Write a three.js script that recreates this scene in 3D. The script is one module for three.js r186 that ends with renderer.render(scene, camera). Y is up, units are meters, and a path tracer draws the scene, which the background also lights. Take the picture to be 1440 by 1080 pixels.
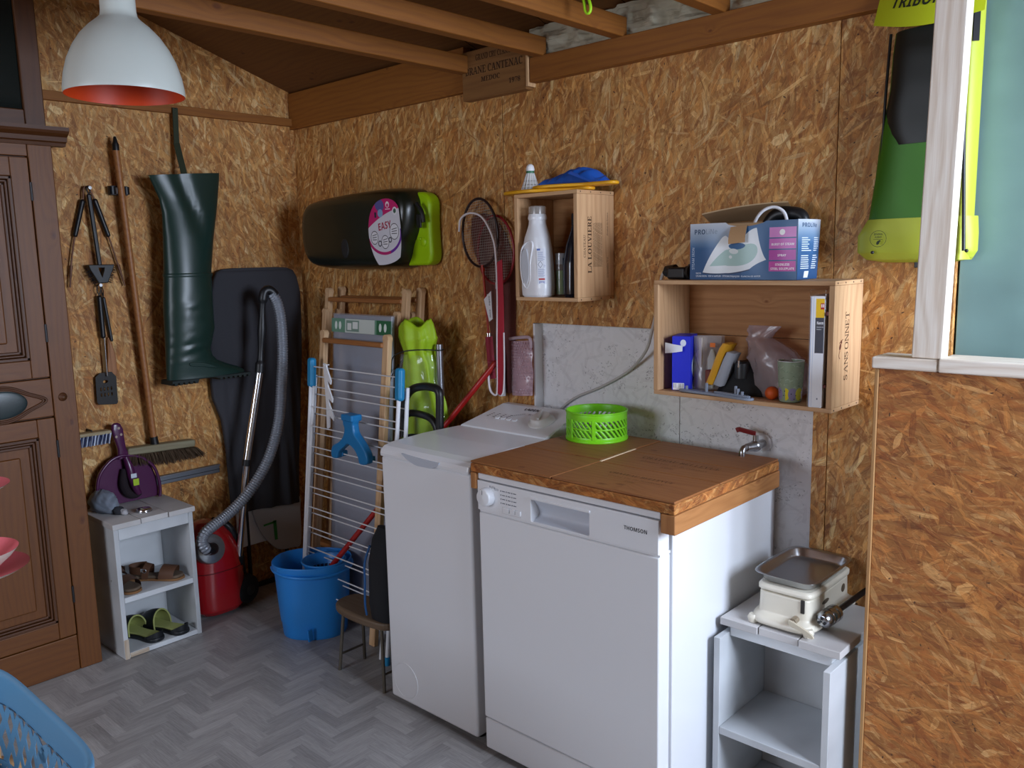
import * as THREE from 'three';
import { RoundedBoxGeometry } from 'three/addons/geometries/RoundedBoxGeometry.js';
import { mergeGeometries, mergeVertices, toCreasedNormals } from 'three/addons/utils/BufferGeometryUtils.js';
import { RectAreaLightUniformsLib } from 'three/addons/lights/RectAreaLightUniformsLib.js';

// ------------------------------------------------------------------ camera, light, exposure
const scene = new THREE.Scene();
const camera = new THREE.PerspectiveCamera(48.67, 1440 / 1080, 0.05, 60);
camera.position.set(3.281, 1.4406, 2.1752);
camera.rotation.order = 'YXZ';
camera.rotation.set(-0.1497, 0.7468, -0.022);

const renderer = new THREE.WebGLRenderer({ antialias: true });
renderer.toneMapping = THREE.LinearToneMapping;
renderer.toneMappingExposure = 1.0;
renderer.shadowMap.enabled = true;
RectAreaLightUniformsLib.init();

scene.background = new THREE.Color().setRGB(0.62, 0.82, 1.1);        // overcast sky outside the windows
scene.backgroundIntensity = 1.0;

// daylight entering through the two windows (the windows themselves are built with the walls)
const SIDE_WINDOW = { x: 4.4, z0: -0.1, z1: 1.0, y0: 1.0, y1: 2.05 };
const FRONT_WINDOW = { z: 4.0, x0: 0.5, x1: 1.8, y0: 1.0, y1: 2.1 };
function windowLight(w, h, pos, target, color, intensity) {
  const l = new THREE.RectAreaLight(new THREE.Color().setRGB(...color), intensity, w, h);
  l.position.set(...pos); l.lookAt(...target); l.name = 'window_light'; scene.add(l);
}
windowLight(1.06, 1.0, [4.37, 1.525, 0.45], [2.4, 0.2, 0.5], [0.82, 0.93, 1.14], 32);
windowLight(1.26, 1.05, [1.15, 1.55, 3.97], [1.6, 0.3, 1.6], [0.90, 0.96, 1.09], 8.2);

// ------------------------------------------------------------------ helpers
let seed = 20240611;
const rnd = () => { seed = (seed + 0x6d2b79f5) | 0; let t = Math.imul(seed ^ (seed >>> 15), 1 | seed); t = (t + Math.imul(t ^ (t >>> 7), 61 | t)) ^ t; return ((t ^ (t >>> 14)) >>> 0) / 4294967296; };
const rr = (a, b) => a + (b - a) * rnd();
const V = (x, y, z) => new THREE.Vector3(x, y, z);
const PI = Math.PI;
const LX = -0.06;                       // the left wall's surface
const TH = 0.0175, CT = Math.cos(TH), ST = Math.sin(TH);
// a point of the back wall: u along it, y up, d out of it
const onBack = (u, y, d) => V(2.4 + CT * (u - 2.4) - ST * d, y, ST * (u - 2.4) + CT * d);

const used = new Map();
function numbered(name) { const n = used.get(name) ?? 0; used.set(name, n + 1); return n ? name + '_' + String(n).padStart(3, '0') : name; }
// a thing: Group at its base; frame 'b' = coordinates of the back wall, 'w' = room coordinates
function thing(name, label, category, base, frame = 'w', group) {
  const g = new THREE.Group(); g.name = numbered(name); scene.add(g);
  g.userData = { label, category }; if (group) g.userData.group = group;
  place(g, base, frame);
  return g;
}
const bases = new Map();
function place(g, base, frame) {
  if (frame === 'b') { g.position.copy(onBack(...base)); g.rotation.y = -TH; } else g.position.set(...base);
  bases.set(g, base);
}
function structure(name, parent) { const g = new THREE.Group(); g.name = name; g.userData.kind = 'structure'; (parent || scene).add(g); bases.set(g, [0, 0, 0]); return g; }
// a part: geometry given in the same frame as the base of its thing
function P(parent, name, geo, mat, label) {
  let root = parent; while (!bases.has(root)) root = root.parent;
  const b = bases.get(root);
  geo.translate(-b[0], -b[1], -b[2]);
  const m = new THREE.Mesh(geo, mat); m.name = name; m.castShadow = m.receiveShadow = true;
  if (label) m.userData.label = label;
  parent.add(m); return m;
}
// geometry
function boxUV(g, axis = 0, s = 1) {      // uv in metres, the grain along the given axis
  if (g.index) g = g.toNonIndexed();
  const p = g.attributes.position, n = p.count, uv = new Float32Array(n * 2), o1 = rnd() * 7, o2 = rnd() * 7;
  const a = V(), b = V(), c = V(), e = V();
  for (let i = 0; i < n; i += 3) {
    a.fromBufferAttribute(p, i); b.fromBufferAttribute(p, i + 1); c.fromBufferAttribute(p, i + 2);
    b.sub(a); c.sub(a); e.crossVectors(b, c); const N = [Math.abs(e.x), Math.abs(e.y), Math.abs(e.z)];
    const k = N[0] > N[1] && N[0] > N[2] ? 0 : N[1] > N[2] ? 1 : 2;
    const ax = [0, 1, 2].filter((q) => q !== k);
    let u = ax[0], v = ax[1]; if (v === axis || (u !== axis && axis === k)) { const t = u; u = v; v = t; }
    for (let j = 0; j < 3; j++) { uv[(i + j) * 2] = p.getComponent(i + j, u) * s + o1; uv[(i + j) * 2 + 1] = p.getComponent(i + j, v) * s + o2; }
  }
  g.setAttribute('uv', new THREE.BufferAttribute(uv, 2)); return g;
}
function bx(x0, x1, y0, y1, z0, z1, r = 0.002, axis = -1) {
  const w = x1 - x0, h = y1 - y0, d = z1 - z0, m = Math.min(w, h, d) * 0.48;
  let g = r > 0 ? new RoundedBoxGeometry(w, h, d, 1, Math.min(r, m)) : new THREE.BoxGeometry(w, h, d);
  g.translate((x0 + x1) / 2, (y0 + y1) / 2, (z0 + z1) / 2);
  if (axis < 0) axis = w >= h && w >= d ? 0 : h >= d ? 1 : 2;
  return boxUV(g, axis);
}
const bxr = (x0, x1, y0, y1, z0, z1, r) => { const g = new RoundedBoxGeometry(x1 - x0, y1 - y0, z1 - z0, 4, r); g.translate((x0 + x1) / 2, (y0 + y1) / 2, (z0 + z1) / 2); return g; };
// oriented bar between two points, w x t, grain along it
function bar(p, q, w, t, r = 0.003, roll = 0) {
  const a = V(...p), b = V(...q), L = a.distanceTo(b);
  let g = boxUV(new RoundedBoxGeometry(w, L, t, 2, Math.min(r, w * 0.48, t * 0.48)), 1);
  g.rotateY(roll); g.applyQuaternion(new THREE.Quaternion().setFromUnitVectors(V(0, 1, 0), b.clone().sub(a).normalize()));
  const m = a.add(b).multiplyScalar(0.5); return g.translate(m.x, m.y, m.z);
}
function rod(p, q, r0, r1 = r0, seg = 14) {
  const a = V(...p), b = V(...q), L = a.distanceTo(b);
  const g = new THREE.CylinderGeometry(r1, r0, L, seg, 1); g.applyQuaternion(new THREE.Quaternion().setFromUnitVectors(V(0, 1, 0), b.clone().sub(a).normalize()));
  const m = a.add(b).multiplyScalar(0.5); return g.translate(m.x, m.y, m.z);
}
const crv = (pts, closed = false, tension = 0.5) => new THREE.CatmullRomCurve3(pts.map((p) => V(...p)), closed, 'catmullrom', tension);
const tube = (pts, r, n = 40, closed = false, rad = 8) => new THREE.TubeGeometry(crv(pts, closed), n, r, rad, closed);
const lath = (pts, x = 0, y = 0, z = 0, seg = 40) => new THREE.LatheGeometry(pts.map((p) => new THREE.Vector2(p[0], p[1])), seg).translate(x, y, z);
const ball = (x, y, z, rx, ry = rx, rz = rx) => new THREE.SphereGeometry(1, 20, 14).scale(rx, ry, rz).translate(x, y, z);
const shp = (pts) => new THREE.Shape(pts.map((p) => new THREE.Vector2(p[0], p[1])));
function smoothShape(pts) { const s = new THREE.Shape(); const c = crv(pts.map((p) => [p[0], p[1], 0]), true).getPoints(pts.length * 6); s.setFromPoints(c.map((p) => new THREE.Vector2(p.x, p.y))); return s; }
function ext(shape, z0, z1, bev = 0, axis = -1, seg = 2) {
  let g = new THREE.ExtrudeGeometry(shape, { depth: Math.max(z1 - z0 - 2 * bev, 1e-4), bevelEnabled: bev > 0, bevelSize: bev, bevelThickness: bev, bevelOffset: -bev, bevelSegments: seg, curveSegments: 16 });
  g.translate(0, 0, z0 + bev); return axis >= 0 ? boxUV(g, axis) : g;
}
// a shape drawn as (z, y) on the left wall, from x0 to x1
function extL(shape, x0, x1, bev = 0, axis = -1) {
  const s = new THREE.Shape(shape.getPoints(16).map((p) => new THREE.Vector2(-p.x, p.y)));
  for (const h of shape.holes) s.holes.push(new THREE.Path(h.getPoints(16).map((p) => new THREE.Vector2(-p.x, p.y))));
  const g = ext(s, x0, x1, bev).rotateY(PI / 2); return axis >= 0 ? boxUV(g, axis) : g;
}
function circle(cx, cy, rx, ry = rx, n = 28) { const p = []; for (let i = 0; i < n; i++) p.push(new THREE.Vector2(cx + rx * Math.cos(i / n * 2 * PI), cy + ry * Math.sin(i / n * 2 * PI))); return new THREE.Path(p); }
// surface through rings of points (all rings the same count, closed around), capped
function loft(rings, capA = true, capB = true) {
  const n = rings[0].length, pos = [], uv = [], idx = [];
  rings.forEach((r, i) => { for (let j = 0; j <= n; j++) { const p = r[j % n]; pos.push(p[0], p[1], p[2]); uv.push(j / n, i / (rings.length - 1)); } });
  const w = n + 1;
  for (let i = 0; i < rings.length - 1; i++) for (let j = 0; j < n; j++) { const a = i * w + j; idx.push(a, a + w, a + 1, a + 1, a + w, a + w + 1); }
  const cap = (r, flip) => { const c = [0, 0, 0]; r.forEach((p) => { for (let k = 0; k < 3; k++) c[k] += p[k] / n; }); const b = pos.length / 3; pos.push(...c); uv.push(0.5, 0.5); r.forEach((p) => { pos.push(...p); uv.push(0.5, 0.5); }); for (let j = 0; j < n; j++) flip ? idx.push(b, b + 1 + (j + 1) % n, b + 1 + j) : idx.push(b, b + 1 + j, b + 1 + (j + 1) % n); };
  if (capA) cap(rings[0], false); if (capB) cap(rings[rings.length - 1], true);
  const g = new THREE.BufferGeometry(); g.setAttribute('position', new THREE.Float32BufferAttribute(pos, 3)); g.setAttribute('uv', new THREE.Float32BufferAttribute(uv, 2)); g.setIndex(idx); g.computeVertexNormals(); return g;
}
// rings lying flat: [y, cx, cz, rx, rz, power]
const slices = (list, n = 32) => list.map(([y, cx, cz, rx, rz, k = 2]) => { const r = []; for (let i = 0; i < n; i++) { const a = i / n * 2 * PI, c = Math.cos(a), s = Math.sin(a); r.push([cx + rx * Math.sign(c) * Math.abs(c) ** (2 / k), y, cz - rz * Math.sign(s) * Math.abs(s) ** (2 / k)]); } return r; });
// upright standing loft: y slices are interpolated smoothly
function loftY(list, n = 32, steps = 4, capA = true, capB = true) {
  const out = [];
  for (let i = 0; i < list.length - 1; i++) for (let s = 0; s < steps; s++) { const t = s / steps, A = list[i], B = list[i + 1]; const e = t; out.push(A.map((v, k) => (k === 5 ? (A[5] ?? 2) : v) + ((B[k] ?? v) - v) * e)); }
  out.push(list[list.length - 1]);
  return loft(slices(out, n), capA, capB);
}
// sheet fn(u, v) -> [x, y, z]
function sheet(nu, nv, fn) {
  const pos = [], uv = [], idx = [];
  for (let j = 0; j <= nv; j++) for (let i = 0; i <= nu; i++) { pos.push(...fn(i / nu, j / nv)); uv.push(i / nu, j / nv); }
  for (let j = 0; j < nv; j++) for (let i = 0; i < nu; i++) { const a = j * (nu + 1) + i; idx.push(a, a + 1, a + nu + 1, a + 1, a + nu + 2, a + nu + 1); }
  const g = new THREE.BufferGeometry(); g.setAttribute('position', new THREE.Float32BufferAttribute(pos, 3)); g.setAttribute('uv', new THREE.Float32BufferAttribute(uv, 2)); g.setIndex(idx); g.computeVertexNormals(); return g;
}
// tube whose radius changes along it
function sweep(pts, n, rad, fn, closed = false) {
  const c = crv(pts, closed), f = c.computeFrenetFrames(n, closed), rings = [];
  for (let i = 0; i <= n; i++) { const p = c.getPointAt(i / n), r = fn(i / n), ring = []; for (let j = 0; j < rad; j++) { const a = j / rad * 2 * PI, q = p.clone().addScaledVector(f.normals[i], Math.cos(a) * r).addScaledVector(f.binormals[i], Math.sin(a) * r); ring.push([q.x, q.y, q.z]); } rings.push(ring); }
  return loft(rings.reverse());
}
function mg(list) {
  list = list.map((g) => { g = g.index ? g.toNonIndexed() : g; for (const k of Object.keys(g.attributes)) if (!['position', 'normal', 'uv'].includes(k)) g.deleteAttribute(k); if (!g.attributes.uv) g.setAttribute('uv', new THREE.BufferAttribute(new Float32Array(g.attributes.position.count * 2), 2)); return g; });
  return mergeGeometries(list);
}

// ------------------------------------------------------------------ textures
function canvas(w, h) { const c = document.createElement('canvas'); c.width = w; c.height = h; return [c, c.getContext('2d')]; }
function ctex(c, srgb = true, rep = null) { const t = new THREE.CanvasTexture(c); if (srgb) t.colorSpace = THREE.SRGBColorSpace; t.magFilter = THREE.LinearFilter; if (rep) { t.wrapS = t.wrapT = THREE.RepeatWrapping; t.repeat.set(rep, rep); } return t; }
function hash(x, y) { let h = Math.imul(x | 0, 374761393) + Math.imul(y | 0, 668265263) | 0; h = Math.imul(h ^ (h >>> 13), 1274126177); return ((h ^ (h >>> 16)) >>> 0) / 4294967296; }
function vnoise(x, y, px = 0, py = 0) {
  const xi = Math.floor(x), yi = Math.floor(y); let fx = x - xi, fy = y - yi; fx = fx * fx * (3 - 2 * fx); fy = fy * fy * (3 - 2 * fy);
  const w = (a, p) => (p ? ((a % p) + p) % p : a);
  const a = hash(w(xi, px), w(yi, py)), b = hash(w(xi + 1, px), w(yi, py)), c = hash(w(xi, px), w(yi + 1, py)), d = hash(w(xi + 1, px), w(yi + 1, py));
  return a + (b - a) * fx + (c - a) * fy + (a - b - c + d) * fx * fy;
}
// oriented strand board: 1.3 m of it
function osbTextures(size, count, main, spread, palette, dark) {
  const [c, g] = canvas(size, size), [cb, gb] = canvas(size, size);
  g.fillStyle = dark; g.fillRect(0, 0, size, size); gb.fillStyle = '#404040'; gb.fillRect(0, 0, size, size);
  const k = size / 1300;                                   // pixels per millimetre
  for (let i = 0; i < count; i++) {
    const t = i / count, L = rr(22, 115) * k * (rnd() < 0.12 ? 1.5 : 1) * (1.15 - 0.3 * t), W = rr(4, 15) * k * (rnd() < 0.12 ? 1.7 : 1);
    const x = rnd() * size, y = rnd() * size, a = rnd() < 0.25 ? rnd() * PI : main + (rnd() + rnd() + rnd() - 1.5) * spread;
    const col = palette[Math.floor(rnd() ** 1.15 * palette.length)], j = rr(0.82, 1.16);
    const al = rr(0.2, 0.6), rgb = col.map((v) => Math.round(Math.min(255, v * j)));
    const shp12 = Array.from({ length: 12 }, () => rr(0.45, 1)), hgt = Math.round(rr(70, 255)), lines = Array.from({ length: Math.max(2, Math.round(W / 3.5)) }, () => [rr(-0.48, 0.48), rr(0.86, 1.1), rr(-0.5, 0.1), rr(0.1, 0.5)]);
    for (const ox of [-size, 0, size]) for (const oy of [-size, 0, size]) {
      const X = x + ox, Y = y + oy; if (X < -L || X > size + L || Y < -L || Y > size + L) continue;
      for (const q of [g, gb]) {
        q.save(); q.translate(X, Y); q.rotate(a); q.beginPath();
        for (let e = 0; e < 12; e++) { const tt = e / 6, top = e < 6, u = top ? -L / 2 + L * tt : L / 2 - L * (tt - 1), end = Math.min(1, 0.35 + 3.2 * Math.min(tt % 1, 1 - tt % 1) * shp12[e]); q.lineTo(u * (0.9 + 0.1 * shp12[(e + 5) % 12]), (top ? -1 : 1) * W / 2 * end * (0.6 + 0.5 * shp12[(e + 3) % 12])); }
        q.closePath();
        if (q === g) {
          g.fillStyle = `rgba(${rgb},${al})`; g.fill(); g.lineWidth = 0.9 * k; g.strokeStyle = 'rgba(84,46,18,0.07)'; g.stroke(); g.clip();
          for (const [v, s, u0, u1] of lines) { g.strokeStyle = `rgba(${rgb.map((e) => Math.round(Math.min(255, e * s * 0.97)))},0.7)`; g.lineWidth = rr(0.6, 1.6); g.beginPath(); g.moveTo(u0 * L, v * W); g.lineTo(u1 * L, v * W * 1.02); g.stroke(); }
        } else { gb.fillStyle = `rgba(${hgt},${hgt},${hgt},0.6)`; gb.fill(); }
        q.restore();
      }
    }
    if (i % 14 === 0) { g.fillStyle = 'rgba(40,18,5,0.75)'; g.save(); g.translate(rnd() * size, rnd() * size); g.rotate(rnd() * PI); const w = rr(1, 5) * k, h = rr(0.6, 2) * k; g.beginPath(); g.ellipse(0, 0, w, h, 0, 0, 2 * PI); g.fill(); g.restore(); }
  }
  // fine fibres and flecks over everything
  for (let i = 0; i < count * 2.2; i++) {
    const x = rnd() * size, y = rnd() * size, a = rnd() < 0.4 ? rnd() * PI : main + (rnd() - 0.5) * 1.6, L = rr(3, 24) * k, W = rr(0.5, 2.2) * k, dk = rnd() < 0.45;
    g.save(); g.translate(x, y); g.rotate(a); g.fillStyle = dk ? `rgba(96,54,20,${rr(0.08, 0.34)})` : `rgba(232,188,124,${rr(0.06, 0.3)})`; g.beginPath(); g.ellipse(0, 0, L / 2, W / 2, 0, 0, 2 * PI); g.fill(); g.restore();
  }
  return [ctex(c, true, 1 / 1.3), ctex(cb, false, 1 / 1.3)];
}
const OSB_PALETTE = [[204, 150, 80], [214, 164, 96], [196, 138, 70], [188, 126, 58], [174, 112, 48], [226, 184, 122], [160, 98, 40], [182, 122, 56], [238, 206, 152], [140, 82, 32], [220, 176, 110], [150, 90, 40]];
const [osbMap, osbBump] = osbTextures(2048, 12000, PI / 2 + 0.25, 0.95, OSB_PALETTE, '#b07a40');
const [osb2Map, osb2Bump] = osbTextures(2048, 10000, 0.3, 0.75, [[184, 118, 56], [190, 126, 62], [170, 104, 46], [160, 92, 38], [146, 80, 30], [198, 138, 76], [124, 64, 22], [166, 100, 42], [214, 166, 106]], '#96602c');
// wood: grain along u, 1 m x 0.5 m, near white so that the material's colour tints it
const woodMap = (() => {
  const W = 1024, H = 1024, d = new Uint8Array(W * H * 4), knots = Array.from({ length: 6 }, () => [rnd(), rnd(), rr(0.006, 0.014)]);
  for (let y = 0; y < H; y++) for (let x = 0; x < W; x++) {
    const u = x / W, v = y / H; let q = v * 14 + 1.6 * vnoise(u * 3, v * 4, 3, 4) + 0.5 * vnoise(u * 8, v * 20, 8, 20), kn = 0;
    for (const [kx, ky, kr] of knots) { let dx = Math.abs(u - kx), dy = Math.abs(v - ky); dx = Math.min(dx, 1 - dx); dy = Math.min(dy, 1 - dy); const e = Math.hypot(dx * 0.8, dy * 0.7) / kr; q += 1.8 * Math.exp(-e * 0.55); if (e < 1) kn = Math.max(kn, 1 - e * e); }
    const ring = 0.5 + 0.5 * Math.sin(q * 2 * PI * 1.5), fine = vnoise(u * 26, v * 340, 26, 340), fine2 = vnoise(u * 12, v * 110, 12, 110);
    let s = 0.13 * ring ** 2.2 + 0.10 * fine + 0.09 * fine2 + 0.5 * kn; s = Math.min(1, s);
    const o = (y * W + x) * 4; d[o] = 255 * (1 - 0.42 * s); d[o + 1] = 255 * (1 - 0.58 * s); d[o + 2] = 255 * (1 - 0.72 * s); d[o + 3] = 255;
  }
  const t = new THREE.DataTexture(d, W, H); t.colorSpace = THREE.SRGBColorSpace; t.magFilter = THREE.LinearFilter; t.wrapS = t.wrapT = THREE.RepeatWrapping; t.repeat.set(1, 2); t.needsUpdate = true; return t;
})();
// printed vinyl floor: small grey parquet strips laid in a herringbone, 1.92 m of it
const floorMap = (() => {
  const N = 2048, n = 4, cells = 32, d = new Uint8Array(N * N * 4);
  for (let y = 0; y < N; y++) for (let x = 0; x < N; x++) {
    const ci = x / N * cells, cj = y / N * cells, i = Math.floor(ci), j = Math.floor(cj), t = ((i - j) % (2 * n) + 2 * n) % (2 * n);
    let al, ac, id;
    if (t < n) { al = ci - i + t; ac = cj - j; id = hash(((i - t) % cells + cells) % cells + 91, j + 17); }
    else { const s = 2 * n - 1 - t; al = cj - j + s; ac = ci - i; id = hash(i + 517, ((j - s) % cells + cells) % cells + 233); }
    const gr = vnoise(al * 1.2 + id * 90, ac * 26 + id * 400), gr2 = vnoise(al * 4 + id * 50, ac * 70 + id * 100), edge = Math.min(ac, 1 - ac, al, n - al), sub = hash(Math.floor(ac * 3) + Math.floor(id * 9999), 3) * 0.5;
    let v = 0.74 + 0.11 * (id - 0.5) + 0.09 * (sub - 0.25) + 0.10 * (gr - 0.5) + 0.07 * (gr2 - 0.5); if (edge < 0.015) v *= 0.93;
    const o = (y * N + x) * 4; d[o] = 236 * v; d[o + 1] = 232 * v; d[o + 2] = 228 * v; d[o + 3] = 255;
  }
  const tx = new THREE.DataTexture(d, N, N); tx.colorSpace = THREE.SRGBColorSpace; tx.magFilter = THREE.LinearFilter; tx.wrapS = tx.wrapT = THREE.RepeatWrapping; tx.repeat.set(1 / 1.28, 1 / 1.28); tx.needsUpdate = true; return tx;
})();
// white-washed board: strands and grey pits show through the paint
const [washMap, washBump] = (() => {
  const S = 1024, [c, g] = canvas(S, S), [cb, gb] = canvas(S, S); g.fillStyle = '#eeeff2'; g.fillRect(0, 0, S, S); gb.fillStyle = '#808080'; gb.fillRect(0, 0, S, S);
  for (let i = 0; i < 1500; i++) { const x = rnd() * S, y = rnd() * S, a = rnd() * PI, L = rr(20, 90), W = rr(4, 16), v = Math.round(rr(208, 246)); g.save(); g.translate(x, y); g.rotate(a); g.fillStyle = `rgba(${v},${v},${v + 3},0.35)`; g.fillRect(-L / 2, -W / 2, L, W); g.restore(); const h = Math.round(rr(90, 220)); gb.save(); gb.translate(x, y); gb.rotate(a); gb.fillStyle = `rgba(${h},${h},${h},0.6)`; gb.fillRect(-L / 2, -W / 2, L, W); gb.restore(); }
  for (let i = 0; i < 150; i++) { const cx = rnd() * S, cy = rnd() * S, n = Math.round(rr(3, 22)); for (let k = 0; k < n; k++) { const x = cx + rr(-30, 30), y = cy + rr(-30, 30), v = Math.round(rr(70, 140)); g.strokeStyle = `rgba(${v},${v},${v + 6},${rr(0.25, 0.75)})`; g.lineWidth = rr(0.8, 2.4); g.beginPath(); g.moveTo(x, y); g.lineTo(x + rr(-7, 7), y + rr(-9, 9)); g.stroke(); gb.strokeStyle = 'rgba(20,20,20,0.8)'; gb.lineWidth = 2; gb.beginPath(); gb.moveTo(x, y); gb.lineTo(x + 3, y + 4); gb.stroke(); } }
  return [ctex(c, true, 1 / 0.8), ctex(cb, false, 1 / 0.8)];
})();
function noiseTex(lo, hi, fx, fy, S = 512, oct = 4) {
  const d = new Uint8Array(S * S * 4);
  for (let y = 0; y < S; y++) for (let x = 0; x < S; x++) { let v = 0, a = 0.5; for (let o = 0; o < oct; o++) { const p = 2 ** o; v += a * vnoise(x / S * fx * p, y / S * fy * p, fx * p, fy * p); a *= 0.5; } const q = Math.max(0, Math.min(255, 255 * (lo + (hi - lo) * (v * 1.6 - 0.25)))), o4 = (y * S + x) * 4; d[o4] = d[o4 + 1] = d[o4 + 2] = q; d[o4 + 3] = 255; }
  const t = new THREE.DataTexture(d, S, S); t.magFilter = THREE.LinearFilter; t.wrapS = t.wrapT = THREE.RepeatWrapping; t.needsUpdate = true; return t;
}
const lumpy = noiseTex(0, 1, 6, 6), streak = noiseTex(0, 1, 3, 40), mottle = noiseTex(0.8, 1, 5, 3);
mottle.colorSpace = THREE.SRGBColorSpace;
// ------------------------------------------------------------------ materials
const S = (color, rough = 0.6, extra = {}) => new THREE.MeshStandardMaterial({ color, roughness: rough, ...extra });
const PH = (color, rough, extra) => new THREE.MeshPhysicalMaterial({ color, roughness: rough, ...extra });
const wood = (color, rough = 0.65) => S(color, rough, { map: woodMap, bumpMap: woodMap, bumpScale: 0.0004 });
const M = {
  limeSlat: S('#7fd420', 0.35, { side: THREE.DoubleSide }),
  osb: S('#ffffff', 0.62, { map: osbMap, bumpMap: osbBump, bumpScale: 0.0007 }),
  osbHalf: S('#ffffff', 0.6, { map: osb2Map, bumpMap: osb2Bump, bumpScale: 0.0009 }),
  osbEdge: S('#ffffff', 0.9, { map: osb2Map, bumpMap: osb2Bump, bumpScale: 0.003 }),
  vinyl: S('#e2e2e4', 0.42, { map: floorMap, bumpMap: streak, bumpScale: 0.0001 }),
  wash: S('#ffffff', 0.6, { map: washMap, bumpMap: washBump, bumpScale: 0.0016 }),
  teal: S('#8fb4b0', 0.75, { map: mottle }),
  stone: S('#c6c2ac', 0.95, { bumpMap: lumpy, bumpScale: 0.012 }),
  beam: wood('#925a18'), joist: wood('#86500c'), roof: wood('#6e4410', 0.8), stamp: wood('#8a6030'),
  pine: wood('#d8b284'), palePine: wood('#e6cfae'), whitePine: wood('#f2ebe0'), deck: wood('#dcb88e'),
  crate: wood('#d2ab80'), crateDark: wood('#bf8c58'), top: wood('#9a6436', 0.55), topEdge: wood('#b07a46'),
  ward: wood('#6e4010', 0.5), wardDark: wood('#522d0a', 0.5), handleWood: wood('#a8703f', 0.5),
  steelDark: S('#3a3a3c', 0.45, { metalness: 0.8 }), chrome: S('#d8d8dc', 0.16, { metalness: 1 }), steel: S('#b8babd', 0.28, { metalness: 1 }), brushed: S('#8f949c', 0.42, { metalness: 1 }),
  black: S('#131417', 0.42), blackMatte: S('#17181b', 0.8), rubber: S('#1c1d1f', 0.6), white: S('#e4e6ea', 0.3), whiteMatte: S('#e9eaec', 0.6),
  enamel: PH('#e6e8ec', 0.32, { clearcoat: 0.3, clearcoatRoughness: 0.2 }),
  lime: S('#7fd420', 0.35), limeCloth: S('#9fc41c', 0.5), blue: S('#2a8fe8', 0.34), red: PH('#a8141c', 0.25, { clearcoat: 0.8, clearcoatRoughness: 0.1 }),
  clear: PH('#ffffff', 0.06, { transmission: 1, thickness: 0, ior: 1.45 }), film: PH('#f2f2f6', 0.18, { transmission: 0.85, thickness: 0 }),
  glass: PH('#ffffff', 0.02, { transmission: 1, thickness: 0, ior: 1.5 }),
};
function print(w, h, draw, px = 1024) { const W = Math.round(w >= h ? px : px * w / h), H = Math.round(w >= h ? px * h / w : px), [c, g] = canvas(W, H); draw(g, W, H); return ctex(c); }
const decal = (tex, rough = 0.6) => S('#ffffff', rough, { map: tex, transparent: true });
const printed = (tex, rough = 0.5, extra = {}) => S('#ffffff', rough, { map: tex, ...extra });
// flat print on a face: centre, width, height, rotation
function face(w, h, pos, rot = [0, 0, 0]) { const g = new THREE.PlaneGeometry(w, h); g.applyMatrix4(new THREE.Matrix4().makeRotationFromEuler(new THREE.Euler(...rot, 'YXZ'))); return g.translate(...pos); }
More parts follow.
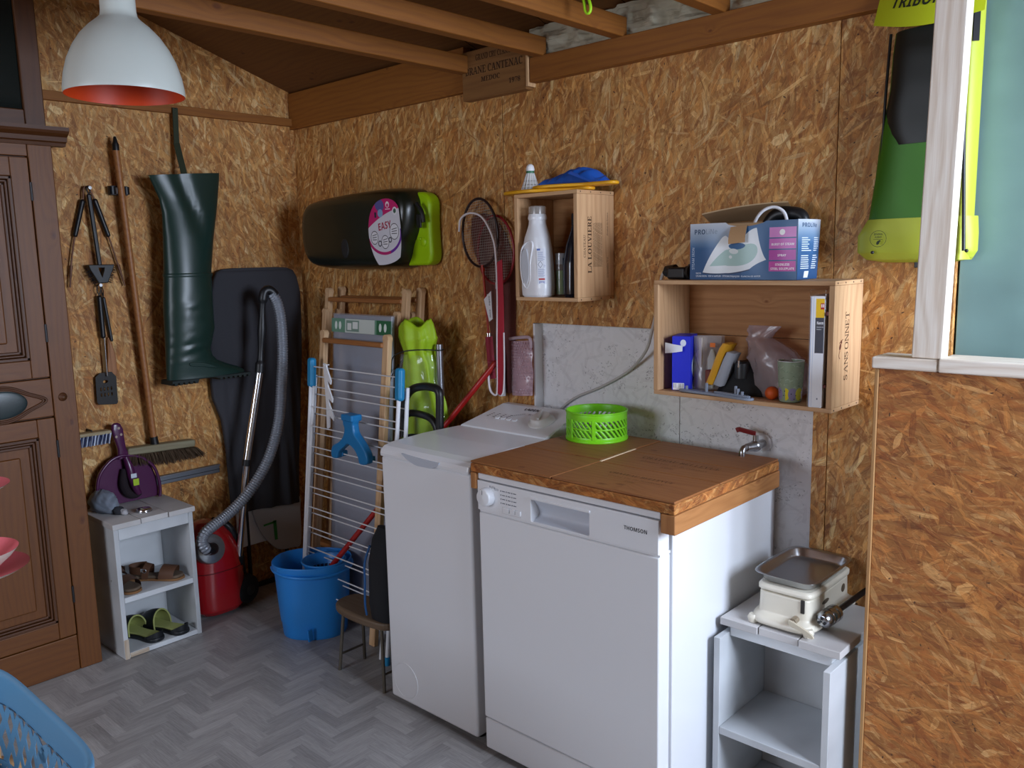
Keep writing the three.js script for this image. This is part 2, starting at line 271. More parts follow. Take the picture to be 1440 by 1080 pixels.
// ------------------------------------------------------------------ the room
{
  const floor = structure('floor');
  P(floor, 'floor_sheet', boxUV(new THREE.BoxGeometry(4.9, 0.1, 4.6).translate(2.1, -0.05, 1.9), 0), M.vinyl);

  // back wall: strand board panels, cut out round a white-washed board, beams above
  const wb = structure('wall_back'); wb.position.copy(onBack(0, 0, 0)); wb.rotation.y = -TH;
  const roofAt = (z) => 2.182 + 0.324 * z;
  P(wb, 'osb_panel', bx(-0.085, 1.229, 0, 2.05, -0.018, 0, 0.001, 0), M.osb);
  P(wb, 'osb_panel_001', ext(shp([[1.232, 0], [1.357, 0], [1.357, 1.212], [2.358, 1.212], [2.358, 0], [2.398, 0], [2.398, 2.05], [1.232, 2.05]]), -0.018, 0, 0.0008, 0), M.osb);
  P(wb, 'osb_panel_002', bx(2.4, 2.69, 0, 2.05, -0.018, 0, 0.001, 0), M.osb);
  P(wb, 'painted_board', bx(1.3, 1.919, 0, 1.3, -0.055, -0.038, 0.001), M.wash);
  P(wb, 'painted_board_001', bx(1.921, 2.45, 0, 1.3, -0.055, -0.0385, 0.001), M.wash);
  P(wb, 'reveal_strip', bx(1.3572, 1.3645, 0.0, 1.2095, -0.0375, 0.003, 0.001), M.whiteMatte);
  P(wb, 'painted_wall', bx(2.694, 4.55, -0.02, 3.2, -0.16, -0.012, 0.002), M.teal, 'teal painted wall');
  P(wb, 'stone_wall', bx(-0.15, 2.692, 0, 2.3, -0.2, -0.06, 0.002), M.stone);
  // lumpy white masonry showing above the beam
  const lump = sheet(150, 16, (u, v) => { const x = 1.36 + 1.3 * u, y = 2.04 + 0.13 * v; return [x, y, -0.02 + 0.035 * vnoise(x * 26, y * 26) + 0.012 * vnoise(x * 90, y * 90)]; });
  P(wb, 'masonry', lump, M.stone, 'rough white masonry');
  P(wb, 'beam_board', bx(-0.06, 1.066, 2.012, 2.165, -0.02, 0.02, 0.003, 0), M.beam);
  P(wb, 'beam_board_001', bx(1.388, 2.52, 1.996, 2.073, -0.02, 0.032, 0.003, 0), M.beam);
  P(wb, 'beam_board_002', bx(2.525, 2.70, 2.0, 2.09, -0.02, 0.03, 0.003, 0), M.beam);
  P(wb, 'stamped_board', bx(1.074, 1.374, 1.978, 2.14, -0.005, 0.034, 0.002, 0), M.stamp, 'old wine crate board with a stamp');
  P(wb, 'batten', bx(1.375, 1.386, 1.985, 2.085, -0.01, 0.036, 0.002, 1), M.pine);
  const st = print(0.28, 0.14, (g, W, H) => { g.fillStyle = 'rgba(46,24,12,0.85)'; g.textAlign = 'center'; g.font = `bold ${H * 0.2}px serif`; g.fillText('GRAND CRU CLASSE', W / 2, H * 0.16, W * 0.6); g.font = `bold ${H * 0.26}px serif`; g.fillText('BRANE CANTENAC', W / 2, H * 0.5, W * 0.97); g.font = `bold ${H * 0.17}px serif`; g.fillText('MEDOC', W * 0.45, H * 0.72); g.fillText('1978', W * 0.85, H * 0.9); });
  P(wb, 'stamp', face(0.28, 0.13, [1.226, 2.06, 0.0348]), decal(st));

  // left wall: strand board up to the roof slope, a batten across
  const wl = structure('wall_left');
  P(wl, 'osb_panel', bx(LX - 0.018, LX, 0, 2.04, -0.06, 1.2, 0.001, 2), M.osb);
  P(wl, 'osb_panel_001', bx(LX - 0.018, LX, 0, 2.04, 1.203, 2.45, 0.001, 2), M.osb);
  P(wl, 'osb_panel_002', bx(LX - 0.018, LX, 0, 2.04, 2.453, 4.1, 0.001, 2), M.osb);
  P(wl, 'gable_panel', extL(shp([[-0.06, 2.0], [4.1, 2.0], [4.1, 2.3], [2.1, 2.9], [-0.06, 2.18]]), LX - 0.017, LX - 0.002, 0, 2), M.osb);
  P(wl, 'wall_core', bx(LX - 0.12, LX - 0.02, 0, 3.0, -0.2, 4.2, 0), M.stone);
  P(wl, 'batten', bx(LX, LX + 0.02, 2.025, 2.058, -0.04, 3.9, 0.002, 2), M.beam);
  const pr = print(0.035, 0.3, (g, W, H) => { g.translate(W * 0.75, H * 0.98); g.rotate(-PI / 2); g.fillStyle = 'rgba(30,26,20,0.6)'; g.font = `bold ${W * 0.62}px sans-serif`; g.fillText('EN 300 · OSB 3 · E1', 0, 0, H * 0.95); });
  P(wl, 'stamp', face(0.03, 0.26, [LX + 0.0008, 0.53, 0.6], [0, PI / 2, 0]), decal(pr));

  // ceiling: joists across the room at eaves height, roof boards sloping up behind them
  const ce = structure('ceiling');
  const slope = Math.atan(0.324), xs = [-0.09, 1.08, 1.43, 1.74, 2.076, 2.44, 2.87, 3.32, 4.5];
  for (let i = 0; i < xs.length - 1; i++) {
    const far = bx(xs[i] + 0.002, xs[i + 1] - 0.002, -0.02, 0, 0, 2.33, 0.001, 0); far.rotateX(-slope).translate(0, roofAt(-0.08) + 0.02, -0.08);
    P(ce, numberedPart('roof_board', i), far, M.roof);
  }
  P(ce, 'roof_slope', bx(-0.15, 4.6, -0.05, 0, 0, 2.4, 0, 0).rotateX(slope).translate(0, roofAt(2.1) + 0.02, 2.1), M.roof);
  P(ce, 'roof_deck', bx(-0.15, 4.6, 0.006, 0.06, -0.2, 2.35, 0, 0).rotateX(-slope).translate(0, roofAt(-0.08) + 0.02, -0.08), M.roof);
  [1.06, 1.408, 1.72, 2.055, 2.42, 2.85, 3.3].forEach((x, i) => P(ce, numberedPart('joist', i), bx(x, x + 0.042, 2.07, 2.128, 0.0, 4.0, 0.004, 2), M.joist));

  // half wall on the right with its sill and post, standing in front of the back wall
  const wr = structure('wall_right');
  P(wr, 'osb_panel', bx(2.612, 4.4, 0, 1.176, 0.232, 0.25, 0.001, 0), M.osbHalf);
  P(wr, 'stud', bx(2.614, 2.66, 0, 1.176, 0.17, 0.231, 0.003), M.pine);
  P(wr, 'stud_001', bx(3.3, 3.346, 0, 1.176, 0.17, 0.231, 0.003), M.pine);
  P(wr, 'edge_batten', bx(2.603, 2.6115, 0, 1.176, 0.18, 0.254, 0.002, 1), wood('#b48a58'));
  P(wr, 'sill_board', bx(2.598, 2.734, 1.177, 1.203, 0.168, 0.262, 0.004, 0), M.whitePine);
  P(wr, 'sill_board_001', bx(2.736, 4.4, 1.177, 1.207, 0.168, 0.264, 0.004, 0), M.whitePine);
  const post = bx(-0.031, 0.031, 0, 1.2, -0.012, 0.03, 0.003, 1); post.rotateZ(-0.018).translate(2.709, 1.204, 0.222);
  P(wr, 'post', post, M.whitePine);

  // the sides that the camera does not see, with the windows that light the room
  const wo = structure('wall_outer'), W = SIDE_WINDOW;
  const side = (y0, y1, z0, z1, n) => P(wo, numberedPart('wall_section', n), bx(W.x, W.x + 0.1, y0, y1, z0, z1, 0), M.stone);
  side(0, W.y0, -0.25, 4.1, 0); side(W.y1, 3.1, -0.25, 4.1, 1); side(W.y0, W.y1, -0.25, W.z0, 2); side(W.y0, W.y1, W.z1, 4.1, 3);
  const wf = structure('wall_front'), F = FRONT_WINDOW;
  const front = (y0, y1, x0, x1, n) => P(wf, numberedPart('wall_section', n), bx(x0, x1, y0, y1, F.z, F.z + 0.1, 0), M.osb);
  front(0, F.y0, -0.15, 4.5, 0); front(F.y1, 3.1, -0.15, 4.5, 1); front(F.y0, F.y1, -0.15, F.x0, 2); front(F.y0, F.y1, F.x1, 4.5, 3);
  const w1 = structure('window_1'), w2 = structure('window_2');
  const zc = (W.z0 + W.z1) / 2, xc = (F.x0 + F.x1) / 2;
  P(w1, 'window_frame', mg([bx(W.x + 0.02, W.x + 0.07, W.y0, W.y1, W.z0, W.z0 + 0.04), bx(W.x + 0.02, W.x + 0.07, W.y0, W.y1, W.z1 - 0.04, W.z1), bx(W.x + 0.02, W.x + 0.07, W.y0, W.y0 + 0.04, W.z0, W.z1), bx(W.x + 0.02, W.x + 0.07, W.y1 - 0.04, W.y1, W.z0, W.z1), bx(W.x + 0.02, W.x + 0.07, W.y0, W.y1, zc - 0.02, zc + 0.02)]), M.whiteMatte);
  P(w1, 'pane', bx(W.x + 0.04, W.x + 0.045, W.y0 + 0.03, W.y1 - 0.03, W.z0 + 0.03, W.z1 - 0.03, 0), M.glass);
  P(w2, 'window_frame', mg([bx(F.x0, F.x0 + 0.04, F.y0, F.y1, F.z + 0.02, F.z + 0.07), bx(F.x1 - 0.04, F.x1, F.y0, F.y1, F.z + 0.02, F.z + 0.07), bx(F.x0, F.x1, F.y0, F.y0 + 0.04, F.z + 0.02, F.z + 0.07), bx(F.x0, F.x1, F.y1 - 0.04, F.y1, F.z + 0.02, F.z + 0.07), bx(xc - 0.02, xc + 0.02, F.y0, F.y1, F.z + 0.02, F.z + 0.07)]), M.whiteMatte);
  P(w2, 'pane', bx(F.x0 + 0.03, F.x1 - 0.03, F.y0 + 0.03, F.y1 - 0.03, F.z + 0.04, F.z + 0.045, 0), M.glass);
}
function numberedPart(n, i) { return i ? n + '_' + String(i).padStart(3, '0') : n; }
// ------------------------------------------------------------------ wardrobe
{
  const t = thing('wardrobe', 'old dark brown panelled wooden wardrobe with an oval medallion on its middle rail', 'wardrobe', [0.05, 0, 1.5]);
  const X = 0.165, zL = 1.95, zc = 1.5, pr = 0.004;
  P(t, 'carcass', bx(LX + 0.002, X - 0.024, 0, 1.84, 1.058, zL, 0.003, 1), M.wardDark);
  P(t, 'stile', bx(X - 0.024, X, 0, 1.84, 1.055, 1.131, 0.004, 1), M.ward);
  P(t, 'stile', bx(X - 0.024, X, 0, 1.84, zL - 0.076, zL, 0.004, 1), M.ward);
  P(t, 'bottom_rail', bx(X - 0.024, X - 0.001, 0, 0.132, 1.132, zL - 0.077, 0.004, 2), M.ward);
  P(t, 'top_rail', bx(X - 0.024, X - 0.001, 1.8, 1.84, 1.132, zL - 0.077, 0.003, 2), M.ward);
  const rail = P(t, 'middle_rail', bx(X - 0.024, X - 0.001, 0.929, 1.062, 1.132, zL - 0.077, 0.004, 2), M.ward);
  const door = (y0, y1, za, zb, parent) => {
    const d = P(parent, 'door', mg([
      bx(X - 0.022, X + pr - 0.002, y0, y1, za, za + 0.056, 0.003, 1), bx(X - 0.022, X + pr - 0.002, y0, y1, zb - 0.056, zb, 0.003, 1),
      bx(X - 0.022, X + pr - 0.002, y0, y0 + 0.062, za + 0.056, zb - 0.056, 0.003, 2), bx(X - 0.022, X + pr - 0.002, y1 - 0.062, y1, za + 0.056, zb - 0.056, 0.003, 2)]), M.ward);
    const a0 = za + 0.056, b0 = zb - 0.056, c0 = y0 + 0.062, c1 = y1 - 0.062, prof = [];
    for (const [o, h, w] of [[0, 0.006, 0.012], [0.013, 0.002, 0.008], [0.022, -0.002, 0.01]]) {
      prof.push(bx(X - 0.02, X + h, c0 + o, c1 - o, a0 + o, a0 + o + w, 0.003, 1), bx(X - 0.02, X + h, c0 + o, c1 - o, b0 - o - w, b0 - o, 0.003, 1),
        bx(X - 0.02, X + h, c0 + o, c0 + o + w, a0 + o, b0 - o, 0.003, 2), bx(X - 0.02, X + h, c1 - o - w, c1 - o, a0 + o, b0 - o, 0.003, 2));
    }
    P(d, 'moulding', mg(prof), M.wardDark);
    P(d, 'panel', mg([bx(X - 0.022, X - 0.01, c0 + 0.02, c1 - 0.02, a0 + 0.02, b0 - 0.02, 0.002, 1), bx(X - 0.016, X - 0.003, c0 + 0.06, c1 - 0.06, a0 + 0.06, b0 - 0.06, 0.006, 1)]), M.ward);
    for (const y of [y0 + 0.12, y1 - 0.14]) P(d, 'hinge', rod([X + 0.004, y, za - 0.001], [X + 0.004, y + 0.06, za - 0.001], 0.004), M.steelDark);
  };
  door(0.136, 0.925, 1.134, zc - 0.002, t); door(0.136, 0.925, zc + 0.002, zL - 0.08, t);
  door(1.066, 1.796, 1.134, zc - 0.002, t); door(1.066, 1.796, zc + 0.002, zL - 0.08, t);
  // oval medallion inside a pointed carved band
  const oc = [1.292, 0.988], lozenge = (k) => [[-0.14, 0], [-0.085, 0.03], [-0.04, 0.053], [0.0, 0.06], [0.04, 0.053], [0.085, 0.03], [0.14, 0], [0.085, -0.03], [0.04, -0.053], [0, -0.06], [-0.04, -0.053], [-0.085, -0.03]].map(([z, y]) => [X + 0.001, oc[1] + y * k, oc[0] + z * (0.3 + 0.7 * k)]);
  for (const k of [1, 0.9]) P(rail, 'carved_band', new THREE.TubeGeometry(crv(lozenge(k), true, 0.5), 90, 0.0042, 8, true), M.wardDark);
  P(rail, 'medallion', new THREE.SphereGeometry(1, 36, 20).scale(0.006, 0.047, 0.08).translate(X - 0.0005, oc[1], oc[0]), S('#1d2c2e', 0.35), 'dark green oval medallion');
  P(t, 'rosette', lath([[0, 0.012], [0.005, 0.012], [0.006, 0.008], [0.012, 0.007], [0.014, 0.003], [0.015, 0]], 0, 0, 0, 24).rotateZ(-PI / 2).translate(X, 0.992, 1.1), M.wardDark);
  // cornice and the upper case
  const cor = shp([[0.14, 1.838], [0.172, 1.838], [0.176, 1.848], [0.186, 1.852], [0.19, 1.866], [0.208, 1.876], [0.214, 1.884], [0.214, 1.896], [0.14, 1.896]]);
  P(t, 'cornice', mg([boxUV(ext(cor, 1.012, zL + 0.03, 0.001), 2), bx(LX + 0.002, 0.15, 1.84, 1.896, 1.03, zL, 0.003, 2)]), M.wardDark);
  const up = P(t, 'upper_case', mg([bx(LX + 0.002, X - 0.02, 1.897, 2.42, 1.07, zL, 0.003, 1), bx(X - 0.024, X, 1.897, 2.42, 1.065, 1.128, 0.004, 1), bx(X - 0.024, X, 1.897, 1.95, 1.128, zL, 0.004, 2), bx(X - 0.024, X, 2.36, 2.42, 1.128, zL, 0.004, 2), bx(X - 0.024, X, 1.95, 2.36, zL - 0.07, zL, 0.004, 1)]), M.wardDark);
  P(up, 'glass_pane', bx(X - 0.019, X - 0.014, 1.95, 2.36, 1.128, zL - 0.07, 0.001), S('#0d1512', 0.12), 'dark glass pane');
}
// ------------------------------------------------------------------ pendant lamp
{
  const c = [1.31, 1.814, 1.30], k = 0.126;
  const t = thing('pendant_lamp', 'white bell-shaped pendant lamp with an orange inside hanging from the roof', 'lamp', c);
  const outer = [[0.1255, 0], [0.1262, 0.012], [0.122, 0.04], [0.113, 0.072], [0.1, 0.1], [0.083, 0.126], [0.064, 0.146], [0.047, 0.16], [0.039, 0.168], [0.037, 0.18], [0.036, 0.27], [0.034, 0.274], [0.012, 0.276], [0.0, 0.276]];
  P(t, 'shade', lath(outer, ...c, 64), PH('#c3c8c2', 0.35, { clearcoat: 0.3, clearcoatRoughness: 0.15 }));
  const inner = [[0.1245, 0.0], [0.1235, 0.012], [0.119, 0.04], [0.11, 0.071], [0.097, 0.098], [0.08, 0.123], [0.06, 0.143], [0.036, 0.157], [0.0, 0.16]];
  P(t, 'lining', mg([lath(inner.reverse(), ...c, 64), lath([[0.1245, 0], [0.1255, 0]], ...c, 64)]), S('#c83c08', 0.5), 'orange inside of the shade');
  const b = P(t, 'bulb', lath([[0, 0.05], [0.016, 0.054], [0.027, 0.07], [0.028, 0.085], [0.02, 0.108], [0.014, 0.125], [0.013, 0.158], [0, 0.158]], ...c, 24), S('#e8e6dc', 0.2));
  P(t, 'cord', rod([c[0], c[1] + 0.275, c[2]], [c[0], 2.6, c[2]], 0.004), M.white);
}
// ------------------------------------------------------------------ barbecue tools on nails
const nail = (label, x, y, z) => { const t = thing('nail', label, 'nail', [LX, y, z]); P(t, 'shank', rod([LX - 0.005, y, z], [LX + x, y, z], 0.0022), M.steel); P(t, 'head', rod([LX + x, y, z], [LX + x + 0.002, y, z], 0.006), M.steel); };
{
  nail('small steel nail that the barbecue tongs hang from', 0.045, 1.722, 0.872);
  const X = LX + 0.02;
  let t = thing('barbecue_tongs', 'open steel barbecue tongs with two black grips hanging on the wall beside the wardrobe', 'tongs', [X, 1.7, 0.87]);
  const arm = (pts, grip) => { const a = P(t, 'arm', tube(pts, 0.0035, 30), S('#6a4a3a', 0.45, { metalness: 0.7 })); P(a, 'grip', mg([rod(...grip, 0.0085, 0.0095), ball(...grip[0], 0.0085), ball(...grip[1], 0.0095)]), M.black); const e = pts[pts.length - 1], f = pts[pts.length - 2]; P(a, 'tip', rod(f, e, 0.006, 0.0025), S('#6a4a3a', 0.5, { metalness: 0.6 })); };
  arm([[X, 1.728, 0.87], [X, 1.722, 0.885], [X, 1.67, 0.893], [X, 1.545, 0.932], [X, 1.44, 0.955], [X, 1.361, 0.966]], [[X, 1.552, 0.93], [X, 1.672, 0.894]]);
  arm([[X, 1.728, 0.87], [X, 1.718, 0.865], [X, 1.676, 0.848], [X, 1.545, 0.81], [X, 1.44, 0.785], [X, 1.36, 0.766]], [[X, 1.552, 0.812], [X, 1.676, 0.848]]);
  const Xb = LX + 0.034;
  t = thing('grill_brush', 'black grill brush with a wedge-shaped head hanging between the arms of the tongs', 'brush', [Xb, 1.6, 0.865]);
  P(t, 'handle', mg([bar([Xb, 1.7, 0.874], [Xb, 1.43, 0.858], 0.012, 0.016, 0.005), tube([[Xb, 1.695, 0.874], [Xb, 1.715, 0.868], [Xb, 1.73, 0.873], [Xb, 1.715, 0.88], [Xb, 1.695, 0.874]], 0.002, 24)]), M.black);
  const hs = shp([[0.905, 1.442], [0.809, 1.442], [0.815, 1.425], [0.838, 1.374], [0.872, 1.372], [0.9, 1.425]]); hs.holes.push(new THREE.Path(shp([[0.873, 1.434], [0.843, 1.434], [0.845, 1.42], [0.858, 1.388], [0.871, 1.42]]).getPoints()));
  P(t, 'head', extL(hs, Xb - 0.014, Xb + 0.014, 0.003), M.black);
  const br = []; for (let i = 0; i < 120; i++) { const e = rnd(), s = rnd() < 0.5 ? -1 : 1, z = 0.857 + s * (0.018 + 0.028 * (1 - e)) + s * 0.0, y = 1.375 + 0.06 * (1 - e); br.push(rod([Xb + rr(-0.012, 0.012), y, z + s * 0.002], [Xb + rr(-0.014, 0.014), y - 0.006, z + s * 0.014], 0.0007, 0.0005, 4)); }
  P(t, 'bristles', mg(br), M.blackMatte);
  // second nail with spatula and basting brush
  nail('small steel nail that the spatula hangs from', 0.045, 1.366, 0.866);
  const Xs = LX + 0.026;
  t = thing('spatula', 'slotted steel barbecue spatula with a long black grip', 'spatula', [Xs, 1.2, 0.87]);
  P(t, 'grip', mg([bar([Xs, 1.328, 0.868], [Xs, 1.165, 0.868], 0.022, 0.019, 0.009), tube([[Xs, 1.328, 0.868], [Xs, 1.35, 0.86], [Xs, 1.37, 0.867], [Xs, 1.35, 0.874], [Xs, 1.328, 0.868]], 0.002, 20)]), M.black);
  P(t, 'shaft', bar([Xs, 1.17, 0.868], [Xs - 0.004, 1.02, 0.869], 0.016, 0.004, 0.002), M.steel);
  const bl = shp([[0.846, 1.035], [0.89, 1.035], [0.908, 1.02], [0.91, 0.925], [0.904, 0.915], [0.838, 0.908], [0.832, 0.915], [0.83, 1.015]]);
  bl.holes.push(circle(0.872, 1.0, 0.009, 0.006)); for (let i = 0; i < 4; i++) for (let j = 0; j < 2; j++) bl.holes.push(circle(0.852 + i * 0.013, 0.972 - j * 0.022, 0.0026, 0.007));
  P(t, 'blade', extL(bl, Xs - 0.008, Xs - 0.005, 0.0008), S('#2e2c2b', 0.5, { metalness: 0.6 }));
  const Xq = LX + 0.012;
  t = thing('basting_brush', 'wooden basting brush with a black grip hanging behind the spatula', 'brush', [Xq, 1.2, 0.84]);
  P(t, 'grip', mg([bar([Xq, 1.32, 0.848], [Xq, 1.15, 0.832], 0.016, 0.012, 0.005), tube([[Xq, 1.32, 0.848], [Xq + 0.01, 1.345, 0.856], [Xq + 0.02, 1.368, 0.862], [Xq + 0.01, 1.345, 0.85], [Xq, 1.32, 0.848]], 0.002, 20)]), M.black);
  P(t, 'brush_head', extL(smoothShape([[0.84, 1.16], [0.824, 1.1], [0.822, 1.04], [0.826, 1.02], [0.852, 1.02], [0.858, 1.05], [0.852, 1.1], [0.848, 1.16]]), Xq - 0.007, Xq + 0.006, 0.003, 1), M.handleWood);
}
// ------------------------------------------------------------------ broom, its clip, second brush
{
  const X = LX + 0.045;
  let t = thing('push_broom', 'broom with a long wooden handle and brown bristles hanging in a wall clip', 'broom', [X, 1.2, 0.74]);
  const hd = P(t, 'handle', rod([X, 0.735, 0.716], [X, 1.865, 0.7655], 0.0125, 0.0125, 20), M.handleWood);
  P(hd, 'tip', lath([[0.0128, 0], [0.0128, 0.022], [0.009, 0.03], [0.005, 0.05], [0.0, 0.052]], X, 1.862, 0.7655, 20), M.black, 'black plastic hanging tip');
  P(t, 'socket', rod([X, 0.728, 0.715], [X, 0.762, 0.7175], 0.017, 0.015), M.black);
  P(t, 'head', bar([X, 0.722, 0.83], [X, 0.71, 0.555], 0.045, 0.03, 0.008), wood('#8f8a70'));
  const br = []; for (let i = 0; i < 900; i++) { const z = rr(0.545, 0.838), x = X + rr(-0.02, 0.022), f = (z - 0.69) / 0.15, y = 0.7 + 0.012 * f; br.push(rod([x, y, z], [x + rr(-0.004, 0.014), y - rr(0.035, 0.06) * (1 - 0.25 * Math.abs(f)), z - 0.012 + 0.018 * f], 0.0011, 0.0008, 4)); }
  P(t, 'bristles', mg(br), S('#54402c', 0.8)).userData.kind = 'stuff';
  t = thing('tool_clip', 'small black spring clip holding the broom handle on the wall', 'clip', [LX, 1.717, 0.753]);
  P(t, 'plate', bxr(LX + 0.0005, LX + 0.006, 1.702, 1.732, 0.728, 0.792, 0.002), M.steel);
  for (const s of [-1, 1]) P(t, 'roller', rod([LX + 0.03, 1.703, 0.76 + s * 0.026], [LX + 0.03, 1.731, 0.76 + s * 0.026], 0.012), M.black);
  P(t, 'bracket', mg([bxr(LX + 0.005, LX + 0.032, 1.7, 1.703, 0.728, 0.792, 0.001), bxr(LX + 0.005, LX + 0.032, 1.731, 1.734, 0.728, 0.792, 0.001)]), M.steelDark);
  const Y = 0.79;
  t = thing('scrubbing_brush', 'brush head with blue and white striped bristles leaning beside the wardrobe', 'brush', [LX + 0.06, Y, 0.95]);
  P(t, 'head', bar([LX + 0.05, 0.816, 1.03], [LX + 0.05, 0.813, 0.886], 0.045, 0.014, 0.005), wood('#b3a684'));
  P(t, 'bracket', mg([bar([LX + 0.0005, 0.818, 0.95], [LX + 0.05, 0.818, 0.95], 0.02, 0.004, 0.001)]), M.steelDark);
  for (const [k, mat] of [[0, S('#cfd8ea', 0.7)], [1, S('#39456e', 0.7)]]) {
    const b = []; for (let i = 0; i < 330; i++) { const row = Math.floor(rnd() * 11), z = 0.89 + row * 0.0135 + (k ? 0.006 : 0) + rr(-0.003, 0.003), x = LX + 0.05 + rr(-0.02, 0.022); b.push(rod([x, 0.81, z], [x + rr(-0.004, 0.012), 0.772, z + 0.012 + rr(-0.003, 0.003)], 0.0012, 0.001, 4)); }
    P(t, 'bristles', mg(b), mat).userData.kind = 'stuff';
  }
  t = thing('metal_bar', 'grey aluminium bar fixed to the wall behind the dustpan', 'bar', [LX, 0.575, 0.56]);
  P(t, 'rail', bx(LX + 0.001, LX + 0.014, 0.553, 0.59, 0.432, 0.83, 0.002, 2), M.brushed);
  P(t, 'lip', bx(LX + 0.0142, LX + 0.022, 0.583, 0.5895, 0.432, 0.83, 0.001, 2), M.brushed);
  P(t, 'groove', bx(LX + 0.0142, LX + 0.0165, 0.5675, 0.5695, 0.432, 0.83, 0, 2), M.steelDark);
}
// ------------------------------------------------------------------ rubber wader boot
{
  const X = LX + 0.12;
  const t = thing('wader_boot', 'tall dark green rubber wader boot hanging by a strap on the wall', 'boot', [X, 1.4, 0.56]);
  const g = S('#16302a', 0.34), list = [];
  const sec = [[1.782, 0.689, 0.396, 0.03], [1.74, 0.672, 0.403, 0.032], [1.685, 0.65, 0.412, 0.036], [1.632, 0.643, 0.422, 0.042], [1.54, 0.646, 0.442, 0.05], [1.41, 0.654, 0.464, 0.058], [1.3, 0.664, 0.468, 0.062], [1.25, 0.668, 0.468, 0.062], [1.181, 0.67, 0.468, 0.06], [1.13, 0.672, 0.482, 0.055], [1.1, 0.673, 0.492, 0.052], [1.075, 0.675, 0.486, 0.05], [1.05, 0.676, 0.466, 0.05], [1.03, 0.677, 0.422, 0.05], [1.012, 0.678, 0.374, 0.05], [0.998, 0.678, 0.35, 0.05], [0.985, 0.678, 0.346, 0.05]];
  const rings = []; const n = 40;
  for (let i = 0; i < sec.length - 1; i++) for (let s = 0; s < 3; s++) { const q = s / 3; list.push(sec[i].map((v, k) => v + (sec[i + 1][k] - v) * q)); } list.push(sec[sec.length - 1]);
  for (const [y, za, zb, d] of list) { const r = []; for (let j = 0; j < n; j++) { const a = j / n * 2 * PI; let x = X + d * Math.sin(a), z = (za + zb) / 2 + (za - zb) / 2 * Math.cos(a);
    const fold = y > 1.5 ? 0.014 * Math.exp(-(((z - (0.56 - (1.72 - y) * 0.32)) / 0.02) ** 2)) * Math.min(1, (y - 1.5) * 8) : 0, wr = y < 1.35 && y > 1.05 ? 0.0035 * Math.sin(y * 150 + z * 30) * vnoise(y * 40, z * 30) : 0;
    if (x > X) x += wr - fold; r.push([x, y - (y > 1.77 ? 0.012 * Math.cos(a) : 0), z]); } rings.push(r); }
  P(t, 'shaft', loft(rings, false, true), g);
  P(t, 'lining', loft([rings[0].map(([x, y, z]) => [X + (x - X) * 0.92, y - 0.0005, 0.54 + (z - 0.54) * 0.97]), rings[0].map(([x, y, z]) => [X + (x - X) * 0.4, y - 0.09, 0.535 + (z - 0.54) * 0.72])].reverse(), true, false), S('#5f6a4a', 0.8), 'pale lining');
  P(t, 'seam_band', loft([[1.386, 0], [1.39, 0.0025], [1.398, 0.0025], [1.402, 0]].map(([y, e]) => Array.from({ length: n }, (_, j) => { const c = j / n * 2 * PI; return [X + (0.0585 + e) * Math.sin(c), y, 0.5595 + (0.096 + e) * Math.cos(c)]; })).reverse(), false, false), g);
  const so = [[0.68, 0.989], [0.344, 0.989], [0.34, 0.978]]; for (let i = 0; i < 7; i++) so.push([0.346 + i * 0.021, 0.972 + 0.0], [0.356 + i * 0.021, 0.972], [0.357 + i * 0.021, 0.979], [0.364 + i * 0.021, 0.979]); so.push([0.505, 0.985], [0.57, 0.985]); for (let i = 0; i < 5; i++) so.push([0.576 + i * 0.021, 0.97], [0.588 + i * 0.021, 0.97], [0.589 + i * 0.021, 0.978], [0.595 + i * 0.021, 0.978]); so.push([0.682, 0.972]);
  P(t, 'sole', extL(shp(so), X - 0.047, X + 0.051, 0.002), S('#0d1a17', 0.7));
  P(t, 'instep_strap', extL(smoothShape([[0.6, 1.055], [0.55, 1.05], [0.5, 1.03], [0.49, 1.02], [0.54, 1.03], [0.6, 1.04]]), X + 0.045, X + 0.054, 0.002), g);
  const Xs = LX + 0.03;
  const st = P(t, 'strap', mg([bar([Xs, 2.045, 0.514], [Xs, 1.9, 0.519], 0.004, 0.022, 0.001), bar([Xs, 1.91, 0.519], [X - 0.02, 1.76, 0.528], 0.004, 0.024, 0.001)]), S('#2c3320', 0.8));
  P(st, 'rivet', rod([Xs + 0.001, 1.87, 0.52], [Xs + 0.005, 1.87, 0.52], 0.004), M.chrome);
  const t2 = thing('strap_nail', 'nail in the wall batten that the wader strap hangs from', 'nail', [LX + 0.02, 2.043, 0.514]);
  P(t2, 'shank', rod([LX + 0.015, 2.043, 0.514], [LX + 0.04, 2.043, 0.514], 0.002), M.steelDark);
}
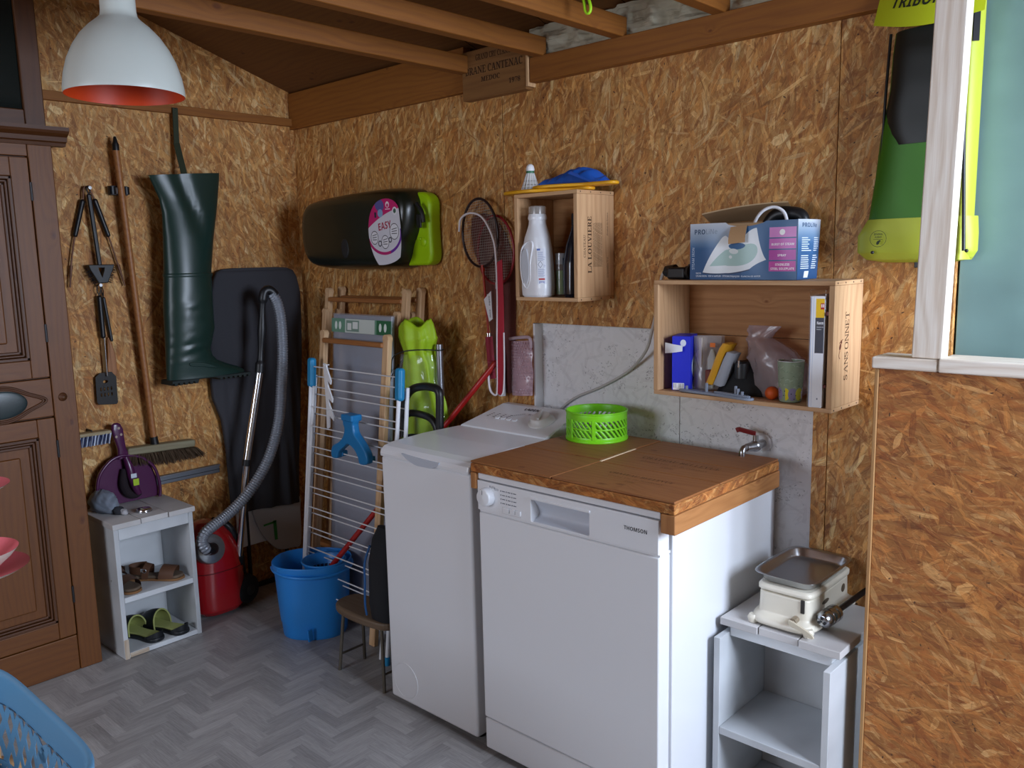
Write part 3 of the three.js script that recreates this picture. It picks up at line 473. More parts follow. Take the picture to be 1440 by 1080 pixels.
// ------------------------------------------------------------------ ironing board under a dark cover
{
  const X = LX + 0.035, t = thing('ironing_board', 'folded ironing board standing in the corner under a dark grey cloth cover', 'ironing board', [X, 0, 0.25]);
  const out = [[1.415, 0.33, 0.11], [1.412, 0.37, 0.06], [1.4, 0.395, 0.03], [1.37, 0.41, 0.012], [1.3, 0.428, -0.002], [1.2, 0.44, 0.0], [1.05, 0.449, 0.006], [0.947, 0.455, 0.012], [0.88, 0.453, 0.02], [0.78, 0.42, 0.03], [0.65, 0.408, 0.042], [0.5, 0.405, 0.052], [0.372, 0.402, 0.058]];
  const rings = []; const n = 64;
  for (let i = 0; i < out.length - 1; i++) for (let s = 0; s < 4; s++) { const [y, za, zb] = out[i].map((v, k) => v + (out[i + 1][k] - v) * s / 4); rings.push([y, za, zb]); } rings.push(out[out.length - 1]);
  const R = rings.map(([y, za, zb]) => Array.from({ length: n }, (_, j) => { const a = j / n * 2 * PI, c = Math.cos(a), s = Math.sin(a), z = (za + zb) / 2 + (za - zb) / 2 * Math.sign(c) * Math.abs(c) ** 0.7; const k = Math.min(1, Math.max(0, (1.3 - y) * 1.4)); return [X + (y > 1.4 ? 0.015 : 0.022) * Math.sign(s) * Math.abs(s) ** 0.5 + (s > 0 ? k * (0.007 * Math.sin(z * 55 + y * 3) + 0.005 * Math.sin(z * 120 - y * 4)) : 0), y - (y < 0.45 ? 0.03 * ((0.4 - z) / 0.35) * (s > -2 ? 1 : 0) : 0), z]; }));
  P(t, 'cover', loft(R.map((r) => r.slice().reverse())), S('#37373c', 0.92));
  P(t, 'board', bx(X - 0.016, X - 0.002, 0.2, 1.38, 0.1, 0.38, 0.006, 1), M.whiteMatte);
  for (const z of [0.14, 0.33]) P(t, 'leg', rod([X - 0.008, 0.012, z], [X - 0.008, 0.4, z], 0.009), M.steelDark);
  P(t, 'foot', rod([X - 0.008, 0.011, 0.1], [X - 0.008, 0.011, 0.37], 0.011), M.blackMatte);
  // the white hem hanging below the cover
  const hem = P(t, 'hem', extL(smoothShape([[0.3, 0.375], [0.302, 0.32], [0.27, 0.24], [0.235, 0.19], [0.19, 0.15], [0.12, 0.14], [0.075, 0.15], [0.068, 0.3], [0.072, 0.375], [0.18, 0.38]]), X + 0.003, X + 0.012, 0.003), S('#b9bcc0', 0.8), 'pale hem with a green print');
  P(hem, 'print', mg([extL(shp([[0.262, 0.283], [0.2, 0.288], [0.2, 0.279], [0.262, 0.275]]), X + 0.0122, X + 0.0135), extL(shp([[0.214, 0.289], [0.198, 0.289], [0.196, 0.2], [0.21, 0.2]]), X + 0.0122, X + 0.0135)]), S('#2f8a3c', 0.7), 'green print');
}
// ------------------------------------------------------------------ vacuum cleaner standing on end
{
  const cx = 0.055, cz = 0.545, t = thing('vacuum_cleaner', 'red vacuum cleaner parked upright with a grey corrugated hose and chrome tube', 'vacuum cleaner', [cx, 0, cz]);
  P(t, 'body', loftY([[0.012, cx, cz, 0.085, 0.09, 3], [0.03, cx, cz, 0.096, 0.108, 3], [0.1, cx, cz, 0.1, 0.114, 3], [0.2, cx, cz + 0.002, 0.1, 0.112, 2.8], [0.27, cx, cz + 0.006, 0.096, 0.104, 2.6], [0.33, cx - 0.004, cz + 0.012, 0.086, 0.09, 2.4], [0.37, cx - 0.008, cz + 0.018, 0.068, 0.068, 2.2], [0.39, cx - 0.01, cz + 0.02, 0.04, 0.042, 2], [0.396, cx - 0.01, cz + 0.02, 0.01, 0.012, 2]], 48, 5), M.red);
  // black bumper down the right-hand edge, big wheel
  P(t, 'bumper', sweep([[0.05, 0.385, cz - 0.01], [0.09, 0.365, cz - 0.05], [0.1, 0.32, cz - 0.075], [0.09, 0.24, cz - 0.1], [0.085, 0.12, cz - 0.112], [0.07, 0.05, cz - 0.105]], 40, 12, (u) => 0.017 - 0.005 * Math.abs(u - 0.5)), M.black);
  const wh = P(t, 'wheel', lath([[0, 0.05], [0.03, 0.05], [0.05, 0.046], [0.06, 0.036], [0.063, 0.02], [0.063, 0.0], [0.058, -0.006], [0, -0.006]], 0, 0, 0, 40).rotateZ(-PI / 2).rotateY(0.25).translate(0.095, 0.075, cz - 0.1), M.blackMatte);
  P(wh, 'hub_cap', lath([[0, 0.006], [0.018, 0.005], [0.022, 0.0]], 0, 0, 0, 24).rotateZ(-PI / 2).rotateY(0.25).translate(0.145, 0.075, cz - 0.112), M.rubber);
  P(t, 'seam', loftY([[0.193, cx, cz + 0.002, 0.1003, 0.1124, 2.8], [0.197, cx, cz + 0.002, 0.1008, 0.113, 2.8]], 48, 1, false, false), S('#5a0a0e', 0.5));
  // silver dial round the hose inlet
  const dial = P(t, 'dial', lath([[0.018, 0.022], [0.03, 0.02], [0.033, 0.014], [0.043, 0.016], [0.046, 0.01], [0.056, 0.011], [0.06, 0.004], [0.061, -0.02]], 0, 0, 0, 40).rotateZ(-PI / 2 + 0.25).translate(cx + 0.09, 0.3, cz + 0.052), S('#9da0a4', 0.3, { metalness: 0.7 }), 'silver dial with rings');
  P(dial, 'inlet', rod([cx + 0.09, 0.3, cz + 0.052], [cx + 0.125, 0.309, cz + 0.056], 0.023, 0.021), M.black);
  const hp = [[cx + 0.12, 0.31, cz + 0.06], [cx + 0.15, 0.325, cz + 0.10], [cx + 0.15, 0.36, cz + 0.115], [cx + 0.145, 0.395, cz + 0.09], [0.19, 0.43, 0.55], [0.19, 0.477, 0.473], [0.19, 0.545, 0.4], [0.19, 0.642, 0.33], [0.19, 0.78, 0.277], [0.185, 0.933, 0.25], [0.18, 1.07, 0.232], [0.175, 1.198, 0.228], [0.17, 1.27, 0.238], [0.165, 1.31, 0.258]];
  P(t, 'hose', sweep(hp, 560, 14, (u) => 0.0215 + 0.0019 * Math.sin(u * 2 * PI * 118)), S('#8b9099', 0.32, { metalness: 0.35 }), 'grey corrugated hose');
  P(t, 'hose_cuff', sweep([[cx + 0.12, 0.309, cz + 0.058], [cx + 0.138, 0.316, cz + 0.075], [cx + 0.149, 0.328, cz + 0.1]], 12, 16, () => 0.0245), M.black);
  P(t, 'handle', sweep([[0.17, 1.3, 0.243], [0.165, 1.322, 0.262], [0.16, 1.318, 0.285], [0.156, 1.27, 0.296], [0.15, 1.15, 0.305], [0.148, 1.04, 0.318], [0.147, 0.985, 0.325]], 50, 14, (u) => (u < 0.25 ? 0.019 : u > 0.88 ? 0.02 : 0.0155 + 0.003 * Math.sin(u * 14))), M.black, 'black curved handle');
  const w = P(t, 'wand', rod([0.147, 0.99, 0.325], [0.14, 0.62, 0.41], 0.0155), M.chrome, 'chrome tube');
  P(w, 'lower_tube', rod([0.14, 0.64, 0.405], [0.12, 0.11, 0.4805], 0.0132), M.chrome); P(w, 'collar', rod([0.1405, 0.632, 0.4075], [0.1395, 0.606, 0.412], 0.0172), M.black);
  P(t, 'tube_clip', bxr(0.09, 0.14, 0.19, 0.23, 0.452, 0.485, 0.006), M.black);
}
// ------------------------------------------------------------------ the two twin shelf boxes
function shelfBox(label, x, z, turn, setBack) {          // built facing +x, its width along z
  const t = thing('box_shelf', label, 'shelf', [x, 0, z]);
  bases.set(t, [0, 0, 0]); t.rotation.y = turn;
  const D = 0.26, W = 0.3, s = 0.017, wm = M.shelf;
  const a = -D / 2, b = D / 2, c = -W / 2, d = W / 2;
  for (const [z0, z1] of [[c, c + s], [d - s, d]]) P(t, 'side_panel', bx(a, b, 0, setBack ? 0.472 : 0.4965, z0, z1, 0.0015, 1), wm);
  P(t, 'bottom_board', bx(a, b - 0.001, 0.002, 0.02, c + s + 0.0005, d - s - 0.0005, 0.0015, 2), wm);
  P(t, 'shelf_board', bx(a + 0.012, b - 0.001, 0.212, 0.232, c + s + 0.0005, d - s - 0.0005, 0.0015, 2), wm);
  P(t, 'back_panel', bx(a, a + 0.01, 0.021, 0.452, c + s + 0.0005, d - s - 0.0005, 0.001, 1), wm);
  P(t, 'top_rail', setBack ? bx(a, b - setBack, 0.462, 0.4895, c + s + 0.0005, d - s - 0.0005, 0.0015, 2) : bx(a, b - 0.001, 0.4525, 0.4965, c + s + 0.0005, d - s - 0.0005, 0.0015, 2), wm);
  const f = b - setBack + 0.012, w3 = (W + 0.014) / 3, y0 = setBack ? 0.49 : 0.497;
  for (let i = 0; i < 3; i++) P(t, 'top_plank', bx(a - (setBack ? 0.075 : 0.018), f - (i === 1 ? 0.004 : 0), y0, y0 + 0.02 + (i === 1 ? 0.0005 : 0), c - 0.007 + i * w3 + 0.0013, c - 0.007 + (i + 1) * w3 - 0.0013, 0.002, 0), M.shelfTop);
  return t;
}
M.shelf = S('#e3e7ea', 0.45, { map: mottle }); M.shelfTop = S('#d9d6d4', 0.5, { map: mottle });
const SLX = 0.09, SLZ = 0.846;
shelfBox('low white box shelf with shoes inside, beside the wardrobe', SLX, SLZ, 0, 0);
const topL = 0.5185;
{
  // worn corner blocks of bare wood belong to the left one
  const t = scene.getObjectByName('box_shelf');
  P(t, 'worn_corner', mg([bx(0.1302, 0.1316, 0.0, 0.075, 0.132, 0.149, 0.0004, 1), bx(0.1302, 0.1314, 0.003, 0.0195, 0.06, 0.13, 0.0004, 2)]), wood('#c9bba8'));
  for (const y of [0.27, 0.29]) P(t, 'screw', rod([0.03 + (y - 0.27) * 2, y, 0.1499], [0.03 + (y - 0.27) * 2, y, 0.151], 0.003), M.steel);
}
// dustpan and brush leaning on the wall behind the shelf top
{
  const X = LX + 0.05, t = thing('dustpan', 'purple plastic dustpan standing upright on the white shelf against the wall', 'dustpan', [X, topL, 0.84]);
  const pur = PH('#4d1745', 0.32, { clearcoat: 0.4, clearcoatRoughness: 0.25 });
  const lo = [[0.952, 0.522], [0.955, 0.6], [0.94, 0.655], [0.9, 0.698], [0.862, 0.712], [0.835, 0.71], [0.78, 0.692], [0.737, 0.65], [0.72, 0.6], [0.716, 0.55], [0.72, 0.522]];
  P(t, 'pan', extL(shp(lo), X - 0.012, X - 0.004, 0.002), pur);
  const rimPts = lo.map(([z, y]) => [X + 0.012, y, z]); P(t, 'rim', mg([sweep(rimPts, 60, 10, () => 0.006), sheet(60, 3, (u, v) => { const p = crv(rimPts).getPoint(u); return [X - 0.006 + 0.018 * v, p.y, p.z]; })]), pur);
  P(t, 'handle', loftY([[0.7, X + 0.004, 0.843, 0.01, 0.024, 3], [0.74, X + 0.006, 0.85, 0.011, 0.016, 3], [0.78, X + 0.008, 0.857, 0.011, 0.019, 3], [0.815, X + 0.008, 0.861, 0.01, 0.022, 3], [0.836, X + 0.008, 0.864, 0.008, 0.017, 2], [0.842, X + 0.008, 0.864, 0.004, 0.007, 2]], 24, 4), pur);
  for (const [y, z] of [[0.822, 0.858], [0.796, 0.851], [0.79, 0.87]]) P(t, 'peg_hole', ball(X + 0.018, y, z, 0.002, 0.005, 0.005), S('#b0a090', 0.6));
  const b = thing('hand_brush', 'dark purple hand brush clipped inside the dustpan', 'brush', [X, 0.6, 0.83]);
  P(b, 'handle', sweep([[X + 0.016, 0.705, 0.842], [X + 0.024, 0.67, 0.835], [X + 0.028, 0.62, 0.828], [X + 0.028, 0.575, 0.816], [X + 0.024, 0.555, 0.806]], 30, 12, (u) => 0.011 + 0.005 * Math.sin(u * PI)), pur);
  P(b, 'bristle_pad', sweep([[X + 0.012, 0.66, 0.852], [X + 0.013, 0.6, 0.857], [X + 0.014, 0.565, 0.845], [X + 0.014, 0.548, 0.82], [X + 0.014, 0.553, 0.795]], 30, 12, (u) => 0.013 * Math.sin(0.4 + u * 2.4) + 0.004), S('#1c1018', 0.9));
  P(b, 'tag', mg([bxr(X + 0.0455, X + 0.0465, 0.625, 0.642, 0.818, 0.84, 0.0004)]), S('#c9d3dc', 0.6), 'white tag'); P(b, 'price_sticker', bxr(X + 0.0455, X + 0.0465, 0.594, 0.62, 0.811, 0.833, 0.0004), S('#a3c21c', 0.5), 'lime green sticker');
  const l = thing('jar_lid', 'shiny round metal jar lid lying on the white shelf top', 'lid', [0.15, topL, 0.85]);
  P(l, 'disc', lath([[0.026, 0.0002], [0.028, 0.002], [0.027, 0.009], [0.023, 0.013], [0.012, 0.0145], [0, 0.015]], 0.15, topL, 0.85, 36), M.chrome);
  P(l, 'rolled_edge', new THREE.TorusGeometry(0.0275, 0.002, 8, 36).rotateX(PI / 2).translate(0.15, topL + 0.0022, 0.85), M.chrome);
  const gl = thing('work_glove', 'grey crumpled work glove on the corner of the white shelf top', 'glove', [0.03, topL, 0.955]);
  P(gl, 'cloth', sheetBlob(0.02, topL, 0.945, 0.085, 0.045, 0.045, 7), S('#7e8794', 0.9));
  P(gl, 'cuff', sheetBlob(0.1, topL, 0.925, 0.026, 0.016, 0.02, 11), S('#2b2d33', 0.9), 'dark cuff');
  P(gl, 'finger', sheetBlob(0.13, topL, 0.915, 0.02, 0.012, 0.012, 3), S('#a7a6aa', 0.9));
}
function sheetBlob(x, y, z, rx, ry, rz, sd) {
  const g = new THREE.SphereGeometry(1, 36, 22), p = g.attributes.position;
  for (let i = 0; i < p.count; i++) { const a = p.getX(i), b = p.getY(i), c = p.getZ(i), k = 1 + 0.3 * (vnoise(a * 2.5 + sd, b * 2.5 + c * 2) - 0.5) + 0.16 * (vnoise(a * 7 + sd, c * 7 + b * 5) - 0.5); p.setXYZ(i, x + a * rx * k, y + Math.max(0, (b * k + 0.75)) * ry, z + c * rz * k); }
  g.computeVertexNormals(); return g;
}
// ------------------------------------------------------------------ shoes
function solePts(L, W) { return [[-0.5, 0], [-0.46, 0.3], [-0.36, 0.4], [-0.1, 0.33], [0.1, 0.4], [0.28, 0.5], [0.42, 0.42], [0.5, 0.12], [0.5, -0.1], [0.43, -0.4], [0.28, -0.46], [0.05, -0.36], [-0.15, -0.31], [-0.36, -0.36], [-0.46, -0.28]].map(([x, z]) => [x * L, z * W]); }
{
  // leather sandals on the upper board: outline in the floor plane, toe to +x
  const leather = S('#5a3a26', 0.6), leather2 = S('#6f4c33', 0.6), cork = S('#b89058', 0.8), H = 0.2325;
  const sandal = (label, x, z, turn, tiltY) => {
    const t = thing('sandal', label, 'sandal', [x, H + tiltY, z], 'w', 'pair of brown leather sandals'); bases.set(t, [0, 0, 0]); t.rotation.y = turn;
    const up = (shape, y0, y1, b) => ext(shape, y0, y1, b).rotateX(-PI / 2);
    P(t, 'sole', up(smoothShape(solePts(0.212, 0.076)), 0, 0.009, 0.002), S('#8a623c', 0.8));
    P(t, 'footbed', up(smoothShape(solePts(0.204, 0.07)), 0.0092, 0.02, 0.004), S('#6b5a4a', 0.85));
    const arch = (x0, x1, h, w) => { const r = []; const n = 20; for (let i = 0; i <= n; i++) { const a = i / n * PI; r.push([Math.cos(a) * w, 0.012 + Math.sin(a) ** 0.7 * h]); } return sheet(n, 6, (u, v) => { const q = r[Math.round(u * n)]; return [x0 + (x1 - x0) * v + 0.01 * Math.sin(u * PI), q[1] * (1 - 0.12 * v), q[0] * (1 - 0.05 * v)]; }); };
    const st = S('#5a3a26', 0.6, { side: THREE.DoubleSide });
    P(t, 'toe_strap', arch(0.02, 0.075, 0.045, 0.038), st); P(t, 'ankle_strap', arch(-0.045, -0.02, 0.055, 0.034), st);
    P(t, 'heel_strap', sheet(24, 4, (u, v) => { const a = PI / 2 + u * PI; return [-0.045 + Math.cos(a) * 0.055, 0.03 + 0.03 * v, Math.sin(a) * 0.034]; }), st);
    const bu = P(t, 'buckle', new THREE.TorusGeometry(0.007, 0.0015, 8, 20).translate(-0.03, 0.045, 0.036), M.steel);
    return t;
  };
  sandal('brown leather sandal with its strap toward the right side of the shelf', 0.118, 0.812, 0.78, 0.0);
  const s2 = sandal('brown leather sandal standing at the left side of the shelf with its heel turned out', 0.1, 0.934, 0.03, 0.0);
  // upturned partner leaning on it shows its cork edge
  const clog = (label, x, y, z, turn) => {
    const t = thing('garden_clog', label, 'clog', [x, y, z], 'w', 'pair of black and green garden clogs'); bases.set(t, [0, 0, 0]); t.rotation.y = turn;
    const out = S('#14181c', 0.5), inn = S('#a9b06a', 0.8), up = (shape, y0, y1, b) => ext(shape, y0, y1, b).rotateX(-PI / 2);
    P(t, 'sole', up(smoothShape(solePts(0.24, 0.088)), 0, 0.016, 0.004), out);
    P(t, 'footbed', up(smoothShape(solePts(0.222, 0.074)), 0.0165, 0.024, 0.003), inn);
    P(t, 'upper', sheet(30, 16, (u, v) => { const a = u * PI, q = v, xx = -0.0 + 0.118 * q, w = 0.043 * Math.sqrt(Math.max(0, 1 - (q * 0.985) ** 3)) + 0.0006, h = 0.062 * (1 - q ** 2.2) + 0.006; return [xx + 0.012 * Math.sin(a), 0.012 + Math.sin(a) ** 0.75 * h, Math.cos(a) * w]; }), S('#14181c', 0.5, { side: THREE.DoubleSide }));
    P(t, 'lining', sheet(30, 8, (u, v) => { const a = u * PI, q = v, xx = 0.002 + 0.09 * q, w = 0.040 * Math.sqrt(Math.max(0, 1 - (q * 0.9) ** 3)), h = 0.057 * (1 - q ** 2.2) + 0.003; return [xx + 0.012 * Math.sin(a), 0.013 + Math.sin(a) ** 0.75 * h, Math.cos(a) * w]; }), S('#a9b06a', 0.8, { side: THREE.DoubleSide }));
    P(t, 'rim', sweep(Array.from({ length: 15 }, (_, i) => { const a = i / 14 * PI; return [0.001 + 0.012 * Math.sin(a), 0.013 + Math.sin(a) ** 0.75 * 0.066, Math.cos(a) * 0.0425]; }), 40, 8, () => 0.0032), inn, 'yellow-green rim');
    P(t, 'heel_wall', sheet(30, 4, (u, v) => { const a = PI / 2 + u * PI, h = 0.02 * Math.sin(u * PI); return [-0.072 + Math.cos(a) * 0.044, 0.014 + (0.006 + h) * v, Math.sin(a) * 0.037]; }), S('#14181c', 0.5, { side: THREE.DoubleSide }));
    return t;
  };
  clog('black clog with yellow-green lining, in front on the bottom shelf board', 0.112, 0.0205, 0.8, 3.49);
  clog('black clog with yellow-green lining, further back at the left on the bottom shelf board', 0.098, 0.0205, 0.891, 3.45);
}
// ------------------------------------------------------------------ mop bucket and mop
{
  const cx = 0.54, cz = 0.385, t = thing('mop_bucket', 'bright blue plastic mop bucket with a wringer insert in its rim', 'bucket', [cx, 0, cz]);
  // plan: rounded, longer along the direction of the room's diagonal; a thin shell
  const ring = (y, k, a, b) => Array.from({ length: 56 }, (_, i) => { const q = i / 56 * 2 * PI, c = Math.cos(q), s = Math.sin(q); const u = a * k * Math.sign(c) * Math.abs(c) ** 0.85, v = b * k * Math.sign(s) * Math.abs(s) ** 0.85; return [cx + 0.75 * u + 0.66 * v, y, cz - 0.66 * u + 0.75 * v]; });
  const A = 0.152, B = 0.125;
  P(t, 'body', loft([ring(0.006, 0.01, A, B), ring(0.004, 0.78, A, B), ring(0.0, 0.8, A, B), ring(0.012, 0.81, A, B), ring(0.055, 0.835, A, B), ring(0.058, 0.855, A, B), ring(0.15, 0.9, A, B), ring(0.262, 0.945, A, B), ring(0.264, 0.985, A, B), ring(0.288, 1.0, A, B), ring(0.293, 0.995, A, B), ring(0.293, 0.97, A, B), ring(0.27, 0.955, A, B), ring(0.15, 0.885, A, B), ring(0.02, 0.79, A, B), ring(0.016, 0.01, A, B)], false, false), M.blue);
  const wx = cx + 0.062, wz = cz - 0.012;
  const wr = [[0.0, 0.175], [0.045, 0.175], [0.052, 0.18], [0.074, 0.262], [0.078, 0.276], [0.083, 0.279], [0.086, 0.285], [0.083, 0.289], [0.078, 0.287], [0.071, 0.262], [0.05, 0.183], [0.0, 0.179]];
  const w = P(t, 'wringer', lath(wr, wx, 0.012, wz, 48), M.blue, 'blue wringer basket');
  for (let i = 0; i < 26; i++) { const a = i / 26 * 2 * PI; P(w, 'slot', rod([wx + Math.cos(a) * 0.0665, 0.258, wz + Math.sin(a) * 0.0665], [wx + Math.cos(a) * 0.0585, 0.225, wz + Math.sin(a) * 0.0585], 0.0055, 0.0045, 8), S('#0a2a55', 0.6), 'dark drain slot'); }
  P(t, 'bridge', bar([wx - 0.075, 0.285, wz + 0.04], [wx - 0.1, 0.285, wz - 0.06], 0.012, 0.02, 0.003), M.blue);
  P(t, 'rib', bar([cx + 0.155 * 0.55, 0.005, cz + 0.082], [cx + 0.165 * 0.55, 0.055, cz + 0.088], 0.008, 0.02, 0.003), M.blue); P(t, 'rib', bar([cx - 0.02, 0.235, cz + 0.125], [cx - 0.018, 0.285, cz + 0.14], 0.006, 0.012, 0.002), M.blue);
  P(t, 'bail', tube(Array.from({ length: 17 }, (_, i) => { const q = -0.35 + i / 16 * (PI + 0.1), u = A * 1.015 * Math.cos(q), v = B * 1.03 * Math.sin(q); return [cx + 0.75 * u + 0.66 * v, 0.27 - 0.012 * Math.sin(i / 16 * PI), cz - 0.66 * u + 0.75 * v]; }), 0.006, 60), M.blue);
  const m = thing('mop', 'mop with a red handle standing in the bucket and leaning back to the wall', 'mop', [wx, 0.2, wz]);
  P(m, 'handle', rod([0.6, 0.235, 0.372], [1.22, 1.066, 0.035], 0.0105, 0.0105, 16), S('#a81c1a', 0.35));
  P(m, 'cap', ball(1.221, 1.068, 0.0345, 0.0112), S('#a81c1a', 0.35));
  const br = []; for (let i = 0; i < 40; i++) { const a = rnd() * 2 * PI, r = rnd() * 0.04; br.push(tube([[0.6, 0.24, 0.372], [0.6 + r * 0.7 * Math.cos(a), 0.225, 0.372 + r * 0.7 * Math.sin(a)], [wx + r * Math.cos(a), 0.196, wz + r * Math.sin(a)]], 0.004, 5, false, 5)); }
  P(m, 'yarn', mg(br), S('#8f97a0', 0.95)).userData.kind = 'stuff';
}
// ------------------------------------------------------------------ folded wooden chairs against the back wall
{
  const build = (label, u0, u1, topY, d0, wmid, cross, low) => {
    const t = thing('folding_chair', label, 'chair', [(u0 + u1) / 2, 0, d0 + 0.08], 'b', 'folded wooden chairs leaning on the back wall');
    const post = (u, y, d, db, w = 0.033) => { const g = bar([u, 0.0, db], [u, y - w / 2, d], w, 0.022, 0.004); const cap = rod([u, y - w / 2, d - 0.011], [u, y - w / 2, d + 0.011], w / 2, w / 2, 20); return mg([g, cap]); };
    P(t, 'long_post', post(u0, topY, d0, d0 + 0.16), M.deck); P(t, 'long_post', post(u1, topY, d0, d0 + 0.16), M.deck);
    P(t, 'top_rail', bar([u0 + 0.012, topY - 0.048, d0 + 0.006], [u1 - 0.012, topY - 0.048, d0 + 0.006], 0.02, 0.03, 0.007), M.handleWood);
    P(t, 'inner_post', post(u0 + 0.006, wmid, d0 + 0.026, d0 + 0.156, 0.028), M.deck); P(t, 'inner_post', post(u1 - 0.028, wmid, d0 + 0.026, d0 + 0.156, 0.028), M.deck);
    if (low) {
      P(t, 'front_post', post(0.43, low, d0 + 0.14, d0 + 0.27), M.deck); P(t, 'front_post', post(0.836, low, d0 + 0.14, d0 + 0.27), M.deck);
      P(t, 'seat_rail', bar([0.44, low - 0.04, d0 + 0.15], [0.826, low - 0.04, d0 + 0.15], 0.02, 0.026, 0.007), M.handleWood);
    }
    P(t, 'bottom_rail', bar([u0 + 0.012, 0.25, d0 + 0.13], [u1 - 0.012, 0.25, d0 + 0.13], 0.02, 0.03, 0.006), M.handleWood);
    return t;
  };
  build('pale wooden folding chair in front, its cross rails darker brown', 0.275, 0.785, 1.325, 0.085, 1.24, true, 1.165);
  build('pale wooden folding chair behind the other, only its post tops showing', 0.275, 0.795, 1.328, 0.022, 1.235, true, 0);
  // grey wrapped board with a green label, standing in front of the chairs
  const w = thing('wrapped_board', 'flat grey board wrapped in plastic with a green printed label across its top', 'board', [0.64, 0, 0.26], 'b');
  const brd = (d) => d;
  const lean = (g) => g.applyMatrix4(new THREE.Matrix4().makeShear(0, 0, 0, 0, 0, 0)).rotateX(0).translate(0, 0, 0);
  P(w, 'board', bar([0.625, 0.006, 0.268], [0.625, 1.225, 0.175], 0.37, 0.014, 0.003), S('#9ea4b0', 0.5));
  P(w, 'wrap', bar([0.625, 0.003, 0.2685], [0.625, 1.23, 0.1755], 0.378, 0.018, 0.004), M.film);
  const lt = print(0.38, 0.056, (g, W, H) => { g.fillStyle = '#6f9a84'; g.fillRect(0, 0, W, H); g.fillStyle = '#cfd8d2'; g.fillRect(W * 0.24, 0, W * 0.5, H); g.fillStyle = '#7f9a8e'; g.fillRect(W * 0.26, H * 0.1, W * 0.22, H * 0.8); g.fillStyle = '#e6ebe8'; g.fillRect(W * 0.28, H * 0.3, W * 0.07, H * 0.5); g.fillRect(W * 0.37, H * 0.2, W * 0.09, H * 0.5); g.fillStyle = '#2f6a48'; g.fillRect(W * 0.77, 0, W * 0.23, H); g.fillStyle = '#e6f0ea'; for (const x of [0.8, 0.88, 0.05, 0.12]) { g.beginPath(); g.ellipse(W * (x + 0.03), H * 0.5, W * 0.022, H * 0.3, 0, 0, 2 * PI); g.fill(); } });
  P(w, 'label', bar([0.625, 1.155, 0.1908], [0.625, 1.21, 0.1867], 0.381, 0.004, 0.001), S('#7f9a8e', 0.5));
  P(w, 'label_print', face(0.38, 0.054, [0.625, 1.183, 0.1916], [-0.076, 0, 0]), printed(lt, 0.4));
}
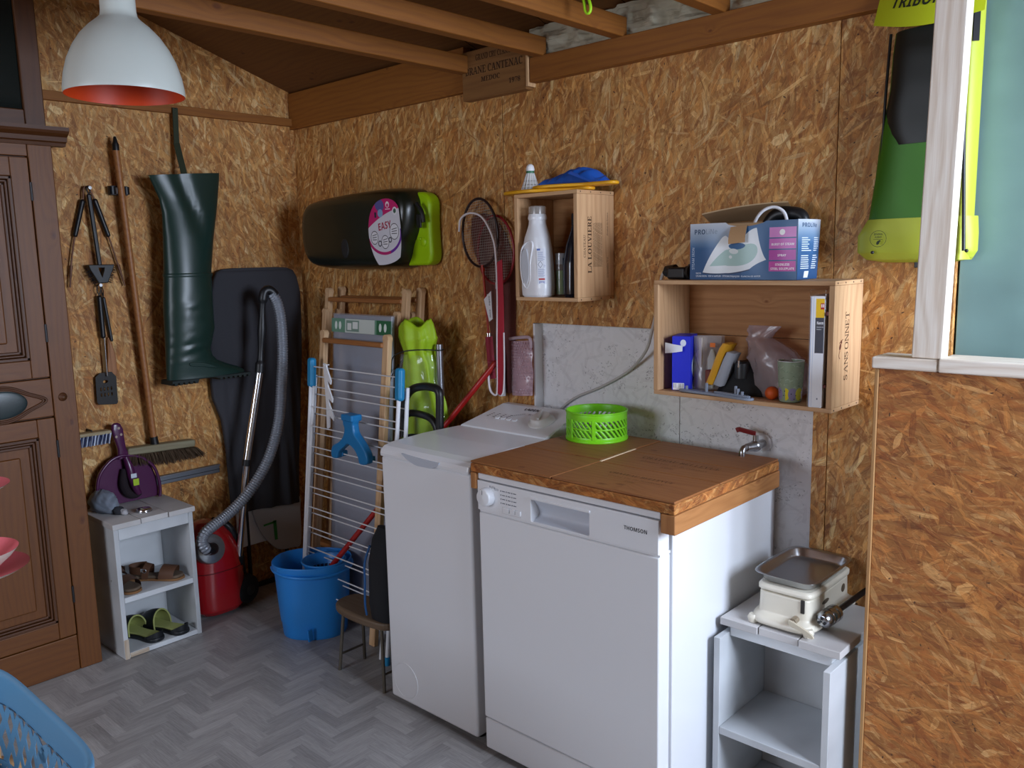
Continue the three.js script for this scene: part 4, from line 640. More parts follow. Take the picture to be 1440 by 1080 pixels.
// ------------------------------------------------------------------ drying rack
{
  const t = thing('drying_rack', 'white folded clothes drying rack with blue corner caps standing in front of the chairs', 'drying rack', [0.73, 0, 0.36], 'b');
  const W = M.white, dA = (y) => 0.42 - 0.115 * y / 1.05, dB = (y) => 0.392 - 0.115 * y / 1.05;
  for (const u of [0.452, 1.0]) { P(t, 'side_tube', rod([u, 0.02, dA(0.02)], [u, 1.04, dA(1.04)], 0.0075), W); P(t, 'side_tube', rod([u + (u < 0.7 ? -0.02 : 0.02), 0.02, dB(0.02)], [u + (u < 0.7 ? -0.012 : 0.012), 0.99, dB(0.99)], 0.0075), W); P(t, 'leg', rod([u + (u < 0.7 ? 0.022 : -0.022), 0.02, dA(0.02) + 0.012], [u + (u < 0.7 ? 0.008 : -0.008), 0.98, dA(0.98) - 0.01], 0.0065), W);
    P(t, 'corner_cap', mg([bar([u, 0.945, dA(0.945) - 0.004], [u, 1.062, dA(1.06)], 0.036, 0.028, 0.012)]), S('#1f86b8', 0.4), 'blue corner cap');
    P(t, 'foot', mg([rod([u, 0.0, dA(0)], [u, 0.03, dA(0.03)], 0.0105), rod([u + (u < 0.7 ? -0.02 : 0.02), 0.0, dB(0)], [u + (u < 0.7 ? -0.02 : 0.02), 0.03, dB(0.03)], 0.0105)]), S('#1f86b8', 0.4)); }
  for (const y of [1.028, 0.95, 0.872, 0.795, 0.715, 0.635, 0.555, 0.475, 0.395, 0.315, 0.235, 0.155]) P(t, 'rod', rod([0.452, y, dA(y)], [1.0, y, dA(y)], 0.0026, 0.0026, 8), W);
  for (const y of [0.985, 0.915, 0.837, 0.76, 0.68, 0.6, 0.52, 0.44, 0.36, 0.28, 0.2]) P(t, 'rod', rod([0.44, y, dB(y)], [1.012, y, dB(y)], 0.0026, 0.0026, 8), W);
  const c = thing('rack_clamp', 'blue plastic wishbone-shaped clamp hooked on the rods of the drying rack', 'clamp', [0.755, 0.79, 0.375], 'b');
  const bl = S('#1878b4', 0.4), d0 = dA(0.8) + 0.006;
  const s = smoothShape([[0.735, 0.862], [0.728, 0.84], [0.735, 0.822], [0.722, 0.79], [0.69, 0.765], [0.655, 0.748], [0.642, 0.722], [0.648, 0.7], [0.68, 0.703], [0.69, 0.727], [0.72, 0.748], [0.752, 0.765], [0.79, 0.75], [0.81, 0.725], [0.822, 0.7], [0.865, 0.708], [0.868, 0.74], [0.84, 0.775], [0.8, 0.81], [0.792, 0.84], [0.792, 0.862]]);
  P(c, 'body', ext(s, d0, d0 + 0.03, 0.006), bl); P(c, 'head', bxr(0.726, 0.796, 0.853, 0.878, d0 - 0.012, d0 + 0.036, 0.006), bl); P(c, 'hook', mg([bxr(0.648, 0.69, 0.706, 0.728, d0 - 0.016, d0 + 0.01, 0.005), bxr(0.818, 0.862, 0.708, 0.73, d0 - 0.016, d0 + 0.01, 0.005)]), bl);
  const h = thing('hook_strip', 'thin white notched plastic strip hanging on the left of the drying rack', 'hook', [0.57, 0.94, 0.3], 'b');
  const hs = [[0.558, 1.05], [0.578, 1.046]]; for (let i = 0; i < 3; i++) { const y = 1.03 - i * 0.07; hs.push([0.582 + i * 0.002, y], [0.604 + i * 0.004, y - 0.045], [0.6 + i * 0.004, y - 0.06], [0.58 + i * 0.002, y - 0.045]); } hs.push([0.578, 0.8], [0.56, 0.79], [0.563, 0.9]);
  P(h, 'strip', ext(shp(hs), dA(0.95) + 0.003, dA(0.95) + 0.009, 0.001), M.white); P(h, 'eyelet', rod([0.567, 1.042, dA(0.95) - 0.012], [0.567, 1.042, dA(0.95) + 0.01], 0.0025), M.white);
}
// ------------------------------------------------------------------ lime green folded parasol, trolley
{
  const d = 0.14, t = thing('folded_parasol', 'lime green folded fabric bundle in a clear plastic sleeve with a metal tube', 'parasol', [0.91, 0, d], 'b');
  const sec = [[0.02, 0.91, d, 0.03, 0.03], [0.5, 0.9, d, 0.055, 0.05], [0.74, 0.905, d, 0.105, 0.042], [0.85, 0.925, d, 0.115, 0.044], [0.92, 0.925, d, 0.1, 0.044], [0.99, 0.91, d, 0.085, 0.042], [1.06, 0.915, d, 0.075, 0.04], [1.095, 0.915, d, 0.06, 0.048], [1.115, 0.912, d, 0.066, 0.05], [1.15, 0.91, d, 0.085, 0.055], [1.19, 0.905, d, 0.078, 0.05], [1.21, 0.905, d, 0.066, 0.04], [1.18, 0.905, d, 0.05, 0.03], [1.12, 0.905, d, 0.03, 0.02]];
  const rings = slices(sec.flatMap((a, i) => (i < sec.length - 1 ? [0, 1, 2].map((s) => a.map((v, k) => v + (sec[i + 1][k] - v) * s / 3)) : [a])), 48);
  for (const r of rings) r.forEach((p, j) => { const a = j / 48 * 2 * PI, f = 1 + 0.11 * Math.sin(a * 7 + p[1] * 6) + 0.08 * (vnoise(a * 3 + 9, p[1] * 18) - 0.5); p[0] = 0.91 + (p[0] - 0.91) * f; p[2] = d + (p[2] - d) * f; if (p[1] > 1.15) p[1] += 0.014 * Math.sin(a * 3 + 1); });
  P(t, 'fabric', loft(rings.map((r) => r.slice().reverse())), M.limeCloth);
  const sl = [[0.03, 0.9, d, 0.04, 0.04], [0.5, 0.9, d, 0.07, 0.06], [0.74, 0.9, d, 0.12, 0.052], [0.85, 0.915, d, 0.128, 0.054], [0.95, 0.9, d, 0.115, 0.052], [1.04, 0.9, d, 0.098, 0.05], [1.09, 0.905, d, 0.084, 0.05]];
  const sr = slices(sl.flatMap((a, i) => (i < sl.length - 1 ? [0, 1, 2, 3].map((s) => a.map((v, k) => v + (sl[i + 1][k] - v) * s / 4)) : [a])), 48);
  for (const r of sr) r.forEach((p, j) => { const a = j / 48 * 2 * PI, f = 1 + 0.07 * (vnoise(a * 4, p[1] * 22) - 0.5) + 0.05 * (vnoise(a * 9, p[1] * 50) - 0.5); p[0] = 0.9 + (p[0] - 0.9) * f; p[2] = d + (p[2] - d) * f; });
  P(t, 'sleeve', loft(sr.map((r) => r.slice().reverse()), false, false), PH('#ffffff', 0.08, { transmission: 0.96, thickness: 0, side: THREE.DoubleSide }), 'clear plastic sleeve');
  P(t, 'pole', rod([1.012, 0.0, d - 0.01], [1.012, 1.13, d - 0.01], 0.0135, 0.0135, 24), S('#9a9da4', 0.3, { metalness: 0.9 }), 'metal tube');
  P(t, 'string', tube([[0.815, 1.02, d + 0.06], [0.85, 1.08, d + 0.075], [0.91, 1.106, d + 0.065], [0.98, 1.112, d + 0.03], [1.03, 1.11, d + 0.006], [1.012, 1.11, d - 0.03], [0.9, 1.1, d - 0.055], [0.82, 1.06, d], [0.83, 1.02, d + 0.06], [0.79, 0.95, d + 0.06], [0.77, 0.85, d + 0.075]], 0.0022, 90), M.black);
  const c = thing('shopping_trolley', 'dark navy trolley bag with a black plastic loop handle, behind the washing machine', 'trolley', [1.03, 0, 0.25], 'b');
  P(c, 'handle', mg([sweep([[0.935, 0.80, 0.25], [0.94, 0.88, 0.25], [0.96, 0.945, 0.25], [1.0, 0.98, 0.25], [1.06, 0.995, 0.25], [1.115, 0.995, 0.25], [1.138, 0.985, 0.25], [1.142, 0.96, 0.25], [1.138, 0.88, 0.25], [1.136, 0.8, 0.25]], 80, 14, () => 0.0145), sweep([[0.945, 0.878, 0.25], [0.985, 0.892, 0.25], [1.04, 0.893, 0.25], [1.09, 0.885, 0.25], [1.118, 0.86, 0.25], [1.125, 0.82, 0.25]], 40, 12, () => 0.013)]), M.black);
  P(c, 'bag', loftY([[0.1, 1.055, 0.255, 0.085, 0.03, 4], [0.14, 1.055, 0.255, 0.095, 0.035, 4], [0.7, 1.055, 0.255, 0.095, 0.035, 4], [0.79, 1.055, 0.255, 0.09, 0.03, 4], [0.815, 1.055, 0.255, 0.08, 0.02, 3]], 40, 6), S('#1a2036', 0.85));
  P(c, 'axle', rod([0.9, 0.062, 0.2], [1.14, 0.062, 0.2], 0.006), M.steelDark);
  for (const u of [0.89, 1.15]) P(c, 'wheel', new THREE.TorusGeometry(0.045, 0.016, 10, 30).rotateY(PI / 2).translate(u, 0.062, 0.2), M.rubber);
}
// ------------------------------------------------------------------ small stool with things on it, beside the washing machine
{
  const t = thing('stool', 'low wooden stool with thin metal legs half hidden beside the washing machine', 'stool', [1.0, 0, 0.43]);
  const sw = wood('#6b5a48', 0.6);
  P(t, 'seat', ext(smoothShape([[0.86, -0.46], [0.88, -0.52], [0.95, -0.545], [1.08, -0.545], [1.165, -0.52], [1.17, -0.44], [1.08, -0.405], [0.95, -0.405], [0.88, -0.42]]), 0.222, 0.25, 0.008, 0).rotateX(-PI / 2), sw);
  for (const [x, z] of [[0.91, 0.51], [1.12, 0.51], [0.91, 0.43], [1.12, 0.43]]) P(t, 'leg', rod([x - (x < 1 ? 0.02 : -0.02), 0.0, z + (z > 0.45 ? 0.015 : -0.015)], [x, 0.224, z], 0.006), S('#6d675c', 0.4, { metalness: 0.6 }));
  P(t, 'stretcher', mg([rod([0.895, 0.06, 0.52], [0.895, 0.06, 0.42], 0.004), rod([1.135, 0.06, 0.52], [1.135, 0.06, 0.42], 0.004)]), S('#6d675c', 0.4, { metalness: 0.6 }));
  const b = thing('dark_bag', 'dark cloth bag with a blue strap standing on the low stool', 'bag', [1.06, 0.25, 0.42]);
  P(b, 'cloth', loftY([[0.2512, 1.125, 0.475, 0.055, 0.055, 3], [0.3, 1.125, 0.475, 0.06, 0.06, 3], [0.44, 1.125, 0.475, 0.06, 0.055, 3], [0.52, 1.13, 0.475, 0.058, 0.04, 2.6], [0.56, 1.135, 0.475, 0.05, 0.015, 2.4]], 40, 5), S('#15171c', 0.9));
  P(b, 'strap', tube([[1.085, 0.5, 0.515], [1.072, 0.44, 0.53], [1.075, 0.38, 0.535], [1.07, 0.3, 0.535], [1.07, 0.258, 0.53]], 0.004, 30), S('#1b4d80', 0.7), 'blue strap');
}
// ------------------------------------------------------------------ dark case with lime rim on the wall
{
  const t = thing('hard_case', 'black and lime green moulded plastic case with a pink label hanging on the wall', 'case', [0.5, 1.55, 0.06], 'b');
  const lim = S('#a6d40c', 0.35), blk = PH('#14190f', 0.3, { clearcoat: 0.3, clearcoatRoughness: 0.3 });
  const L = new THREE.Shape(); L.moveTo(0.55, 1.41); L.lineTo(0.87, 1.413); L.quadraticCurveTo(0.908, 1.416, 0.909, 1.46); L.quadraticCurveTo(0.902, 1.55, 0.907, 1.635); L.quadraticCurveTo(0.905, 1.672, 0.86, 1.683); L.lineTo(0.55, 1.7); L.closePath();
  P(t, 'lime_frame', ext(L, 0.002, 0.06, 0.014, -1, 4), lim, 'lime green back frame');
  P(t, 'lock_knob', mg([rod([0.868, 1.5, 0.01], [0.868, 1.5, 0.062], 0.019, 0.017, 28), ball(0.868, 1.5, 0.062, 0.017, 0.017, 0.006), bxr(0.838, 0.856, 1.507, 1.516, 0.055, 0.066, 0.003)]), lim);
  // domed black shell: shrinking rings from the wall to the front
  const prof = [[0.003, 1.0], [0.03, 1.01], [0.07, 1.0], [0.1, 0.97], [0.12, 0.92], [0.132, 0.84], [0.138, 0.7], [0.14, 0.4], [0.14, 0.02]];
  const c = [0.508, 1.553], base = (k) => smoothShape([[-0.36, 0.06], [-0.33, 0.115], [-0.25, 0.135], [-0.05, 0.148], [0.15, 0.152], [0.29, 0.145], [0.335, 0.12], [0.35, 0.07], [0.335, -0.01], [0.305, -0.06], [0.29, -0.1], [0.265, -0.135], [0.21, -0.15], [0.0, -0.152], [-0.24, -0.146], [-0.33, -0.12], [-0.362, -0.05]]).getPoints(2).map((p) => [c[0] + p.x * (1 - (1 - k) * 0.5 * (0.45 / 0.36)), c[1] + p.y * k]);
  const rings = prof.map(([d, k]) => { const q = base(1).slice(0, -1); return q.map(([u, y]) => [c[0] + (u - c[0]) * (k > 0.5 ? 1 - (1 - k) * 0.45 : 0.775 * (k / 0.5)), c[1] + (y - c[1]) * k, d]); });
  P(t, 'shell', loft(rings.map((r) => r.slice()), true, true), blk, 'smoky black domed shell');
  P(t, 'latch', ext(shp([[0.40, 1.655], [0.455, 1.662], [0.45, 1.642], [0.455, 1.628], [0.41, 1.628]]), 0.108, 0.136, 0.003), lim, 'lime latch');
  P(t, 'thumb_recess', lath([[0.0, 0.002], [0.02, 0.004], [0.026, 0.0]], 0, 0, 0, 30).rotateX(PI / 2).scale(1, 1.5, 1).translate(0.478, 1.485, 0.139), M.rubber);
  P(t, 'side_slot', mg([sweep([[0.868, 1.64, 0.087], [0.892, 1.61, 0.087], [0.9, 1.57, 0.087]], 14, 10, () => 0.008), bxr(0.862, 0.888, 1.55, 1.6, 0.083, 0.09, 0.004)]), M.black);
  const lab = print(0.22, 0.26, (g, W, H) => {
    g.clearRect(0, 0, W, H); g.save(); g.beginPath(); g.moveTo(W * 0.28, H * 0.06); g.bezierCurveTo(W * 0.5, -H * 0.03, W * 0.85, H * 0.0, W * 0.95, H * 0.16); g.bezierCurveTo(W * 1.02, H * 0.5, W * 1.0, H * 0.75, W * 0.95, H * 0.88); g.bezierCurveTo(W * 0.8, H * 0.97, W * 0.5, H * 1.0, W * 0.3, H * 0.99); g.bezierCurveTo(W * 0.1, H * 0.85, 0, H * 0.6, W * 0.02, H * 0.42); g.bezierCurveTo(W * 0.04, H * 0.25, W * 0.12, H * 0.14, W * 0.28, H * 0.06); g.closePath(); g.clip();
    g.fillStyle = '#d9d9e2'; g.fillRect(0, 0, W, H); g.fillStyle = '#c8206e'; g.beginPath(); g.moveTo(0, 0); g.lineTo(W, 0); g.lineTo(W, H * 0.16); g.quadraticCurveTo(W * 0.5, H * 0.2, 0, H * 0.44); g.fill();
    g.fillStyle = '#5b5a9c'; g.beginPath(); g.ellipse(W * 0.38, H * 0.1, W * 0.14, H * 0.09, 0.3, 0, 7); g.fill(); g.fillStyle = '#86a9cf'; g.beginPath(); g.ellipse(W * 0.4, H * 0.22, W * 0.08, H * 0.06, 0, 0, 7); g.fill(); g.fillStyle = '#2a2d44'; g.fillRect(W * 0.22, H * 0.2, W * 0.06, H * 0.08);
    g.fillStyle = '#f4e6ee'; g.beginPath(); g.arc(W * 0.62, H * 0.1, W * 0.055, 0, 7); g.fill(); g.fillStyle = '#c8206e'; g.beginPath(); g.arc(W * 0.62, H * 0.11, W * 0.03, 0, 7); g.fill(); g.fillStyle = '#f4e6ee'; g.fillRect(W * 0.55, H * 0.16, W * 0.15, H * 0.012);
    g.strokeStyle = '#6a2a9c'; g.lineWidth = W * 0.05; g.beginPath(); g.ellipse(W * 0.5, H * 0.52, W * 0.5, H * 0.3, 0, -0.2, 1.2); g.stroke(); g.strokeStyle = '#b8206e'; g.beginPath(); g.ellipse(W * 0.5, H * 0.52, W * 0.5, H * 0.3, 0, 1.2, 2.9); g.stroke();
    g.fillStyle = '#a8143c'; g.font = `bold ${H * 0.15}px sans-serif`; g.textAlign = 'center'; g.save(); g.translate(W * 0.52, H * 0.46); g.rotate(-0.12); g.fillText('EASY', 0, 0, W * 0.4); g.restore();
    g.fillStyle = '#e8e8ee'; g.strokeStyle = '#3a3a42'; g.lineWidth = W * 0.012; for (const [x, y, r] of [[0.2, 0.58, 0.11], [0.52, 0.65, 0.11], [0.8, 0.5, 0.13]]) { g.beginPath(); g.ellipse(W * x, H * y, W * r, W * r * 1.05, 0, 0, 7); g.fill(); g.stroke(); g.beginPath(); for (let k = 0; k < 3; k++) { g.moveTo(W * (x - r * 0.6), H * (y - 0.03 + k * 0.03)); g.lineTo(W * (x + r * 0.6), H * (y - 0.05 + k * 0.04)); } g.stroke(); }
    g.beginPath(); g.arc(W * 0.36, H * 0.67, W * 0.045, 0, 7); g.moveTo(W * 0.71, H * 0.62); g.arc(W * 0.67, H * 0.62, W * 0.04, 0, 7); g.lineWidth = W * 0.02; g.stroke(); g.fillStyle = '#e9e9ef'; g.beginPath(); g.arc(W * 0.83, H * 0.2, W * 0.07, 0, 7); g.fill(); g.fillStyle = '#4a6a5a'; g.beginPath(); g.arc(W * 0.83, H * 0.2, W * 0.04, 0, 7); g.fill(); g.restore();
  }, 512);
  P(t, 'label', face(0.2, 0.25, [0.735, 1.54, 0.1405]), decal(lab, 0.45), 'pink and white printed label');
}
// ------------------------------------------------------------------ badminton rackets in their sleeve, bubble wrap
{
  const racket = (label, cu, cy, d, tilt, fr, sh, gr) => {
    const t = thing('badminton_racket', label, 'racket', [cu, cy - 0.3, d], 'b', 'badminton rackets in the sleeve');
    const rot = (u, y) => [cu + (u * Math.cos(tilt) - y * Math.sin(tilt)), cy + (u * Math.sin(tilt) + y * Math.cos(tilt)), d];
    const head = Array.from({ length: 32 }, (_, i) => { const a = i / 32 * 2 * PI; return rot(0.088 * Math.cos(a), 0.118 * Math.sin(a) - 0.006 * Math.cos(a) ** 2); });
    P(t, 'head', new THREE.TubeGeometry(crv(head, true), 80, 0.0048, 8, true), fr);
    const st = []; for (let i = -9; i <= 9; i++) { const u = i * 0.0092, h = 0.116 * Math.sqrt(Math.max(0, 1 - (u / 0.088) ** 2)); st.push(rod(rot(u, -h), rot(u, h), 0.0006, 0.0006, 4)); } for (let i = -12; i <= 12; i++) { const y = i * 0.0092, w = 0.087 * Math.sqrt(Math.max(0, 1 - (y / 0.118) ** 2)); st.push(rod(rot(-w, y), rot(w, y), 0.0006, 0.0006, 4)); }
    P(t, 'strings', mg(st), S('#b8b4a8', 0.5));
    P(t, 'shaft', mg([rod(rot(0, -0.118), rot(0, -0.36), 0.0042), rod(rot(0, -0.112), rot(0, -0.135), 0.007)]), sh);
    P(t, 'collar', rod(rot(0, -0.352), rot(0, -0.37), 0.0105), M.chrome);
    P(t, 'grip', rod(rot(0, -0.365), rot(0, -0.515), 0.0135, 0.0135, 12), gr);
  };
  racket('badminton racket in front with a red shaft and pinkish grip, head upright', 1.152, 1.523, 0.045, 0.085, S('#2a1c20', 0.35), S('#b8351c', 0.35), S('#a83a4c', 0.8));
  racket('badminton racket behind with a white and black shaft in the red sleeve', 1.205, 1.462, 0.022, 0.03, S('#8e1a24', 0.35), S('#d8d8d8', 0.35), S('#c9c9cb', 0.7));
  const t = thing('racket_sleeve', 'clear racket sleeve with a red side band and white piping', 'racket sleeve', [1.18, 1.3, 0.03], 'b');
  const o = [[1.068, 1.53], [1.08, 1.575], [1.13, 1.592], [1.19, 1.572], [1.245, 1.5], [1.275, 1.42], [1.28, 1.3], [1.275, 1.15], [1.272, 1.0], [1.262, 0.965], [1.235, 0.955], [1.205, 0.965], [1.195, 0.99], [1.17, 1.06], [1.148, 1.2], [1.126, 1.35], [1.085, 1.45]];
  P(t, 'front', ext(smoothShape(o), 0.064, 0.0655), PH('#fbf7f8', 0.04, { transmission: 1, thickness: 0 }), 'clear plastic front');
  P(t, 'back', ext(smoothShape(o), 0.004, 0.006), PH('#a8605a', 0.4, { transmission: 0.7, thickness: 0 }), 'reddish see-through back');
  P(t, 'piping', new THREE.TubeGeometry(crv([[1.068, 1.53], [1.08, 1.575], [1.13, 1.592], [1.19, 1.572], [1.238, 1.5], [1.25, 1.42], [1.252, 1.3], [1.246, 1.15], [1.243, 1.0], [1.235, 0.958], [1.21, 0.965], [1.2, 0.99], [1.198, 1.03]].map(([u, y]) => [u, y, 0.0665])), 120, 0.0038, 8), S('#e6dfe2', 0.4), 'white piping');
  P(t, 'red_band', ext(shp([[1.256, 1.42], [1.28, 1.43], [1.283, 1.3], [1.279, 1.1], [1.272, 0.97], [1.255, 0.958], [1.243, 0.965], [1.25, 1.15], [1.256, 1.3]]), 0.066, 0.069, 0.0008), S('#b01c34', 0.55), 'red side band');
  P(t, 'band_piping', tube([[1.282, 1.18], [1.28, 1.05], [1.273, 0.975], [1.26, 0.957]].map(([u, y]) => [u, y, 0.0695]), 0.0028, 30), S('#e6dfe2', 0.4));
  const tag = print(0.05, 0.11, (g, W, H) => { g.fillStyle = '#d8d5d8'; g.fillRect(0, 0, W, H); g.fillStyle = '#2b2b30'; g.save(); g.translate(W * 0.42, H * 0.06); g.rotate(PI / 2); g.font = `bold ${W * 0.5}px sans-serif`; g.fillText('oo6uɅʌoow', 0, 0, H * 0.9); g.restore(); });
  const tg = P(t, 'tag', ext(shp([[1.186, 1.292], [1.222, 1.322], [1.226, 1.225], [1.21, 1.215]]), 0.0667, 0.0677), S('#d8d5d8', 0.6)); P(tg, 'lettering', face(0.018, 0.085, [1.2135, 1.268, 0.0681], [0, 0, 0.06]), printed(tag));
  const n = thing('racket_nail', 'nail that the racket sleeve hangs from, hidden behind the racket heads', 'nail', [1.2, 1.63, 0], 'b'); P(n, 'shank', rod([1.165, 1.6, -0.003], [1.165, 1.6, 0.03], 0.003), M.steel);
  const b = thing('bubble_wrap', 'pinkish bubble wrap pouch hanging beside the racket sleeve', 'bubble wrap', [1.32, 1.06, 0.02], 'b');
  const bw = sheet(24, 44, (u, v) => [1.268 + 0.1 * u + 0.004 * Math.sin(v * 3), 0.962 + 0.192 * v - 0.008 * (1 - u), 0.02 + 0.012 * Math.sin(u * 3.1) + 0.006 * vnoise(u * 5, v * 5)]);
  P(b, 'film', bw, PH('#d8b8c4', 0.2, { transmission: 0.45, thickness: 0, side: THREE.DoubleSide }));
  const bu = []; for (let i = 0; i < 9; i++) for (let j = 0; j < 18; j++) bu.push(new THREE.SphereGeometry(0.0042, 8, 5).scale(1, 1, 0.5).translate(1.276 + i * 0.0105 + (j % 2) * 0.005, 0.97 + j * 0.0102, 0.023 + 0.012 * Math.sin((i + 0.5) / 9 * 3.1)));
  P(b, 'bubbles', mg(bu), PH('#e0c4ce', 0.15, { transmission: 0.5, thickness: 0 })).userData.kind = 'stuff';
  P(b, 'fold', sweep([[1.27, 1.155, 0.028], [1.32, 1.162, 0.036], [1.365, 1.165, 0.036], [1.376, 1.15, 0.036], [1.374, 1.13, 0.034]], 30, 8, () => 0.006), PH('#e0ccd4', 0.2, { transmission: 0.5, thickness: 0 }));
}
// ------------------------------------------------------------------ washing machine
{
  const x0 = 1.197, x1 = 1.597, zf = 0.54, zb = 0.002, t = thing('washing_machine', 'white top-loading washing machine standing left of the dishwasher', 'washing machine', [1.397, 0, 0.26]);
  const bodyS = shp([[x0 + 0.0, 0.018], [x1, 0.018], [x1, 0.826], [x0, 0.826]]);
  P(t, 'cabinet', bxr(x0, x1, 0.02, 0.828, zb, zf, 0.01), M.enamel);
  // filter cover and maker's line
  const f = P(t, 'filter_cover', mg([new THREE.TorusGeometry(0.058, 0.0016, 8, 48).translate(1.273, 0.095, zf), rod([1.273, 0.095, zf - 0.001], [1.273, 0.095, zf + 0.001], 0.0565, 0.0565, 40)]), M.enamel);
  // lid: gently domed top with a rounded front edge and a grip notch
  const pr = shp([[zb, 0.829], [zf + 0.004, 0.829], [zf + 0.006, 0.838], [zf + 0.002, 0.85], [zf - 0.012, 0.86], [zf - 0.04, 0.866], [0.36, 0.872], [0.2, 0.87], [0.19, 0.866], [zb, 0.866]].map(([z, y]) => [-z, y]));
  const lidG = ext(pr, x0 + 0.001, x1 - 0.001, 0.006, -1, 3).rotateY(PI / 2).translate(0, 0, 0);
  P(t, 'lid', lidG, M.enamel);
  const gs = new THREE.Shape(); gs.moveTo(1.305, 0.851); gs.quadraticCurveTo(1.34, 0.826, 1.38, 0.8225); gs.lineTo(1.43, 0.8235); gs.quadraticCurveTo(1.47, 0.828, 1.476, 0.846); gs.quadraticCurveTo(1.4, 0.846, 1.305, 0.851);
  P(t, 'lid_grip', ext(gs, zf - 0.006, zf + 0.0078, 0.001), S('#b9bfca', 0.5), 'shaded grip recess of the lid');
  // raised control panel: wedge narrowing to the back
  const ya = 0.868, yb = 0.928, za = 0.2, zc = 0.02, fl = [[x0 + 0.006, za], [x1 - 0.006, za], [x1 - 0.012, zc], [x0 + 0.05, zc]];
  const top = [[x0 + 0.012, ya + 0.006, za - 0.006], [x1 - 0.012, ya + 0.006, za - 0.006], [x1 - 0.016, yb, zc + 0.012], [x0 + 0.056, yb, zc + 0.012]];
  const pos = [], tri = (a, b, c) => pos.push(...a, ...b, ...c), quad = (a, b, c, d) => { tri(a, b, c); tri(a, c, d); };
  const bt = fl.map(([x, z]) => [x, 0.866, z]), bk = [[x1 - 0.012, 0.866, zb], [x0 + 0.05, 0.866, zb]], tk = [[x1 - 0.016, yb, zb + 0.003], [x0 + 0.056, yb, zb + 0.003]];
  quad(bt[0], bt[1], top[1], top[0]); quad(top[0], top[1], top[2], top[3]); quad(bt[1], bt[2], top[2], top[1]); quad(bt[3], bt[0], top[0], top[3]); quad(top[3], top[2], tk[0], tk[1]); quad(bt[2], bk[0], tk[0], top[2]); quad(bk[1], bt[3], top[3], tk[1]); quad(bk[0], bk[1], tk[1], tk[0]);
  const pg = new THREE.BufferGeometry(); pg.setAttribute('position', new THREE.Float32BufferAttribute(pos, 3)); pg.computeVertexNormals();
  const panel = P(t, 'control_panel', pg, M.enamel);
  const sl = Math.atan2(yb - ya - 0.006, za - zc - 0.018), on = (x, k) => [x, ya + 0.0065 + (yb - ya - 0.006) * k, za - 0.006 - (za - zc - 0.018) * k];
  for (let i = 0; i < 4; i++) { P(panel, 'button', bxr(-0.009, 0.009, -0.001, 0.004, -0.006, 0.006, 0.002).rotateX(sl).translate(...on(1.315 + i * 0.026, 0.42)), M.white); P(panel, 'front_button', bxr(-0.009, 0.009, -0.004, 0.004, -0.003, 0.003, 0.0015).translate(1.335 + i * 0.03, 0.866, za + 0.0005), M.white); }
  const kp = on(1.5, 0.5); const kn = P(panel, 'programme_knob', lath([[0.045, 0], [0.045, 0.006], [0.036, 0.008], [0.034, 0.02], [0.03, 0.024], [0, 0.025]], 0, 0, 0, 40).rotateX(sl).translate(...kp), S('#d9d7d4', 0.4));
  P(kn, 'pointer', bxr(-0.005, 0.005, 0.024, 0.032, -0.033, 0.033, 0.003).rotateY(0.5).rotateX(sl).translate(...kp), S('#c9c6c2', 0.4));
  const wt = print(0.3, 0.12, (g, W, H) => { g.fillStyle = '#3a3f4c'; g.font = `bold ${H * 0.17}px sans-serif`; g.fillText('LADEN', W * 0.48, H * 0.2); g.font = `${H * 0.09}px sans-serif`; g.fillText('EV 1020', W * 0.62, H * 0.42); for (let i = 0; i < 4; i++) for (let k = 0; k < 4; k++) g.fillRect(W * (0.1 + i * 0.09 + k * 0.012), H * (0.74 - k * 0.06), W * 0.03, H * 0.02); for (let i = 0; i < 9; i++) g.fillRect(W * (0.4 + i * 0.02), H * (0.62 - i * 0.03), W * 0.008, H * 0.03); });
  P(panel, 'lettering', face(0.3, 0.12, on(1.38, 0.62).map((v, k) => v + [0, 0.001, 0.0006][k]), [-PI / 2 + sl, 0, 0]), decal(wt));
  for (const x of [x0 + 0.04, x1 - 0.04]) for (const z of [zb + 0.05, zf - 0.05]) P(t, 'foot', rod([x, 0, z], [x, 0.022, z], 0.02), M.black);
}
